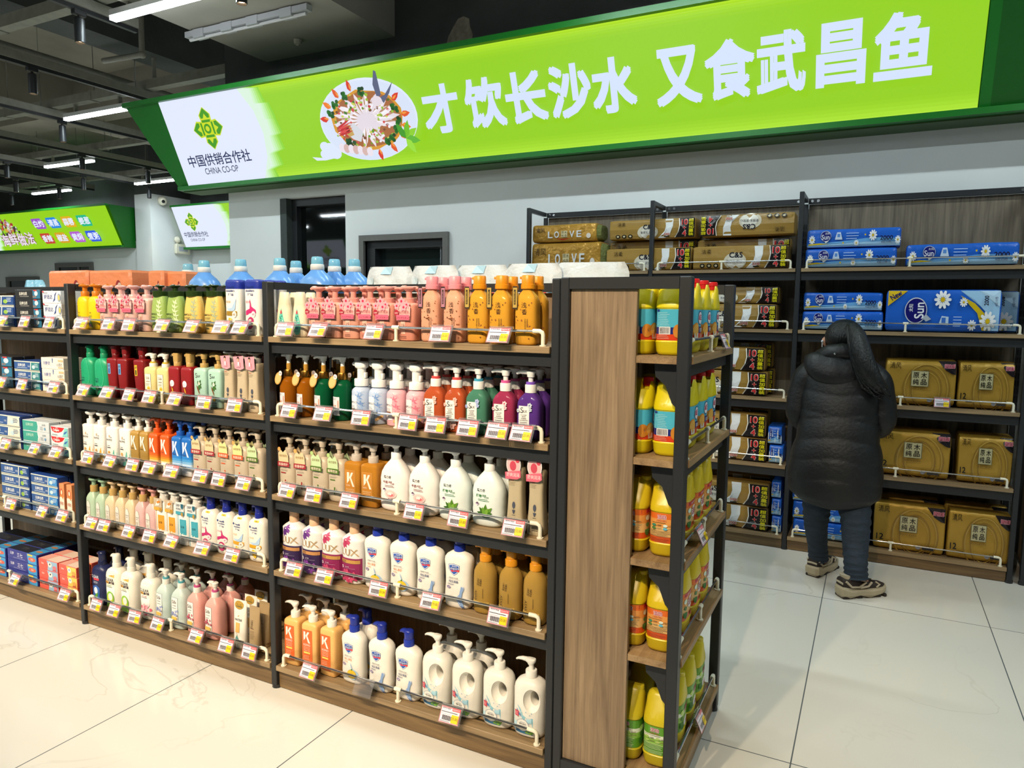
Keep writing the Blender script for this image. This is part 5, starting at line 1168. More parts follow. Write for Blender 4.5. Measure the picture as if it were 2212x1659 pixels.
bottle('hpy', 'white yellow-print', .090, .056, .176, 'oval', 2.8, 'e4dfd4', (.017, .022, '1d2a8a'), ('hook', .036, '1b2684', 1.05), d_yellowtag(d_hs('dd9c3a', 'y')), noun='blue-pump bottle')
bottle('nav', 'navy', .104, .074, .186, 'oval', 2.8, '20264e', (.019, .022, '1c2144'), ('hook', .042, '1d2348', 1.1), d_clear('n'))
bottle('clg', 'white lime-print', .104, .074, .192, 'oval', 2.8, 'e4dfd2', (.019, .022, 'e4e0d6'), ('hook', .043, 'e8e4da', 1.15), d_clear('g'))
bottle('clp', 'white pink-flower', .098, .072, .186, 'oval', 2.8, 'e4dfd2', (.019, .022, 'e4e0d6'), ('hook', .043, 'e8e4da', 1.15), d_clear('p'))
bottle('slb', 'pale aqua card-label', .088, .068, .178, 'neck', 3.2, 'b9c9c4', (.0165, .024, 'ddd9d0'), ('spout', .032, 'e0dcd4', 1), d_silkcard('8a96c8', 'c9cfe6'), ring=(.014, .008, '4a9aa6'))
bottle('slp', 'rosy card-label', .088, .068, .178, 'neck', 3.2, 'dd9f96', (.0165, .024, 'ddd9d0'), ('spout', .032, 'e0dcd4', 1), d_silkcard('b03a56', 'e6a0a8'), ring=(.014, .008, 'b8487e'))
bottle('joh', 'cream', .070, .042, .166, 'cone', 2.4, 'e6d9bc', None, None, d_joh, noun='teardrop-label bottle')
bottle('blo', 'peach blossom-tag', .074, .052, .130, 'box', 3.6, 'efa994', (.020, .016, 'd9948a'), ('disc', .040, 'e0988c', 1), d_blo, tagfn=t_blo('水润净肤'), bodym=mat('peach_liquid_bottle', 'f0ae98', .2, trans=.25, ior=1.3, noise=.04))
bottle('blq', 'coral blossom-tag', .074, .052, .130, 'box', 3.6, 'efa994', (.020, .016, 'd9948a'), ('disc', .040, 'e0988c', 1), d_blo, tagfn=t_blo('净衣细滑'), bodym=mat('coral_liquid_bottle', 'ee9f8a', .2, trans=.25, ior=1.3, noise=.04))
bottle('cpk', 'clear peach petal', .070, .056, .172, 'neck', 3.6, 'e89a78', None, ('cap', .042, mat('pink_cap', 'ea8e96', .35, noise=.03), 1.05), d_clr, noun='pink-capped bottle', bodym=clearm('f2b090', .22), tagfn=t_clr('b0788a'), neck=(.017, .004, 'e89a78'))
bottle('cam', 'clear amber petal', .074, .056, .172, 'neck', 3.6, 'd0902a', None, ('cap', .042, mat('orange_cap', 'dc8c14', .35, noise=.03), 1.05), d_clr, noun='orange-capped bottle', bodym=clearm('e6a83a', .22), tagfn=t_clr('b99a4a'), neck=(.017, .004, 'c08a2a'))
for k, c, ds in (('amp', 'a05c12', 'amber brown gold-neck'), ('grn', '0f5a38', 'dark green gold-neck')):
    bottle(k, ds, .070, .070, .150, 'round', 2, c, (.019, .024, GOLDM), ('spout', .036, 'e2e2e0', 1), d_amp, bodym=clearm(c, .25), ring=(.009, .024, 'b8893a'), tagfn=t_amp, nd=-1)
bottle('fob', 'blue floral foam', .072, .072, .132, 'round', 2, 'b4c3dc', (.0265, .026, 'e6e6e4'), ('foam', .062, 'e8e8e6', 1.08), d_foam('6f93cc', '9ab6de', 'dde3ec'))
bottle('fop', 'pink floral foam', .072, .072, .132, 'round', 2, 'e4b0ba', (.0265, .026, 'e6e6e4'), ('foam', .062, 'e8e8e6', 1.08), d_foam('d9748c', 'e6a0ae', 'ecdcde'))
for k, c, rc, fl, cc, ds in (('sio', 'c25a34', 'cf4a4a', 'e6b8ac', 'c9807a', 'clear orange flower-label'), ('sig', '4f8a72', '3f9ab8', 'a9b6dc', '8a92c8', 'clear green flower-label'), ('sim', 'a83a5e', 'cf5a96', 'eacdd0', 'c22a4a', 'clear magenta flower-label'), ('siv', '5f3a92', '7a52c0', 'c6cfd6', '6a7a9a', 'clear violet flower-label')):
    bottle(k, ds, .080, .056, .150, 'neck', 4, c, (.0185, .026, 'e6e6e2'), ('spout', .036, 'e8e7e3', 1.1), d_silkf(fl, cc), bodym=clearm(c, .25), ring=(.0155, .008, rc))
bottle('Kam', 'clear amber lettered', .074, .066, .160, 'box', 7, 'c98a34', (.019, .024, mat('frosted_pump', 'd9cdbf', .3, trans=.3)), ('spout', .042, mat('frosted_pump', 'd9cdbf', .3, trans=.3), 1.15), d_Kam, bodym=clearm('d08c30', .35))
bottle('whp', 'white milk-print', .120, .072, .184, 'wave', 2.6, 'e9e4e0', (.0185, .024, 'ecebe8'), ('bird', .030, 'eeedea', 1), d_whi('p'))
bottle('whg', 'white leaf-print', .120, .072, .184, 'wave', 2.6, 'dfe8e4', (.0185, .024, 'ecebe8'), ('bird', .030, 'eeedea', 1), d_whi('g'))
LUXW = 'e2dfdd'
bottle('lxp', 'white-and-purple orchid', .096, .068, .186, 'lux', 2.3, LUXW, (.0185, .022, 'd9b08e'), ('hook', .036, 'd8aa86', 1.25), d_lux('33204a', '5a2a7a', '7d3f96', 'b9834e'))
bottle('lxm', 'white-and-magenta peony', .096, .068, .186, 'lux', 2.3, LUXW, (.0185, .022, 'd9b08e'), ('hook', .036, 'd8aa86', 1.25), d_lux('8a2456', 'b0305a', 'c8486e', 'b88a48'))
bottle('sfl', 'white lemon-print', .106, .062, .196, 'safe', 2.8, 'e9e4da', (.0195, .024, '2338a0'), ('hook', .036, '1f2f90', 1.15), d_safe('l'))
bottle('sfb', 'white blue-ribbon', .106, .062, .196, 'safe', 2.8, 'e9e4da', (.0195, .024, '2338a0'), ('hook', .036, '1f2f90', 1.15), d_safe('b'))
bottle('amc', 'clear amber orange-pump', .080, .066, .178, 'neck', 2.4, 'b58a34', (.0205, .022, mat('amber_pump', 'd08a1c', .3, noise=.03)), ('hook', .038, mat('amber_pump', 'd08a1c', .3, noise=.03), 1.15), d_amc, bodym=clearm('dcb056', .5))
bottle('K5', 'peach orange-label', .076, .062, .190, 'box', 6, 'e6b26a', (.0185, .024, 'e6e0d6'), ('bird', .036, 'eae5dc', .95), d_K5)
bottle('big', 'white ring-handled', .110, .082, .194, 'oval', 2.6, 'e6e2d8', (.0195, .026, 'e8e5dc'), ('bird', .038, 'eae7de', 1), d_big)
bottle('tub', 'white gold-sticker', .072, .044, .200, 'tube', 2.4, 'e6e0d4', None, None, d_tub, noun='squeeze tube', cat='tube')
bottle('tan', 'tan', .060, .040, .190, 'tube', 2.6, 'a58c66', None, None, d_tan, noun='squeeze tube', cat='tube')
# ================================================================== stock on the gondola
GAPX = .0015
def settle(xs, ws, lo, hi):
    xs = list(xs)
    for _ in range(3):
        for i in range(len(xs)):
            m = lo+ws[i]/2 if i == 0 else xs[i-1]+(ws[i-1]+ws[i])/2+GAPX
            xs[i] = max(xs[i], m)
        for i in range(len(xs)-1, -1, -1):
            m = hi-ws[i]/2 if i == len(xs)-1 else xs[i+1]-(ws[i]+ws[i+1])/2-GAPX
            xs[i] = min(xs[i], m)
    return xs
rr = random.Random(11)
def row(bay, k, items, back=(), front=.026, gap=.012):
    "items: (key, photo column) of the front row; back: how many more of each stand behind"
    x0, x1 = SHELVES[bay, k]; z = LEV[k]
    for i, it in enumerate(items):
        if TYPES[it[0]]['proto'] is None: TYPES[it[0]]['proto'] = make(it[0]); TYPES[it[0]]['fresh'] = True
    xs = [wx(px, G+front+TYPES[q]['d']/2, z+TYPES[q]['H']*.4) for q, px in items]
    ws = [TYPES[q]['w'] for q, px in items]
    xs = settle(xs, ws, x0+.004, x1-.004)
    for i, ((q, px), x) in enumerate(zip(items, xs)):
        T = TYPES[q]; n = back[i] if isinstance(back, (list, tuple)) and back else 0
        y = G+front+T['d']/2
        for j in range(n+1):
            if y+T['d']/2 > GM-.042: break
            if T.get('fresh'): o = T['proto']; T['fresh'] = False
            else: o = copy_tree(T['proto'])
            o.location = (x, y, z+.0006); o.rotation_euler = (0, 0, math.radians(rr.uniform(-2.5, 2.5)))
            ITEMS.append((o, q, bay, k, j, x))
            y += T['d']+gap
row('sham', 1, [('yel', 180), ('yel', 206), ('pkt', 236), ('pkt', 263), ('pkt', 290), ('pkt', 319), ('meg', 347), ('meg', 382), ('mey', 421), ('mey', 465), ('hsf', 510), ('hsg', 552)], [1, 1, 1, 1, 1, 1, 1, 1, 1, 1, 2, 2])
row('sham', 2, [('rej', 185), ('rej', 221), ('bur', 245), ('bur', 266), ('buy', 311), ('crm', 332), ('crm', 360), ('cri', 386), ('cri', 413), ('mnt', 443), ('mnt', 474), ('tap', 502), ('tap', 530), ('tap', 553)], [0, 1, 1, 2, 1, 1, 1, 1, 0, 1, 1, 1, 1, 1])
row('sham', 3, [('pag', 192), ('pag', 219), ('pat', 250), ('pat', 278), ('Kgo', 302), ('Kgo', 322), ('Kor', 340), ('Kor', 367), ('Kbl', 392), ('Kbl', 411), ('18r', 434), ('18r', 459), ('18o', 486), ('18o', 521), ('18g', 553)], [1, 1, 1, 1, 2, 2, 1, 1, 1, 1, 1, 1, 1, 1, 1])
row('sham', 4, [('psg', 185), ('psg', 198), ('psb', 220), ('psb', 243), ('psb', 264), ('psp', 288), ('psp', 310), ('wor', 334), ('wor', 360), ('wte', 387), ('wte', 415), ('hpp', 444), ('hpp', 477), ('hpy', 515), ('hpy', 550)], [1, 1, 1, 1, 1, 1, 1, 1, 1, 1, 1, 1, 1, 1, 0])
row('sham', 5, [('nav', 205), ('clg', 238), ('clg', 277), ('clp', 329), ('slb', 361), ('slb', 394), ('slp', 428), ('slp', 467), ('tub', 521), ('tan', 552)], [2, 1, 1, 2, 1, 1, 2, 2, 2, 1])
row('wash', 1, [('joh', 611), ('joh', 650), ('blo', 690), ('blo', 725), ('blo', 764), ('blq', 800), ('blq', 838), ('blq', 884), ('cpk', 934), ('cpk', 983), ('cam', 1036), ('cam', 1084), ('cam', 1140)], [1, 1, 1, 1, 1, 1, 1, 1, 1, 1, 0, 1, 1])
row('wash', 2, [('amp', 625), ('amp', 662), ('grn', 700), ('grn', 741), ('fob', 782), ('fob', 819), ('fop', 858), ('fop', 900), ('sio', 942), ('sio', 987), ('sig', 1034), ('sim', 1092), ('siv', 1146)], [1, 2, 1, 2, 2, 2, 2, 2, 2, 2, 2, 2, 2])
row('wash', 3, [('18r', 624), ('18r', 662), ('18g', 698), ('18g', 730), ('Kam', 760), ('Kam', 799), ('whp', 852), ('whp', 917), ('whg', 985), ('whg', 1058), ('ta2', 1117), ('ta2', 1162)], [1, 1, 2, 2, 1, 1, 1, 1, 1, 1, 0, 0])
row('wash', 4, [('lxp', 635), ('lxp', 680), ('lxm', 718), ('lxm', 763), ('sfl', 817), ('sfl', 873), ('sfb', 931), ('sfb', 993), ('amc', 1049), ('amc', 1104), ('amc', 1157)], [1, 1, 1, 1, 1, 1, 1, 1, 1, 1, 1])
row('wash', 5, [('K5', 640), ('K5', 678), ('K5', 718), ('sfl', 767), ('sfb', 826), ('sfb', 884), ('big', 946), ('big', 1011), ('big', 1079), ('big', 1147)], [1, 1, 1, 1, 0, 0, 1, 1, 0, 0])
for px in (600, 612):                        # tan tubes tucked behind the first bottles
    T = TYPES['tan']; o = copy_tree(T['proto']); y = G+.17; o.location = (P2+PW+.042 if px == 600 else P2+PW+.112, G+(.165 if px == 600 else .22), LEV[5]+.0006); o.rotation_euler = (0, 0, 0); ITEMS.append((o, 'tan', 'wash', 5, 0, o.location.x))
ORD = 'first second third fourth fifth sixth seventh eighth ninth tenth eleventh twelfth thirteenth fourteenth fifteenth'.split()
SHN = {1: 'top', 2: 'second', 3: 'third', 4: 'fourth', 5: 'bottom'}
SIDE = {'sham': 'toothpaste', 'wash': 'shampoo', 'tooth': 'shampoo'}
BAYN = {'sham': 'shampoo bay', 'wash': 'body-wash bay', 'tooth': 'toothpaste bay'}
from collections import defaultdict
gp = defaultdict(list)
for o, q, bay, k, j, x in ITEMS: gp[q, bay, k, j].append((x, o))
for (q, bay, k, j), L in gp.items():
    T = TYPES[q]; L.sort(key=lambda t: t[0]); n = len(L)
    for i, (x, o) in enumerate(L):
        w_ = {0: '', 1: 'rear-row', 2: 'back-row'}[j]
        num = '' if n == 1 else ORD[i]
        lab = ' '.join(t for t in (num, w_, T['desc'], T['noun']) if t)
        lab += (' from the %s side' % SIDE[bay] if n > 1 else '')+', %s shelf, %s' % (SHN[k], BAYN[bay])
        tag(o, lab, T['cat'], '%s bottles' % T['desc'] if T['cat'] == 'bottle' else '%s tubes' % T['desc'])
# ---- price tags
PRICE = {}
def price_tag(txt):
    if txt in PRICE: return copy_tree(PRICE[txt])
    r = empty('price_tag')
    b = MB(); W, Hh = .039, .056
    b.box((-W, -.0015, -Hh), (W+.004, .0005, .0), r=.0004); b.tube([(-W, .0035, .001), (W+.004, .0035, .001)], .0042, 8)
    b.build('plastic_holder', mat('clear_acrylic', 'f0f0f6', .08, trans=.9, ior=1.1, noise=.01), r, 30)
    p = Pr(lambda u, v, e: Vector((u, -.0018-e, v)), 0, .00025)
    p.rect(-.037, -.054, .037, -.003, 'd98a92', 1, 1); p.rect(-.0345, -.0515, .0345, -.0065, 'e9e4ec', 1, 1)
    p.rect(.006, -.0135, .036, -.0035, 'd8404c', 1, 1); p.text('商品标价签', .021, -.0085, .0062, 'f4dfe0', .004, w=.026)
    p.text('营养护理店', -.015, -.0085, .005, '55556a', .0, w=.032); p.rect(-.033, -.0205, .028, -.0185, '4a4a58', 1, 1); p.rect(-.033, -.0265, .004, -.0258, 'b98a98', 1, 1); p.rect(-.033, -.0335, .004, -.0328, 'b98a98', 1, 1)
    for i in range(17): p.rect(-.026+.0021*i, -.045, -.0260+.0021*i+(.0009, .0015, .0006)[i % 3], -.030, '2a2a30', 1, 1); p.e -= p.st
    p.e += p.st; p.rect(-.033, -.0495, .004, -.048, '8a8a96', 1, 1)
    p.rect(.009, -.050, .0345, -.0245, 'e6c81c', 1, 1); p.text(txt, .0215, -.036, .0085, '4a4218', .0, maxw=.021)
    p.build('paper_print', r)
    PRICE[txt] = r
    return r
TAGS = {('tooth', 1): [8, 55, 108], ('tooth', 2): [4, 50, 118], ('tooth', 3): [15, 78, 124], ('tooth', 4): [25, 95, 137], ('tooth', 5): [36, 142],
 ('sham', 1): [179, 237, 280, 354, 417, 481, 522], ('sham', 2): [184, 235, 281, 325, 381, 442, 508], ('sham', 3): [192, 241, 288, 325, 373, 435, 474, 529],
 ('sham', 4): [201, 224, 281, 325, 374, 440, 504], ('sham', 5): [210, 249, 292, 343, 427, 491, 540],
 ('wash', 1): [618, 691, 810, 953, 1080], ('wash', 2): [627, 700, 781, 882, 942, 1012, 1076, 1125], ('wash', 3): [623, 679, 756, 896, 991, 1111], ('wash', 4): [637, 703, 819, 933, 1078], ('wash', 5): [671, 975]}
PRC = {('wash', 1): ['35.00', '30.00', '30.00', '35.00', '35.00'], ('wash', 2): ['35.00', '35.00', '30.00', '30.00', '25.00', '25.00', '25.00', '25.00'], ('wash', 3): ['35.00', '39.00', '45.00', '25.00', '25.00', '52.00'], ('wash', 4): ['35.00', '35.00', '35.00', '35.00', '35.00'], ('wash', 5): ['30.00', '25.00']}
for (bay, k), L in TAGS.items():
    x0, x1 = SHELVES[bay, k]
    xs = [wx(px, G-.012, LEV[k]+.03) for px in L]
    if bay != 'tooth': xs = settle(xs, [.0845]*len(xs), x0+.001, x1-.001)
    else: xs = settle(xs, [.0845]*len(xs), x0-2, x1-.001)
    for i, x in enumerate(xs):
        o = price_tag(PRC[bay, k][i] if (bay, k) in PRC else ('35.00', '45.00', '29.00', '42.00')[(i+k) % 4])
        o.location = (x, G-.0075, LEV[k]+.0555); o.rotation_euler = (-rr.uniform(.30, .55), 0, rr.uniform(-.06, .06)); o.rotation_euler.x *= 1
        nn = ORD[len(xs)-1-i] if bay == 'tooth' else ORD[i]
        tag(o, 'white price tag with yellow corner, %s from the %s side, %s rail, %s' % (nn, SIDE[bay], SHN[k], BAYN[bay]), 'price tag', 'price tags on the gondola rails')
o = empty('tag_holder', (wx(787, G-.012, LEV[5]+.03), G-.0075, LEV[5]+.0555)); o.rotation_euler = (-.5, 0, 0)
b = MB(); b.box((-.039, -.0015, -.056), (.043, .0005, 0), r=.0004); b.tube([(-.039, .0035, .001), (.043, .0035, .001)], .0042, 8); b.build('plastic_holder', mat('clear_acrylic'), o, 30)
tag(o, 'empty clear tag holder on the bottom rail under the blue-ribbon bottles', 'tag holder')
# ---- toothpaste cartons
BOXES = {}
def carton(style, w, h, d):
    k = (style, w, h, d)
    if k in BOXES: return copy_tree(BOXES[k])
    S = {'blu': '24407f', 'blg': '2a4a8c', 'blk': '2a2b2e', 'sen': 'dfe1e4', 'tea': '27488a', 'lsl': 'e2dcd0', 'tlg': 'c6ccd0', 'col': 'd9dde0', 'lbl': '23468f', 'san': '2a2f86', 'kdb': 'd9574a', 'kdy': 'd9574a', 'sta': 'd98a5a'}[style]
    r = empty('toothpaste_box'); b = MB(); b.box((-w/2, -d/2, 0), (w/2, d/2, h), r=.0015); c = b.build('carton', mat('carton_'+S, S, .35, noise=.04, nscale=20), r, 30)
    p = Pr(lambda u, v, e: Vector((u, -d/2-e, v)), .0004, .0003); X = w/2
    T_ = lambda t, x, z, hh, col, bold=.01, mw=None: p.text(t, x*X, z*h, hh*h, col, bold, maxw=(mw*X if mw else None))
    if style in ('blu', 'blg', 'lbl', 'tea'):
        p.rect(-X*.98, h*.88, X*.98, h*.985, 'd9d9c4', 1, 1); p.rect(-X*.98, h*.02, X*.98, h*.09, 'cfcfb6', 1, 1); p.rect(-X*.96, h*.12, X*.28, h*.85, '33558f', 1, 1)
        T_('云南白药', -.40, .56, .34, 'e4e6e6', .014, .9); T_('牙膏', .16, .46, .18, 'cfd6e2', .0); p.rect(-X*.75, h*.24, X*.05, h*.30, 'a9b9d4', 1, 1)
        cc = {'blu': 'd6d6c8', 'blg': '2a4a86', 'lbl': '3f86c6', 'tea': '3a7f86'}[style]; p.rect(X*.34, h*.10, X*.97, h*.88, cc, 1, 1); p.fan([(X*.28, h*.10), (X*.33, h*.10), (X*.37, h*.88), (X*.32, h*.88)], 'e6e6dc')
        p.disc(X*.55, h*.42, X*.12, h*.2, 'b9cfd6' if style != 'blg' else '8ab04a', 12); p.lines(X*.62, X*.92, h*.7, 3, h*.14, '1f3a6e' if style == 'blu' else 'c9d6e6', h*.05)
    elif style == 'blk':
        p.rect(X*.40, h*.06, X*.97, h*.94, '2f6f92', 1, 1); T_('云南白药', -.35, .58, .36, 'dcdad2', .014, 1.0); p.rect(-X*.6, h*.26, X*.1, h*.31, '9a9a96', 1, 1); p.disc(X*.68, h*.6, X*.14, h*.26, 'b9d0dc', 12); T_('留兰香', .55, .25, .2, 'c98a4a', .0, .5); p.rect(X*.5, h*.86, X*.75, h*.97, 'c93a3a', 1, 1)
    elif style == 'sen':
        T_('舒适达', -.35, .52, .36, '2a3f86', .014, 1.0); p.rect(-X*.9, h*.80, -X*.4, h*.86, '8a8a96', 1, 1); p.fan([(X*.15, h*.1), (X*.32, h*.3), (X*.38, h*.7), (X*.62, h*.95), (X*.45, h*.7), (X*.40, h*.25)], '33509a'); p.disc(X*.85, h*.45, X*.16, h*.34, '8a9aae', 14); p.disc(X*.85, h*.45, X*.10, h*.22, 'e0c060', 12); p.rect(-X*.97, h*.88, -X*.8, h*.98, 'c93a4a', 1, 1)
    elif style == 'lsl':
        T_('冷酸灵', -.5, .5, .34, '5a66a6', .01, .8); p.fan([(X*.0, h*.95), (X*.08, h*.95), (X*.06, h*.55), (X*.02, h*.55)], '33509a'); T_('小苏打', .65, .4, .3, '6a6a72', .0, .5); p.rect(X*.55, h*.68, X*.97, h*.86, 'e6b48a', 1, 1); p.rect(X*.55, h*.12, X*.97, h*.22, 'e6b48a', 1, 1)
    elif style == 'tlg':
        p.fan([(-X*.98, h*.04), (X*.12, h*.04), (X*.24, h*.5), (X*.12, h*.96), (-X*.98, h*.96)], '3f9a8c'); p.fan([(X*.12, h*.04), (X*.16, h*.04), (X*.28, h*.5), (X*.16, h*.96), (X*.12, h*.96), (X*.24, h*.5)], 'e8ece4'); T_('云南白药', -.45, .62, .3, 'b9dccb', .01, .8); T_('益生菌', .62, .72, .16, '5a6a7a', .0, .5); p.disc(X*.7, h*.36, X*.06, h*.14, '6a9ac0', 10); p.lines(X*.35, X*.6, h*.5, 3, h*.12, '8a94a0', h*.03)
    elif style == 'col':
        p.fan([(-X*.97, h*.95), (X*.6, h*.95), (X*.3, h*.55), (-X*.1, h*.38), (-X*.5, h*.36), (-X*.8, h*.5)], 'c9252a'); T_('Colgate', -.35, .62, .32, 'efeaea', .02, 1.0); T_('高露洁', -.25, .86, .13, 'efeaea', .0, .5); p.fan([(X*.35, h*.05), (X*.97, h*.05), (X*.97, h*.95), (X*.65, h*.95)], '7fc4c0'); p.leaf(X*.5, h*.3, X*.5, h*.2, .5, '3a66b0'); p.rect(-X*.8, h*.12, -X*.2, h*.2, '8aa0a6', 1, 1)
    elif style == 'san':
        T_('三七', -.15, .55, .42, 'd6d6e8', .016, .62); T_('云南', -.68, .62, .3, 'd6d6e8', .01, .3); p.rect(-X*.6, h*.2, X*.2, h*.25, '8a90c4', 1, 1); p.fan([(X*.42, h*.03), (X*.97, h*.03), (X*.97, h*.97), (X*.34, h*.97)], '3f96d0'); p.rect(X*.40, h*.78, X*.72, h*.94, 'd9c23a', 1, 1); p.disc(X*.68, h*.48, X*.24, h*.2, 'd9604a', 14); T_('清新', .68, .48, .2, 'f0dcc8', .0, .35)
        q = Pr(lambda u, v, e: Vector((u, v, h+e)), .0004, .0003); q.rect(-X*.98, -d*.48, X*.4, d*.48, '20232f', 1, 1); q.rect(X*.42, -d*.48, X*.98, d*.48, '3a86b4', 1, 1); q.text('三七', -X*.2, 0, d*.3, '6a6a62', .0, maxw=X*.5); q.disc(X*.7, 0, X*.2, d*.14, 'a9704a', 12); q.build('top_print', c)
    elif style in ('kdb', 'kdy'):
        p.fan([(-X*.05, h*.03), (X*.97, h*.03), (X*.97, h*.97), (-X*.12, h*.97), (X*.02, h*.5)], '8fb0cc' if style == 'kdb' else 'e6c45a'); T_('Saky', -.55, .6, .22, 'f0d6d0', .014, .7); p.disc(X*.22, h*.62, X*.2, h*.26, 'e9dfd6', 12); p.disc(X*.22, h*.66, X*.08, h*.1, '3a3a4a' if style == 'kdb' else '6a96c8', 8); p.disc(X*.7, h*.4, X*.2, h*.2, 'd9707a' if style == 'kdb' else 'd99a4a', 10); p.rect(X*.5, h*.1, X*.9, h*.2, 'c9403a', 1, 1)
        q = Pr(lambda u, v, e: Vector((u, v, h+e)), .0004, .0003); q.rect(-X*.97, -d*.47, X*.97, d*.47, 'd9c0b0', 1, 1); q.rect(-X*.97, -d*.47, -X*.2, d*.47, 'd99a8a', 1, 1); q.build('top_print', c)
    elif style == 'sta':
        p.rect(-X*.96, h*.02, X*.96, h*.60, 'e6dccb', 1, 1); p.disc(0, h*.74, X*.55, h*.12, 'b9583a', 14); p.disc(X*.1, h*.74, X*.3, h*.07, 'e6d0b0', 12); p.leaf(-X*.1, h*.7, h*.2, X*.5, -1.0, 'e0863a'); T_('参苓健齿', 0, .42, .1, 'b9583a', .0, 1.3); p.rect(-X*.5, h*.04, X*.1, h*.10, '4a6aa0', 1, 1)
    p.build('front_print', c)
    BOXES[k] = r
    return r
BD = []
STK = [  # shelf, style, px left, px right, heights of the boxes (m), depth rows, look
 (1, 'blg', -46, 32, [.050]*3, 2, 'blue'), (1, 'blk', 34, 90, [.044]*4, 2, 'black'), (1, 'sen', 93, 133, [.057]*3, 2, 'white blue-lettered'),
 (2, 'blk', -48, 28, [.050]*3, 2, 'black'), (2, 'tea', 31, 88, [.045]*3, 2, 'blue teal-ended'), (2, 'lsl', 90, 139, [.053]*3, 2, 'cream orange-striped'),
 (3, 'blu', -30, 46, [.054]*3, 2, 'blue gold-edged'), (3, 'tlg', 49, 107, [.050]*3, 2, 'teal and grey'), (3, 'col', 110, 149, [.046]*3, 2, 'red and white'),
 (4, 'blg', 4, 65, [.0535]*4, 2, 'blue leaf-print'), (4, 'lbl', 68, 127, [.047]*4, 2, 'light-blue-ended'),
 (5, 'san', -58, 14, [.050]*3, 3, 'indigo'), (5, 'san', 17, 82, [.053]*3, 3, 'indigo'), (5, 'kdb', 84, 126, [.050]*3, 2, 'red and blue kids'), (5, 'kdy', 128, 167, [.050]*3, 2, 'red and yellow kids')]
gst = defaultdict(list)
for k, st, pa, pb, hs, nd_, look in STK: gst[k].append((st, pa, pb, hs, nd_, look))
LEVN = {3: ['lowest', 'middle', 'topmost'], 4: ['lowest', 'second-lowest', 'third-lowest', 'topmost']}
for k, L in gst.items():
    z0 = LEV[k]; x1lim = SHELVES['tooth', k][1]-.003
    y = G+.024
    xs = [(wx(a, y, z0+.08), wx(b_, y, z0+.08)) for _, a, b_, _, _, _ in L]
    for (st, pa, pb, hs, nd_, look), (xa, xb) in zip(L, xs):
        xb = min(xb, x1lim); w = round(xb-xa-.004, 3); d = .052 if k != 5 else .07
        for j in range(nd_):
            z = z0+.0006
            for i, hh in enumerate(hs):
                o = carton(st, w, hh, d); jx = rr.uniform(-.0015, .0015)
                o.location = ((xa+xb)/2+jx, y+d/2+j*(d+.004), z); z += hh+.0008
                row_ = ('', 'second-row ', 'third-row ')[j]
                pos = ' partly outside the photo edge' if pa < 0 and st == 'san' else ''
                nm = '%s %s%s toothpaste box of its stack, %s shelf, toothpaste bay' % (LEVN[len(hs)][i], row_, look, SHN[k])
                if st == 'san': nm = '%s %sindigo toothpaste box, stack %s, bottom shelf, toothpaste bay' % (LEVN[len(hs)][i], row_, 'cut by the photo edge' if pa < 0 else 'beside the kids boxes')
                tag(o, nm, 'box', 'toothpaste boxes')
for i, (pa, pb) in enumerate(((129, 142), (144, 158))):
    y = G+.03; xa, xb = wx(pa, y, LEV[4]+.05), wx(pb, y, LEV[4]+.05)
    o = carton('sta', .040, .165, .036); o.location = (min((xa+xb)/2, P1-.026 if i else 9)-(0 if i else .004), y+.018, LEV[4])
    tag(o, 'upright orange toothpaste box, %s the dividing post, fourth shelf, toothpaste bay' % ('touching' if i else 'one place from'), 'box', 'toothpaste boxes')
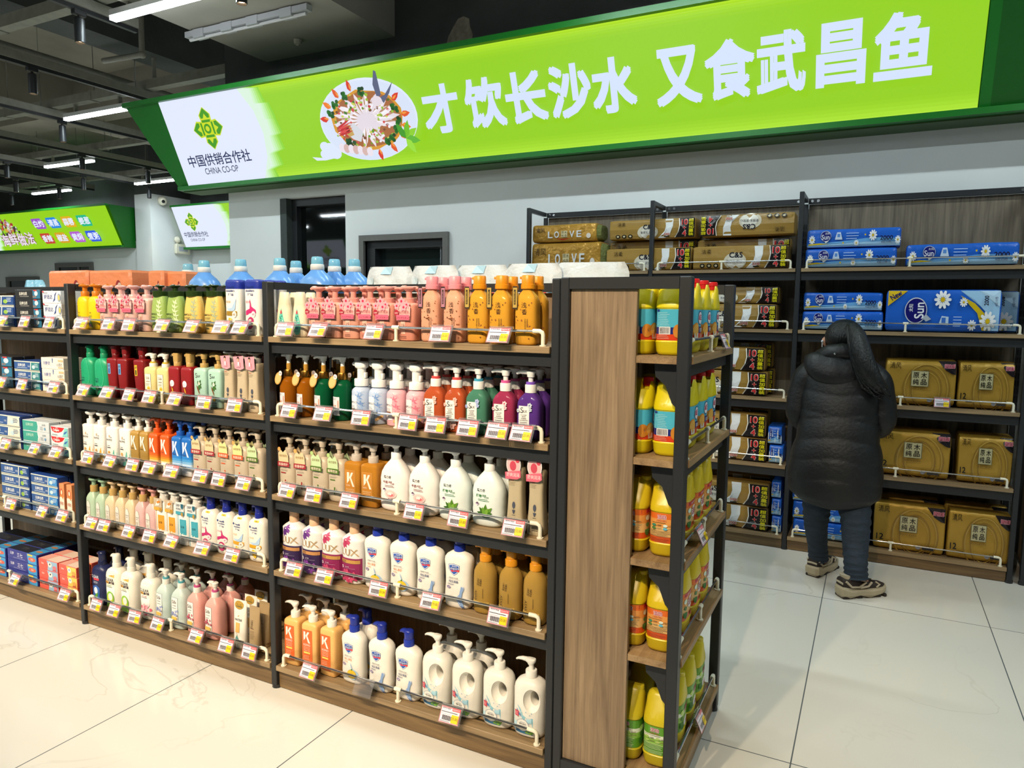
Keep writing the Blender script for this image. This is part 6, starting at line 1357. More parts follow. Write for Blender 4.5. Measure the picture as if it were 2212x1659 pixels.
# ================================================================== jugs on the gondola end
JUG = {}
def jug(style):
    if style in JUG: return copy_tree(JUG[style])
    r = empty('jug'); w, d, h = .060, .0450, .222
    ye = {'a': 'd9c918', 'b': 'd3b81e', 'c': 'ccb924'}[style]
    ym = mat('jug_plastic_'+style, ye, .32, noise=.03, nscale=30)
    b = MB(); T = [(0, .80, .78), (.012, .88, .86), (.05, .95, .95), (.155, 1, 1), (.175, 1.03, 1.03), (.19, .97, .97), (.60, .97, .97), (.615, 1.03, 1.03), (.64, 1.02, 1.02), (.70, .96, 1.0), (.80, .74, .97), (.90, .50, .94), (.955, .38, .86), (.985, .30, .70), (1, .18, .5)]
    b.loft([(t*h, sx*w, sy*d, 3.4 if t < .75 else 2.6) for t, sx, sy in T], 32)
    bo = b.build('body', ym, r, 50)
    # finger hole under the handle, seen from the side
    n = 20; c = MB(); V = []
    for x in (-.08, .08):
        for i in range(n): V.append((x, .010+.0135*math.cos(2*PI*i/n)+.004*math.sin(2*PI*i/n), h*.825+.030*math.sin(2*PI*i/n)))
    c.add(V, [tuple(range(n)), tuple(range(2*n-1, n-1, -1))]+[(i, n+i, n+(i+1) % n, (i+1) % n) for i in range(n)])
    c.box((-.08, -.034, h*.86), (.08, -.010, h*1.05)) if style == 'a' else None
    t = c.build('cutter', ym, None, 0)
    m = bo.modifiers.new('hole', 'BOOLEAN'); m.operation = 'DIFFERENCE'; m.object = t; m.solver = 'EXACT'
    dg = bpy.context.evaluated_depsgraph_get(); me = bpy.data.meshes.new_from_object(bo.evaluated_get(dg)); bo.modifiers.clear(); bo.data = me; me.shade_smooth(); me.set_sharp_from_angle(angle=math.radians(50)); bpy.data.objects.remove(t)
    b = MB(); b.loft([(h*.80, .014, .013, 2, 0, -.024), (h*.90, .0125, .0125, 2, 0, -.024)], 14); b.build('neck', ym, r)
    cm = {'a': plas('c81e22', .3), 'b': ym, 'c': ym}[style]
    b = MB(); b.loft([(h*.90, .0165, .0165, 2, 0, -.024), (h*.94, .0165, .0165, 2, 0, -.024), (h*.942, .0145, .0145, 2, 0, -.024), (h*.96, .0145, .0145, 2, 0, -.024), (h*.962, .0165, .0165, 2, 0, -.024), (h*1.01, .0160, .0160, 2, 0, -.024), (h*1.02, .0135, .0135, 2, 0, -.024)], 16); b.build('cap', cm, r)
    z0, z1 = h*.195, h*.595
    rows = {'a': [(0, 'd6401f'), (.20, '1e2a7a'), (.42, '4fb4cf')], 'b': [(0, 'd9571f'), (.20, 'e6b873'), (.52, 'e39a4a'), (.80, 'dd6a22')], 'c': [(0, '5a9a26'), (.35, '8cbf4a'), (.55, 'e4ead6'), (.70, '5d9c2c')]}[style]
    zs = [z0+(z1-z0)*q for q, _ in rows]+[z1]
    b = MB(); rg = []; cl = []
    for i in range(len(zs)-1):
        rg += [zs[i]]; cl.append(rows[i][1])
    rg.append(zs[-1]); b.loft([(z, w*.978, d*.978, 3.4) for z in rg], 32, rows=cl, cap=False); lb = b.build('label_sleeve', mat('sleeve_print', rough=.28, attr=True), r, 50)
    fr = surf_of([(0, w*.98, d*.98, 3.4), (h, w*.98, d*.98, 3.4)])
    p = Pr(fr, .0006, .0003); L = z1-z0
    sd = Pr(lambda u, v, e: Vector((-(w*.98)*(1-min(.999, abs(u)/(d*.98))**3.4)**(1/3.4)-e, -u, v)), .0006, .0003)
    if style == 'a':
        p.disc(w*.1, z0+L*.72, w*.42, L*.24, '1e2a6a', 20); p.disc(w*.1, z0+L*.72, w*.37, L*.21, 'e6e2e6', 20); p.text('威王', w*.1, z0+L*.74, L*.20, 'c8285a', .02, maxw=w*.6); p.disc(-w*.55, z0+L*.32, w*.33, L*.24, 'd98a1e', 20); p.disc(-w*.55, z0+L*.32, w*.27, L*.19, 'e6ac4a', 18)
        p.text('强力去油', w*.35, z0+L*.31, L*.13, 'eef0f4', .01, maxw=w*.95); p.text('洗洁精', w*.3, z0+L*.10, L*.10, 'f4d6c8', .0, maxw=w*.7); p.rect(-w*.75, z0+L*.03, -w*.35, z0+L*.20, 'd6d2c6', 1, 1)
        sd.lines(-d*.75, d*.1, z0+L*.88, 9, L*.055, 'a9dbe6', L*.014); sd.rect(-d*.62, z0+L*.19, d*.15, z0+L*.43, 'e6e4e4', 2, 1)
        for i in range(12): sd.rect(-d*.56+d*.055*i, z0+L*.22, -d*.56+d*.055*i+(.0008, .0014)[i % 2], z0+L*.41, '2a2a2a', 1, 1); sd.e -= sd.st
        sd.e += sd.st; sd.rect(-d*.8, z0+L*.92, -d*.6, z0+L*.99, '2a3a8a', 1, 1); sd.lines(-d*.75, d*.2, z0+L*.15, 3, L*.05, 'f0b09a', L*.014); sd.disc(d*.62, z0+L*.30, d*.30, L*.22, 'c9822a', 16)
    else:
        g = style == 'c'
        p.rect(-w*.9, z0+L*.86, w*.9, z0+L*.98, 'b3243a', 6, 1) if not g else None
        p.text('浓缩型洗洁精', 0, z0+L*.92, L*.07, 'f0d8d0', .0, maxw=w*1.3) if not g else None
        p.disc(w*.25, z0+L*.58, w*.5, L*.22, 'f0e9e2', 20) if not g else p.disc(w*.1, z0+L*.22, w*.36, L*.18, 'f0e9e2', 18)
        p.text('洁劲', w*.25, z0+L*.60, L*.28, 'b3224a', .02, maxw=w*.9) if not g else p.text('洁劲', w*.2, z0+L*.72, L*.26, 'b3224a', .02, maxw=w*.9)
        p.disc(-w*.55, z0+L*.70, w*.17, L*.09, 'd6e4cf' if not g else 'b6d66a', 12); p.disc(-w*.55, z0+L*.46, w*.14, L*.08, '4a7a3a', 12); p.fan([(-w*.75, z0+L*.30), (-w*.35, z0+L*.30), (-w*.35, z0+L*.16), (-w*.55, z0+L*.06), (-w*.75, z0+L*.16)], '3f7a33'); p.disc(w*.45, z0+L*.12, w*.22, L*.10, 'c9304a', 12)
        sd.text('洁劲', -d*.05, z0+L*.87, L*.16, 'f0e6ea', .05, maxw=d*.85); sd.text('洁劲', -d*.05, z0+L*.87, L*.145, 'b3224a', .01, maxw=d*.8); sd.text('CARE DELL', -d*.05, z0+L*.745, L*.05, 'b3224a', .0, maxw=d*.95); sd.lines(-d*.7, d*.5, z0+L*.67, 1, .01, '5a4a2a', L*.012)
        for i in range(2):
            for j in range(2): sd.disc(-d*.55+d*.75*j, z0+L*(.59-.10*i), d*.15, L*.045, ('3f8a6a', 'd6e4d6', '4f7a3a', '5fb4d0')[i*2+j] if not g else 'a9c86a', 12); sd.lines(-d*.35+d*.75*j, d*.0+d*.75*j, z0+L*(.60-.10*i), 2, L*.03, '6a5a3a', L*.012)
        sd.lines(-d*.8, d*.7, z0+L*.40, 5, L*.045, '6a5a3a' if not g else 'cfe0b0', L*.012); sd.lines(-d*.8, d*.7, z0+L*.15, 3, L*.045, '8a3a1e' if not g else 'cfe0b0', L*.012)
    p.build('front_print', lb); sd.build('side_print', lb)
    JUG[style] = r
    return r
JL = {'a': 'blue-label red-capped', 'b': 'orange-label', 'c': 'green-label'}
JY = [2.085, 2.222, 2.359, 2.496]
for k, st in ((1, 'a'), (2, 'a'), (3, 'b'), (4, 'b'), (5, 'c')):
    for c, x in enumerate((-.5265, -.6205)):
        for i, y in enumerate(JY):
            if c == 1 and i > 1: continue
            o = jug(st); o.location = (x, y+rr.uniform(-.003, .003), ELEV[k]+.0006); o.rotation_euler = (0, 0, PI/2+rr.uniform(-.03, .03))
            tag(o, '%s yellow jug, %s along the aisle%s, %s shelf, gondola end' % (JL[st], ORD[i], '' if c == 0 else ', inner column', SHN[k]), 'jug', 'yellow dish soap jugs')
for k, y in ((1, 2.44), (5, 2.30), (3, 2.20)):
    o = price_tag('35.00'); o.location = (EX1-.0045, y, ELEV[k]+.0555); o.rotation_euler = (-.42, 0, PI/2)
    tag(o, 'price tag on the %s rail of the gondola end, facing the side aisle' % SHN[k], 'price tag', 'price tags on the gondola rails')
# ================================================================== stock on the far side of the gondola, showing over its top
def detergent(x, y, lab, z=RLEV[1]+.0006):
    if 'det' in JUG: r = copy_tree(JUG['det'])
    else:
        r = empty('detergent_bottle')
        b = MB(); b.loft([(0, .076, .05, 3), (.006, .082, .054, 3), (.02, .086, .057, 3), (.10, .086, .057, 3), (.15, .084, .056, 2.8), (.178, .074, .052, 2.5), (.196, .057, .044, 2.2), (.212, .036, .033, 2), (.222, .027, .027, 2)], 30); b.build('body', plas('5c93d6', .28), r)
        b = MB(); b.loft([(.221, .028, .028, 2), (.224, .030, .030, 2), (.243, .029, .029, 2), (.246, .027, .027, 2)], 24); b.build('collar', plas('dcdcd8', .4), r)
        b = MB(); b.loft([(.246, .0255, .0255, 2), (.25, .026, .026, 2), (.272, .0245, .0245, 2), (.278, .021, .021, 2)], 22); b.build('measuring_cap', mat('aqua_cap', '8fd4f0', .12, trans=.25, ior=1.3, noise=.02), r)
        JUG['det'] = r
    r.location = (x, y, z); tag(r, lab, 'bottle', 'blue detergent bottles behind the gondola')
DN = ['standing beside the orange packs', 'second from the orange packs', 'behind the white blue-capped bottles', 'beside the black dividing post', 'fifth from the orange packs', 'sixth from the orange packs', 'second from the white refill bags', 'next to the white refill bags']
for i, (px, y) in enumerate(((407, 2.585), (442, 2.42), (521, 2.42), (605, 2.42), (640, 2.585), (686, 2.405), (723, 2.55), (766, 2.585))):
    detergent(wx(px, y, 1.62), y, 'blue detergent bottle with clear aqua cap, %s' % DN[i])
def pouch(w, h, d, name, m, prints=None, lean=0, top=.25):
    r = empty(name); n, k = 14, 12; b = MB(); rn = random.Random(int(w*1e4+h*777))
    def S(u, v, s):
        th = d/2*max(0, 1-abs(u)**3.2)**.6*(math.sin(min(1, (1-v)/(1-top*.3))*PI/2)**.8 if v < 1 else 0)*(min(1, v*9+.35))
        x = u*w/2*(1-.10*(1-v)*0)*(1-(max(0, v-.80)/.2)**2*.12); return (x, s*th+.006*math.sin(7*u+9*v), v*h)
    for s in (-1, 1):
        V = [S(-1+2*i/n, j/k, s) for j in range(k+1) for i in range(n+1)]
        b.add(V, [(j*(n+1)+i, j*(n+1)+i+1, (j+1)*(n+1)+i+1, (j+1)*(n+1)+i) for j in range(k) for i in range(n)])
    o = b.build('pouch_body', m, r, 60)
    if prints:
        p = Pr(lambda u, v, e: Vector((u, S(max(-1, min(1, 2*u/w)), max(0, min(.999, v/h)), -1)[1]-.0015-e, v)), .001, .0004); prints(p, w/2, h); p.build('front_print', o)
    return r
def d_ref(p, w, h):
    p.fan([(-w*.2, h*.99), (w*.2, h*.99), (w*.12, h*.86), (-w*.3, h*.86)], 'a9cfe0'); p.text('天然洗护', w*.05, h*.60, h*.085, '3f7a55', .01, maxw=w*.8); p.rect(-w*.3, h*.40, w*.6, h*.54, 'c83a1e', 3, 1); p.text('立白加正', w*.15, h*.47, h*.12, 'f0c03a', .02, maxw=w*.75); p.disc(w*.72, h*.58, w*.13, h*.05, '4f9ac4', 12); p.disc(-w*.72, h*.74, w*.14, h*.07, 'b6c6cc', 12); p.rect(w*.5, h*.3, w*.9, h*.42, '7fb9d6', 1, 1)
REFM = mat('white_refill_film', 'd6dde0', .25, trans=.15, ior=1.2, bump=.5, bscale=22, noise=.03)
for i, (px, y, rz, rx) in enumerate(((842, 2.44, .05, 0), (938, 2.43, -.05, 0), (1040, 2.46, .04, 0), (1150, 2.43, -.04, 0))):
    r = pouch(.225+.004*i, .232, .085, 'refill_bag', REFM, d_ref); r.location = (wx(px, y, 1.52), y, RLEV[1]+.0006); r.rotation_euler = (rx, 0, rz)
    tag(r, 'crinkled white detergent refill bag, %s from the blue bottles, behind the gondola' % ORD[i], 'refill bag', 'white refill bags behind the gondola')
r = pouch(.29, .235, .11, 'refill_bag', REFM, None); r.location = (wx(1268, 2.45, 1.5), 2.47, RLEV[1]+.0006); r.rotation_euler = (0, 0, .1); tag(r, 'slumped white refill bag over the gondola end frame', 'refill bag', 'white refill bags behind the gondola')
r = pouch(.20, .20, .08, 'refill_bag', mat('aqua_refill_film', '7fb9d8', .25, bump=.5, bscale=22, noise=.05), lambda p, w, h: p.fan([(-w*.2, h*.75), (w*.15, h*.75), (w*.15, h*.6), (0, h*.52), (-w*.2, h*.6)], 'b08a4a')); r.location = (wx(76, 2.45, 1.52), 2.45, RLEV[1]+.0006); tag(r, 'light blue refill bag beside the orange packs', 'refill bag', 'white refill bags behind the gondola')
def tpack(w, h, d, m, prints, name='tissue_pack', r=.012, wr=.0):
    rt = empty(name); b = MB(); b.box((-w/2, -d/2, 0), (w/2, d/2, h), r=r); o = b.build('wrapped_pack', m, rt, 35)
    p = Pr(lambda u, v, e: Vector((u, -d/2-e, v)), .0007, .0004); prints(p, w/2, h); p.build('front_print', o)
    return rt
def d_org(p, w, h):
    p.disc(w*.45, h*.55, w*.16, h*.24, '8a2a2a', 18); p.disc(w*.50, h*.55, w*.13, h*.19, 'c8b0a0', 16); p.rect(-w*.7, h*.3, -w*.2, h*.36, 'd67a5a', 1, 1)
ORM = mat('orange_wrap', 'e08a5e', .3, bump=.25, bscale=18, noise=.06, nscale=9)
for i, (pa, pb, y) in enumerate(((98, 183, 2.41), (185, 276, 2.41), (312, 346, 2.44), (350, 393, 2.47))):
    xa, xb = wx(pa, y-.05, 1.6), wx(pb, y-.05, 1.6)
    r = tpack(xb-xa-.004, .243-.004*i, .16, ORM, d_org); r.location = ((xa+xb)/2, y+.045, RLEV[1]+.0006); tag(r, 'orange wrapped tissue pack, %s from the light blue bag, behind the gondola' % ORD[i], 'tissue pack', 'orange tissue packs behind the gondola')

# ================================================================== paper packs on the wall bays
GOLDW = mat('gold_foil_wrap', 'b08a34', .36, metal=.3, bump=.5, bscale=9, noise=.12, nscale=5)
GOLDC = mat('gold_crinkled_wrap', 'b88a38', .3, metal=.3, bump=1.0, bscale=13, noise=.15, nscale=6)
BRN = mat('bronze_pack_wrap', '9c7b3c', .35, bump=.2, bscale=9, noise=.05, nscale=5)
BLU = mat('blue_pack_wrap', '1f5fc4', .28, bump=.35, bscale=11, noise=.05, nscale=5)
def crinkle(o, a, s=9, seed=1):
    rn = random.Random(seed); me = o.data
    from mathutils import noise as nz
    for v in me.vertices:
        n = nz.noise_vector(Vector((v.co.x*s+seed, v.co.y*s, v.co.z*s))); v.co += n*a
def softbox(w, h, d, m, prints, name='tissue_pack', seed=1, amp=.004, e=7, flip=False, endm=None):
    "shrink-wrapped pack: rounded, slightly crumpled block"
    rt = empty(name); b = MB(); N = 40
    # loft along x
    R = []
    for t, k in ((-1, .80), (-.985, .93), (-.96, .985), (-.9, 1), (-.5, 1), (0, 1), (.5, 1), (.9, 1), (.96, .985), (.985, .93), (1, .80)): R.append((t*w/2, d/2*k, h/2*k, e))
    b.loft(R, N, xf=Matrix(((0, 0, 1, 0), (1, 0, 0, 0), (0, 1, 0, h/2), (0, 0, 0, 1))))
    o = b.build('wrapped_pack', m, rt, 50); crinkle(o, amp, 8, seed)
    def sf(u, v, ee):
        if flip: u, v = -u, h-v
        return Vector((u, -d/2*(1-min(.98, abs(2*(v-h/2)/h))**e)**(1/e)-.0022-amp*.9-ee, v))
    p = Pr(sf, 0, .0006); prints(p, w/2, h); p.build('front_print', o, PRINTG)
    if endm:
        b = MB(); s = 1
        b.loft([(w/2-.012, d/2*.93, h/2*.93, 5), (w/2+.028, d/2*.70, h/2*.78, 3)], 20, xf=Matrix(((0, 0, 1, 0), (1, 0, 0, 0), (0, 1, 0, h/2), (0, 0, 0, 1)))); b.build('clear_end_wrap', endm, rt, 50)
    return rt
def d_cs(short=False):
    def f(p, w, h):
        p.rect(-w*.985, h*.05, w*.985, h*.95, '9c7b3c', 6, 2)
        if not short:
            p.disc(-w*.08, h*.34, w*.24, h*.36, 'cfc6b0', 22) ; p.disc(-w*.06, h*.30, w*.19, h*.28, 'e2ddd2', 20)
            p.fan([(w*.16, h*.04), (w*.30, h*.25), (w*.34, h*.6), (w*.32, h*.96), (w*.50, h*.96), (w*.50, h*.6), (w*.44, h*.25), (w*.32, h*.04)], 'dfe0e0')
        p.text('洁柔', -w*.70, h*.76, h*.20, '3a2c14', .0, maxw=w*.26); p.text('C&S', -w*.06, h*.60, h*.23, '1b1d2a', .02, maxw=w*.40); p.rect(-w*.26, h*.435, w*.16, h*.447, 'e0d8c8', 2, 1); p.text('更厚实·更安心', -w*.06, h*.33, h*.12, '1b1d2a', .0, maxw=w*.42)
        for i in range(3): p.disc(-w*.78+w*.15*i, h*.16, w*.055, h*.095, '221c16', 14); p.disc(-w*.78+w*.15*i, h*.16, w*.03, h*.05, 'cfc2a0', 8)
        p.text('2000', w*.37, h*.21, h*.13, 'e8e2da', .06, maxw=w*.22); p.text('2000', w*.37, h*.21, h*.11, 'b33018', .02, maxw=w*.20); p.rect(w*.31, h*.07, w*.43, h*.12, '1b1712', 1, 1)
        p.fan([(w*.54, h*.04), (w*.62, h*.3), (w*.65, h*.6), (w*.63, h*.96), (w*.985, h*.96), (w*.985, h*.04)], 'e2ddd2'); p.fan([(w*.56, h*.04), (w*.64, h*.3), (w*.67, h*.6), (w*.65, h*.96), (w*.985, h*.96), (w*.985, h*.04)], '1c1517')
        for t, z, s in (('10', .76, .26), ('+', .48, .15), ('4', .22, .26)): p.text(t, w*.77, h*z, h*s*1.12, 'ead9c6', .05); p.text(t, w*.77, h*z, h*s, 'c3222c', .03)
        for i, c in enumerate('超值加量装'): p.text(c, w*.92, h*(.84-.17*i), h*.15, 'ddd01e', .02, w=w*.11)
    return f
def d_love(p, w, h):
    p.text('清风', -w*.72, h*.68, h*.26, '2a2010', .0, maxw=w*.36); 
    for t, x in (('L', -.40), ('O', -.20), ('V', .28), ('E', .50)): p.text(t, w*x, h*.42, h*.36, 'd2d4d6', .02, w=w*.15)
    p.fan([(-w*.05, h*.26), (w*.14, h*.26), (w*.14, h*.60), (-w*.05, h*.60)], 'cdbf94')
    for c, x, z in (('原', .0, .52), ('木', .09, .52), ('纯', .0, .35), ('品', .09, .35)): p.text(c, w*x, h*z, h*.13, '4a3a1e', .0, maxw=w*.085)
    p.fan([(-w*.25, h*.22), (0, h*.14), (w*.3, h*.20), (0, h*.10)], 'b3261e'); p.disc(w*.80, h*.3, w*.07, h*.14, 'd9cfc6', 12)
def d_12(p, w, h):
    for k, c in ((.66, '8a6a2a'), (.62, 'a8863c'), (.44, '84632a'), (.39, 'a8863c')): p.disc(w*.18, h*.36, w*k, h*k*1.0 if k < .5 else h*.56, c, 30, inner=.95)
    p.text('清风', -w*.72, h*.86, h*.14, '241a0c', .0, maxw=w*.32)
    p.fan([(w*.48, h*.985), (w*.975, h*.985), (w*.975, h*.70), (w*.86, h*.72), (w*.68, h*.80)], '1c161a'); p.text('超韧加厚', w*.80, h*.88, h*.10, 'c3929a', .03, maxw=w*.30); p.text('超韧加厚', w*.80, h*.88, h*.085, 'b0304a', .0, maxw=w*.28)
    p.rect(-w*.26, h*.42, w*.24, h*.76, '6d6648', 2, 2); p.rect(-w*.24, h*.43, w*.22, h*.75, 'b3ab84', 2, 2)
    for c, x, z in (('原', -.12, .665), ('木', .10, .665), ('纯', -.12, .52), ('品', .10, .52)): p.text(c, w*x, h*z, h*.125, '17140f', .012, w=w*.17)
    p.text('亲肤舒适·柔韧厚实', 0, h*.37, h*.035, '5a3d18', .0, maxw=w*.5); p.text('12', -w*.80, h*.27, h*.13, '17120c', .02, maxw=w*.2); p.rect(-w*.70, h*.14, -w*.46, h*.18, '241c14', 1, 1); p.text('原生木浆·品质生活', w*.55, h*.18, h*.03, '2a1f10', .0, maxw=w*.38); p.rect(w*.40, h*.10, w*.72, h*.145, '1c1820', 1, 1); p.leaf(w*.22, h*.11, w*.2, h*.09, .5, '8a8a94')
def daisy(p, x, z, rx, rz):
    for i in range(10): a = 2*PI*i/10; c, s = math.cos(a), math.sin(a); P = [(.18, 0), (.55, .20), (.95, .13), (1, 0), (.95, -.13), (.55, -.20)]; p.poly([(x+rx*(u*c-v*s), z+rz*(u*s+v*c)) for u, v in P], 'e6e8ea'); p.e -= p.st
    p.e += p.st; p.disc(x, z, rx*.27, rz*.27, 'cfae1e', 10)
def d_sun(p, w, h):
    k = h/w*.9
    p.fan([(-w*.98, h*.05), (w*.98, h*.05), (w*.98, h*.42), (w*.4, h*.50), (-w*.2, h*.34), (-w*.98, h*.22)], '6aa6dc'); p.fan([(-w*.98, h*.05), (w*.98, h*.05), (w*.98, h*.25), (w*.3, h*.28), (-w*.98, h*.14)], '9cc6e8')
    p.fan([(-w*.95, h*.22), (-w*.72, h*.26), (-w*.5, h*.2), (-w*.72, h*.18), (-w*.95, h*.14)], 'd0b21e'); daisy(p, -w*.88, h*.44, w*.07, h*.24)
    p.disc(-w*.58, h*.62, w*.115, h*.28, 'b6bccb', 24); p.disc(-w*.58, h*.62, w*.105, h*.255, '1a1c6e', 24); p.text('Sun', -w*.585, h*.57, h*.26, 'e0e2ee', .01, maxw=w*.17); p.text('太阳', -w*.55, h*.76, h*.11, 'e0e2ee', .0, maxw=w*.1); p.fan([(-w*.60, h*.36), (-w*.50, h*.38), (-w*.58, h*.24)], 'd6d9de')
    p.fan([(-w*.38, h*.42), (-w*.22, h*.42), (-w*.26, h*.80), (-w*.34, h*.80)], 'c6d6ea'); p.rect(-w*.33, h*.55, -w*.27, h*.72, '5a8ad0', 1, 1); p.lines(-w*.14, w*.14, h*.72, 3, h*.14, 'a9c4ea', h*.035)
    daisy(p, w*.42, h*.60, w*.085, h*.29); daisy(p, w*.08, h*.22, w*.055, h*.17); p.disc(w*.26, h*.64, w*.018, h*.05, 'cfae1e', 8); p.disc(-w*.2, h*.24, w*.02, h*.05, 'cfae1e', 8)
    p.text('2000', w*.70, h*.45, h*.22, '221a2e', .025, maxw=w*.26); p.text('4层10卷', w*.70, h*.24, h*.13, '4a3a4e', .0, maxw=w*.26); daisy(p, w*.93, h*.33, w*.06, h*.22)
def d_sunbig(p, w, h):
    p.fan([(w*.30, h*.97), (w*.97, h*.97), (w*.97, h*.05), (w*.78, h*.05), (w*.80, h*.4), (w*.55, h*.75)], '9cc4e4'); p.fan([(w*.62, h*.97), (w*.97, h*.97), (w*.97, h*.6)], 'b6d4ea'); p.fan([(w*.30, h*.86), (w*.55, h*.68), (w*.72, h*.45), (w*.78, h*.05), (w*.70, h*.05), (w*.66, h*.42), (w*.50, h*.64)], 'd0b21e')
    p.fan([(-w*.97, h*.97), (-w*.62, h*.97), (-w*.97, h*.60)], 'd9b420'); p.text('New', -w*.83, h*.86, h*.13, '1a1c5e', .02, rot=.6, maxw=w*.22)
    p.disc(-w*.46, h*.50, w*.20, h*.31, 'c9ced8', 30); p.disc(-w*.46, h*.50, w*.185, h*.285, '17186a', 30); p.text('Sun', -w*.40, h*.50, h*.20, 'e6e8f0', .02, rot=PI/2, maxw=h*.5); p.text('太阳', -w*.55, h*.56, h*.09, 'e6e8f0', .01, rot=PI/2, maxw=h*.2); p.fan([(-w*.28, h*.42), (-w*.18, h*.30), (-w*.27, h*.24), (-w*.33, h*.32)], 'aab2be')
    daisy(p, w*.0, h*.76, w*.15, h*.22); daisy(p, w*.36, h*.70, w*.07, h*.11); daisy(p, w*.78, h*.27, w*.14, h*.23); daisy(p, w*.52, h*.17, w*.08, h*.13)
    p.text('2000', w*.74, h*.74, h*.085, '221a2e', .03, rot=PI/2, maxw=h*.42); p.text('4层10卷', w*.90, h*.72, h*.06, '3a3a5e', .0, rot=PI/2, maxw=h*.34); p.fan([(-w*.05, h*.18), (w*.12, h*.16), (w*.12, h*.36), (-w*.0, h*.38)], 'b9cfe4'); p.rect(0, h*.22, w*.07, h*.34, '3a6ac0', 1, 1); p.lines(w*.2, w*.36, h*.35, 4, h*.07, 'a9c4ea', h*.018)
PK = {}
def pack(kind, pa, pb, zb, h, dy, lab, d=.24, flip=False, dark=False):
    y = WG+.034+dy; xa, xb = wx(pa, y, zb+h/2), wx(pb, y, zb+h/2); w = xb-xa-.004
    f, m, nm, amp = {'cs': (d_cs(), BRN, 'tissue_pack', .0022), 'love': (d_love, GOLDC, 'tissue_pack', .006), 'g12': (d_12, GOLDW, 'tissue_pack', .0035), 'sun': (d_sun, BLU, 'toilet_roll_pack', .0042), 'big': (d_sunbig, BLU, 'toilet_roll_pack', .004)}[kind]
    endm = {'cs': mat('clear_film', 'c9cfd0', .2, trans=.5, ior=1.1, noise=.02), 'love': mat('olive_film', '7d824e', .25, trans=.25, ior=1.1, bump=.6)}.get(kind)
    r = softbox(w, h, d, m, f, nm, seed=int(pa+zb*100) % 97, amp=amp, flip=flip, endm=endm if kind == 'love' else None)
    r.location = ((xa+xb)/2, y+d/2, zb+amp*.8+.0006)
    tag(r, lab, 'tissue pack', {'cs': 'brown and white tissue packs', 'love': 'crinkled gold packs', 'g12': 'gold tissue packs', 'sun': 'blue daisy packs', 'big': 'blue daisy packs'}[kind])
    return xa, xb
L1, L2, L3, L4, L5 = (WLEV[i] for i in (1, 2, 3, 4, 5))
pack('love', 1147, 1297, L1, .205, 0, 'larger crinkled gold pack under its twin, top shelf, wall bay by the door', d=.22)
pack('love', 1149, 1288, L1+.207, .128, .01, 'flatter crinkled gold pack lying on the larger gold one', d=.2)
pack('cs', 1309, 1494, L1, .150, .0, 'front brown tissue pack beside the crinkled gold packs, top shelf', d=.11)
pack('cs', 1316, 1502, L1, .212, .125, 'brown tissue pack half hidden behind the front one beside the gold packs', d=.11)
pack('cs', 1316, 1503, L1+.214, .135, .05, 'uppermost brown tissue pack next to the crinkled gold packs', d=.18)
pack('cs', 1496, 1702, L1, .150, 0, 'front brown tissue pack beside the blue packs, top shelf', d=.11)
pack('cs', 1505, 1708, L1, .205, .125, 'brown tissue pack half hidden behind the front one beside the blue packs', d=.11)
pack('cs', 1513, 1718, L1+.214, .140, .05, 'upside-down brown tissue pack on top of its stack', d=.18, flip=True)
xa, _ = pack('sun', 1738, 1938, L1, .115, 0, 'lower blue daisy pack on the top wall shelf beside the post', d=.2)
pack('sun', 1742, 1948, L1+.117, .113, .01, 'upper blue daisy pack on the top wall shelf beside the post', d=.2)
pack('sun', 1957, 2203, L1, .125, 0, 'single long blue daisy pack lying alone on the top wall shelf', d=.2)
pack('cs', 1465, 1678, L2, .155, 0, 'lower brown tissue pack on the second wall shelf', d=.2)
pack('cs', 1478, 1684, L2+.157, .108, .02, 'upper brown tissue pack on the second wall shelf', d=.2)
pack('sun', 1731, 1908, L2, .113, 0, 'lower blue daisy pack behind the head of the shopper', d=.2)
pack('sun', 1735, 1908, L2+.115, .112, .01, 'upper blue daisy pack on the second wall shelf', d=.2)
pack('big', 1913, 2164, L2, .242, 0, 'big upright blue pack with yellow corner and oval badge', d=.11)
pack('big', 1918, 2203, L2, .238, .125, 'blue pack peeping out behind the big upright one', d=.11)
pack('cs', 1440, 1657, L3, .155, 0, 'lower brown tissue pack, third wall shelf', d=.14)
pack('cs', 1436, 1653, L3+.157, .152, .0, 'upper brown tissue pack, third wall shelf', d=.14)
pack('cs', 1470, 1672, L3, .168, .155, 'rear lower brown tissue pack, third wall shelf', d=.09)
pack('cs', 1470, 1670, L3+.170, .165, .155, 'rear upper brown tissue pack, third wall shelf', d=.09)
pack('g12', 1911, 2066, L3, .268, 0, 'gold tissue pack beside the shopper hair, third wall shelf')
pack('g12', 2069, 2192, L3, .268, 0, 'gold tissue pack at the shelf end, third wall shelf')
pack('cs', 1440, 1656, L4, .155, 0, 'lower brown tissue pack, fourth wall shelf', d=.14)
pack('cs', 1440, 1655, L4+.157, .152, 0, 'upper brown tissue pack, fourth wall shelf', d=.14)
pack('cs', 1440, 1660, L4, .330, .155, 'tall brown pack standing behind the two, fourth wall shelf', d=.09)
pack('sun', 1660, 1692, L4, .118, 0, 'lower blue daisy pack beside the shopper sleeve, fourth wall shelf', d=.2)
pack('sun', 1658, 1690, L4+.120, .118, .01, 'upper blue daisy pack beside the shopper sleeve, fourth wall shelf', d=.2)
pack('g12', 1893, 2054, L4, .275, 0, 'gold tissue pack beside the shopper sleeve, fourth wall shelf')
pack('g12', 2068, 2189, L4, .275, 0, 'gold tissue pack at the shelf end, fourth wall shelf')
pack('cs', 1430, 1659, L5, .155, 0, 'lower brown tissue pack, bottom wall shelf', d=.14)
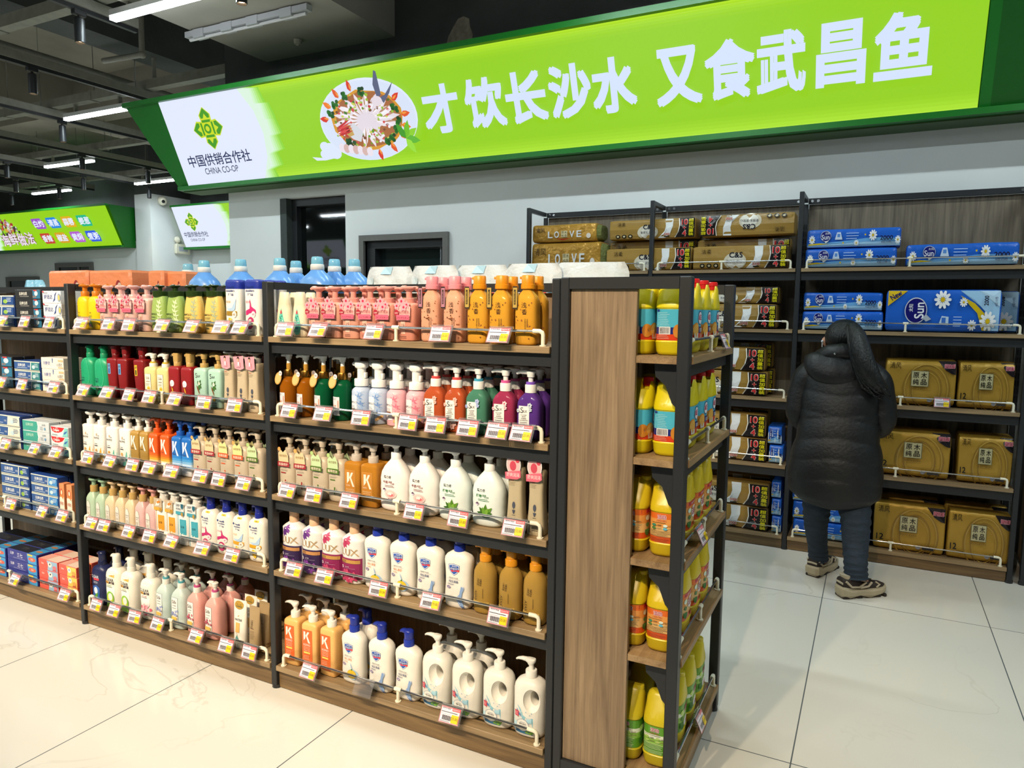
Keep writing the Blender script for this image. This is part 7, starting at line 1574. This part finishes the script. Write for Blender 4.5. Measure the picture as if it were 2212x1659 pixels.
pack('cs', 1430, 1662, L5+.157, .152, 0, 'upper brown tissue pack, bottom wall shelf', d=.14)
pack('cs', 1430, 1664, L5, .338, .155, 'tall brown pack standing behind the two, bottom wall shelf', d=.09)
for i, n in enumerate(('lowest', 'middle', 'topmost')):
    pack('sun', 1666+3*i*0, 1688, L5+.112*i, .111, .005*i, '%s small blue pack of the stack before the post, bottom shelf' % n, d=.2)
    pack('sun', 1711, 1880, L5+.112*i, .111, .005*i, '%s blue daisy pack of the stack behind the shopper legs' % n, d=.2)
pack('g12', 1886, 2042, L5, .285, 0, 'gold tissue pack next to the shopper leg, bottom wall shelf', d=.13)
pack('g12', 2046, 2183, L5, .285, 0, 'gold tissue pack at the shelf end, bottom wall shelf', d=.13)
pack('g12', 1890, 2025, L5, .300, .145, 'rear gold pack beside the shopper leg, bottom wall shelf', d=.09)
pack('g12', 2035, 2175, L5, .300, .145, 'rear gold pack at the shelf end, bottom wall shelf', d=.09)
o = price_tag('29.90'); o.location = (wx(2034, WG, L3+.03), WG+.0005, L3+.0595); o.rotation_euler = (-.2, 0, 0); tag(o, 'price tag hanging under the gold packs on the third wall shelf', 'price tag', 'price tags on the gondola rails')
# snack bags at the picture edge
SNK = mat('yellow_snack_film', 'd99a14', .28, bump=.4, bscale=14, noise=.1, nscale=8)
for i, zz in enumerate((L5, L5+.118, L5+.236)):
    r = softbox(.30, .115, .22, SNK, (lambda p, w, h: (p.fan([(-w*.8, h*.1), (w*.5, h*.1), (w*.5, h*.9), (-w*.6, h*.9)], 'c9b41e'), p.disc(-w*.2, h*.45, w*.3, h*.3, '3f9ac0', 14), p.leaf(-w*.5, h*.7, w*.5, h*.3, .3, '5a7a2e'))) if i == 2 else (lambda p, w, h: p.disc(0, h*.5, w*.4, h*.3, 'd07a14', 14)), 'snack_bag', seed=31+i, amp=.012, e=3)
    r.location = (.800+PW+.005+.165, WG+.015+.125, zz+.012); tag(r, ('lowest orange snack bag of the stack at the shelf corner', 'middle orange snack bag of the stack at the shelf corner', 'yellow snack bag with blue print topping the orange ones')[i], 'snack bag', 'snack bags at the picture edge')
# ================================================================== the shopper
PB = Vector((-.15, 4.24, 0))
r = empty('person', (PB.x, PB.y, 0))
tag(r, 'person with ponytail in long black quilted coat and jeans, facing the wall shelf', 'person')
L_ = lambda x, y, z: (x-PB.x, y-PB.y, z)
SKIN = mat('skin', 'c08a6c', .5, noise=.05, nscale=40)
COAT = mat('black_quilted_nylon', '0a0c0f', .5, noise=.15, nscale=25, bump=.15, bscale=60)
JEAN = mat('dark_denim', '1f2b38', .8, noise=.22, nscale=18, bump=.35, bscale=28, stretch=(1, 1, 2.2))
HAIR = mat('dark_hair', '0d1012', .38, noise=.3, nscale=40, stretch=(6, 6, 1), bump=.4, bscale=30)
# body: one skinned surface from the pelvis out to every fingertip
V, E_, R_ = [], [], []
def node(p, rad, par=None):
    V.append(L_(*p)); R_.append(rad)
    if par is not None: E_.append((par, len(V)-1))
    return len(V)-1
pel = node((-.15, 4.24, .70), .12)
sp = node((-.15, 4.26, .90), .115, pel); ch = node((-.15, 4.30, 1.10), .12, sp); nk = node((-.15, 4.335, 1.225), .05, ch)
hd = node((-.152, 4.365, 1.30), .072, nk); h2 = node((-.152, 4.375, 1.36), .084, hd); node((-.15, 4.365, 1.415), .062, h2)
ns = node((-.155, 4.468, 1.318), .012, h2)
for s, hip, kn, an, to in ((-1, (-.23, 4.24, .62), (-.235, 4.265, .37), (-.218, 4.345, .10), (-.180, 4.44, .05)), (1, (-.07, 4.225, .62), (-.035, 4.175, .36), (-.02, 4.11, .11), (.045, 4.165, .05))):
    a = node(hip, .085, pel); b = node(kn, .055, a); c = node(an, .038, b); node(to, .032, c)
for s, sh, el, wr, fw in ((-1, (-.315, 4.30, 1.175), (-.365, 4.29, .955), (-.285, 4.475, .875), (.35, .90, -.12)), (1, (.015, 4.30, 1.165), (.065, 4.285, .945), (-.02, 4.475, .865), (-.35, .90, -.12))):
    a = node(sh, .055, ch); b = node(el, .042, a); c = node(wr, .028, b)
    f = Vector(fw).normalized(); side = f.cross(Vector((0, 0, 1))).normalized(); up = side.cross(f).normalized(); w = Vector(wr)
    palm = w+f*.065; pm = node(tuple(palm), .030, c)
    for k, (o, ln) in enumerate(((-.027, .062), (-.009, .074), (.009, .069), (.027, .054))):
        b0 = palm+side*o+f*.022; k1 = b0+f*ln*.5-up*.006; k2 = k1+f*ln*.3-up*.016; k3 = k2+f*ln*.12-up*.020
        q = node(tuple(b0), .0095, pm); q = node(tuple(k1), .0088, q); q = node(tuple(k2), .0080, q); node(tuple(k3), .0068, q)
    t0 = w+f*.030+side*(-.030*s); t1 = t0+f*.028+side*(-.018*s)-up*.006; t2 = t1+f*.024-up*.012
    q = node(tuple(t0), .0115, c); q = node(tuple(t1), .0098, q); node(tuple(t2), .0080, q)
me = bpy.data.meshes.new('body'); me.from_pydata(V, E_, []); o = ob('body', me, r)
m = o.modifiers.new('skin', 'SKIN'); m.use_smooth_shade = True
for i, sv in enumerate(me.skin_vertices[0].data): sv.radius = (R_[i], R_[i]); sv.use_root = (i == pel)
o.modifiers.new('sub', 'SUBSURF').levels = 1; o.modifiers['sub'].render_levels = 1
dg = bpy.context.evaluated_depsgraph_get(); m2 = bpy.data.meshes.new_from_object(o.evaluated_get(dg)); o.modifiers.clear(); o.data = m2; m2.materials.clear(); m2.materials.append(SKIN); m2.shade_smooth()
def kid(b, name, m, sm=60, parent=None): return b.build(name, m, parent or r, sm)
for sx in (-.032, .032):
    b = MB(); b.ell(L_(-.152+sx, 4.452, 1.345), .012, .009, .011, 10, 8); kid(b, 'eye', mat('eye_white', 'e4e0da', .2))
b = MB(); b.ell(L_(-.152, 4.449, 1.278), .022, .008, .006, 10, 6); kid(b, 'mouth', mat('lip', '9a4a48', .5))
b = MB(); b.tube([L_(-.243, 4.350, 1.372), L_(-.252, 4.338, 1.356), L_(-.251, 4.336, 1.335), L_(-.241, 4.346, 1.316)], [.007, .012, .011, .006], 10, flat=.6); kid(b, 'ear', SKIN)
b = MB(); b.tube([L_(-.061, 4.350, 1.372), L_(-.052, 4.338, 1.356), L_(-.053, 4.336, 1.335), L_(-.063, 4.346, 1.316)], [.007, .012, .011, .006], 10, flat=.6); kid(b, 'ear', SKIN)
# hair: cap pulled back into a ponytail falling over the shoulder
b = MB(); Rg = []
for j in range(15):
    a = PI*j/14; z = 1.372+.098*math.cos(a); k = max(.05, math.sin(a))
    if z < 1.285: break
    Rg.append((z, .099*k*(1 if z > 1.34 else .93), .112*k*(1 if z > 1.34 else .92), 2.1, L_(-.151, 0, 0)[0], L_(0, 4.352+.010*math.cos(a), 0)[1]))
b.loft(Rg[::-1], 28); kid(b, 'hair', HAIR)
b = MB(); b.tube([L_(-.115, 4.262, 1.425), L_(-.112, 4.245, 1.415)], [.026, .026], 14); kid(b, 'hair_tie', mat('hair_tie', '1a1a22', .7))
b = MB(); rn = random.Random(4)
PT = [(-.125, 4.285, 1.425), (-.105, 4.235, 1.425), (-.085, 4.195, 1.385), (-.066, 4.170, 1.315), (-.038, 4.150, 1.235), (.002, 4.145, 1.165), (.050, 4.150, 1.115), (.082, 4.16, 1.095)]
b.tube([L_(*q) for q in PT], [.022, .030, .043, .052, .054, .046, .030, .004], 18)
for i in range(26):
    ph = rn.random()*2*PI; rad = [.018, .026, .038, .047, .050, .046, .036, .022]
    b.tube([L_(q[0]+rad[j]*math.cos(ph+.1*j), q[1]+rad[j]*.9*math.sin(ph+.1*j), q[2]+rad[j]*.5*math.sin(ph*2)-(.006*j*rn.random() if j > 4 else 0)) for j, q in enumerate(PT)], [.006, .009, .010, .010, .009, .008, .005, .001], 6)
kid(b, 'ponytail', HAIR)
# quilted coat with chevron seams
def puff(x, z, rx): return abs(math.sin(PI*(z+.16*abs(x)*(1 if z < .95 else -.9)+.02)/.108))**.55
KEY = [(.485, .200, .150, -.150, 4.235), (.52, .236, .172, -.152, 4.235), (.60, .246, .180, -.154, 4.235), (.72, .238, .176, -.154, 4.240), (.84, .212, .160, -.152, 4.250), (.95, .205, .152, -.150, 4.265), (1.06, .206, .148, -.150, 4.285), (1.15, .196, .135, -.150, 4.295), (1.21, .160, .112, -.150, 4.305), (1.255, .105, .090, -.150, 4.315), (1.29, .080, .080, -.150, 4.325)]
n, K = 56, 96; VV = []; FF = []
for j in range(K+1):
    z = KEY[0][0]+(KEY[-1][0]-KEY[0][0])*j/K
    for a, c in zip(KEY, KEY[1:]):
        if a[0] <= z <= c[0]+1e-9: t = (z-a[0])/(c[0]-a[0]); rx, ry, cx, cy = [a[i]+(c[i]-a[i])*t for i in (1, 2, 3, 4)]; break
    for i in range(n):
        w = 2*PI*i/n; x = math.cos(w); y = math.sin(w); k = .97+(.034*puff(rx*x, z, rx)-.020 if z < 1.2 else 0)
        droop = (.030 if j == 0 else .03*max(0, 1-(z-.485)/.12))*(-1)*max(0, -y)*(1-abs(x))
        VV.append(L_(cx+rx*math.copysign(abs(x)**.86, x)*k, cy+ry*math.copysign(abs(y)**.86, y)*k, z+droop))
for j in range(K):
    for i in range(n): FF.append((j*n+i, j*n+(i+1) % n, (j+1)*n+(i+1) % n, (j+1)*n+i))
b = MB(); b.add(VV, FF); b.f.append([i for i in range(n-1, -1, -1)]); b.c.append(None); b.m.append(0); b.f.append([K*n+i for i in range(n)]); b.c.append(None); b.m.append(0)
coat = kid(b, 'coat', COAT, 80)
def sleeve(pts, rads):
    b = MB(); P = []; R = []
    N = 44
    for j in range(N+1):
        t = j/N*(len(pts)-1); i = min(int(t), len(pts)-2); f = t-i
        p0 = Vector(pts[max(i-1, 0)]); p1 = Vector(pts[i]); p2 = Vector(pts[i+1]); p3 = Vector(pts[min(i+2, len(pts)-1)])
        P.append(L_(*(.5*((2*p1)+(p2-p0)*f+(2*p0-5*p1+4*p2-p3)*f*f+(3*p1-p0-3*p2+p3)*f**3)))); rr_ = rads[i]+(rads[i+1]-rads[i])*f
        R.append(rr_*(.90+.045*abs(math.sin(PI*j/7.3))**.6))
    b.tube(P, R, 18); return kid(b, 'sleeve', COAT, 80)
sleeve([(-.245, 4.300, 1.205), (-.318, 4.298, 1.150), (-.352, 4.290, 1.04), (-.360, 4.288, .945), (-.335, 4.360, .885), (-.288, 4.465, .872)], [.072, .083, .075, .072, .062, .046])
sleeve([(-.055, 4.300, 1.200), (.018, 4.298, 1.140), (.052, 4.288, 1.03), (.062, 4.284, .935), (.040, 4.350, .878), (-.015, 4.460, .865)], [.072, .084, .076, .074, .064, .046])
# hood folded on the back
b = MB(); N = 13; Rg = []
for j in range(N):
    t = -1+2*j/(N-1); k = max(.08, 1-abs(t)**2.6)**.5; Rg.append((t*.158, .062*k*(1+.05*math.cos(9*t)), .090*k, 2.3, -.018*abs(t)**2*0, -.035*(1-abs(t)**2)))
b.loft(Rg, 22, xf=Matrix.Translation(L_(-.182, 4.222, 1.225)) @ Matrix.Rotation(math.radians(6), 4, 'Y') @ Matrix(((0, 0, 1, 0), (.94, .34, 0, 0), (-.34, .94, 0, 0), (0, 0, 0, 1)))); hood = kid(b, 'hood', COAT, 80)
b = MB(); b.tube([L_(-.275, 4.292, 1.235), L_(-.268, 4.240, 1.262), L_(-.215, 4.215, 1.290), L_(-.15, 4.212, 1.300), L_(-.09, 4.222, 1.292), L_(-.045, 4.262, 1.262), L_(-.03, 4.31, 1.238)], [.022, .030, .034, .035, .033, .028, .02], 12, flat=1.3); kid(b, 'collar', COAT, 80)
b = MB(); b.ell(L_(-.185, 4.170, 1.285), .006, .004, .006, 8, 6); kid(b, 'snap_button', STEEL)
# jeans
def trouser(pts, rads, seed):
    b = MB(); P = []; R = []; N = 46; rn = random.Random(seed)
    for j in range(N+1):
        t = j/N*(len(pts)-1); i = min(int(t), len(pts)-2); f = t-i
        P.append(L_(*(Vector(pts[i]).lerp(Vector(pts[i+1]), f)))); q = rads[i]+(rads[i+1]-rads[i])*f
        z = pts[i][2]+(pts[i+1][2]-pts[i][2])*f
        wr = .05*math.sin(j*1.9+seed)*(1 if (z < .22 or .32 < z < .50) else .25)
        R.append(q*(1+wr))
    b.tube(P, R, 20); return kid(b, 'trouser_leg', JEAN, 80)
trouser([(-.228, 4.240, .70), (-.232, 4.242, .55), (-.236, 4.262, .40), (-.236, 4.285, .30), (-.222, 4.335, .165), (-.216, 4.350, .095)], [.105, .088, .072, .062, .052, .054], 1)
trouser([(-.075, 4.230, .70), (-.058, 4.215, .55), (-.036, 4.185, .40), (-.030, 4.160, .28), (-.022, 4.115, .17), (-.016, 4.105, .100)], [.105, .090, .076, .066, .058, .060], 2)
# chunky sneakers
def shoe(heel, ang):
    s = empty('shoe', L_(heel[0], heel[1], 0), 0); s.parent = r; s.rotation_euler = (0, 0, ang)      # local +x is the toe
    def outline(o=0): return [(-.012-o, -.025), (-.004-o*.7, -.040-o*.7), (.03, -.045-o), (.09, -.040-o), (.15, -.048-o), (.205, -.045-o), (.245+o*.6, -.028-o*.5), (.258+o, 0), (.245+o*.6, .030+o*.5), (.205, .044+o), (.15, .044+o), (.09, .038+o), (.03, .042+o), (-.004-o*.7, .036+o*.7), (-.012-o, .020)]
    b = MB(); V0 = []; rows = ((.003, -.006), (.020, .004), (.040, .006), (.050, .001))
    for z, o in rows:
        for i, (x, y) in enumerate(outline(o)):
            toe = max(0, (x-.19)/.07); V0.append((x, y, z+toe*.012+(.010 if z < .01 and i % 2 else 0)+(.014 if z > .035 and x < .03 else 0)))
    k = 15; b.add(V0, [tuple(range(k-1, -1, -1)), tuple(range(3*k, 4*k))]+[(j*k+i, j*k+(i+1) % k, (j+1)*k+(i+1) % k, (j+1)*k+i) for j in range(3) for i in range(k)]); b.build('sole', mat('cream_rubber', 'a89c82', .6, noise=.08), s, 25)
    b = MB()
    for x0, x1 in ((-.016, .050), (.075, .105), (.130, .160), (.185, .215), (.232, .258)):
        b.box((max(x0, -.008), -.040, .0), (min(x1, .250), .038, .016), r=.004)
    b.build('tread', mat('brown_rubber', '2a211d', .7), s, 30)
    b = MB(); Rg = [(-.008, .030, .036, 2.4, .075, 0), (.02, .038, .040, 2.4, .074, 0), (.06, .038, .042, 2.3, .074, 0), (.09, .036, .036, 2.3, .072, 0), (.13, .038, .030, 2.2, .064, 0), (.18, .040, .024, 2.2, .056, 0), (.225, .033, .019, 2.2, .055, 0), (.250, .016, .010, 2.2, .054, 0)]
    b.loft([(x, h, w, e, cz, 0) for x, w, h, e, cz, _ in Rg], 20, xf=Matrix(((0, 0, 1, 0), (0, 1, 0, 0), (1, 0, 0, 0), (0, 0, 0, 1)))); u = b.build('upper', mat('brown_suede', '2e2521', .75, noise=.15), s, 60)
    b = MB()
    for sg in (-1, 1):
        b.tube([(.005, sg*.034, .095), (.035, sg*.042, .066), (.080, sg*.043, .064), (.118, sg*.041, .088), (.10, sg*.034, .100)], .0062, 8); b.tube([(.085, sg*.043, .060), (.13, sg*.044, .066), (.155, sg*.036, .084)], .0062, 8); b.tube([(.18, sg*.041, .056), (.205, sg*.034, .068), (.19, sg*.018, .078)], .0055, 8)
    b.tube([(-.006, -.028, .080), (-.012, 0, .084), (-.006, .028, .080)], .006, 8); b.build('overlay_panel', mat('cream_suede', 'a99d86', .7, noise=.08), s, 60)
    b = MB(); b.loft([(.088, .040, .030, 2.2, .042, 0), (.112, .038, .031, 2.2, .034, 0), (.125, .034, .029, 2.2, .026, 0)], 20); b.build('ankle_collar', mat('cream_suede', 'a99d86', .7, noise=.08), s, 60)
    b = MB()
    for i in range(4): b.tube([(.108+.020*i, -.024, .100-.006*i), (.112+.020*i, 0, .106-.006*i), (.108+.020*i, .024, .100-.006*i)], .003, 6)
    b.build('lace', mat('dark_lace', '1e1a1a', .8), s)
    return s
shoe((-.242, 4.310), math.atan2(.20, .085)); shoe((-.085, 4.062), math.atan2(.13, .17))
e = MB(); e.ell((0, 0, 0), .007, .006, .008, 10, 8); e.tube([(0, 0, -.004), (0, .004, -.032)], [.003, .0028], 8); tag(e.build('earbud', mat('white_gloss', 'e8e8ea', .2), None, 60, (-.2585, 4.332, 1.345)), 'white wireless earbud in the ear of the shopper', 'earbud')
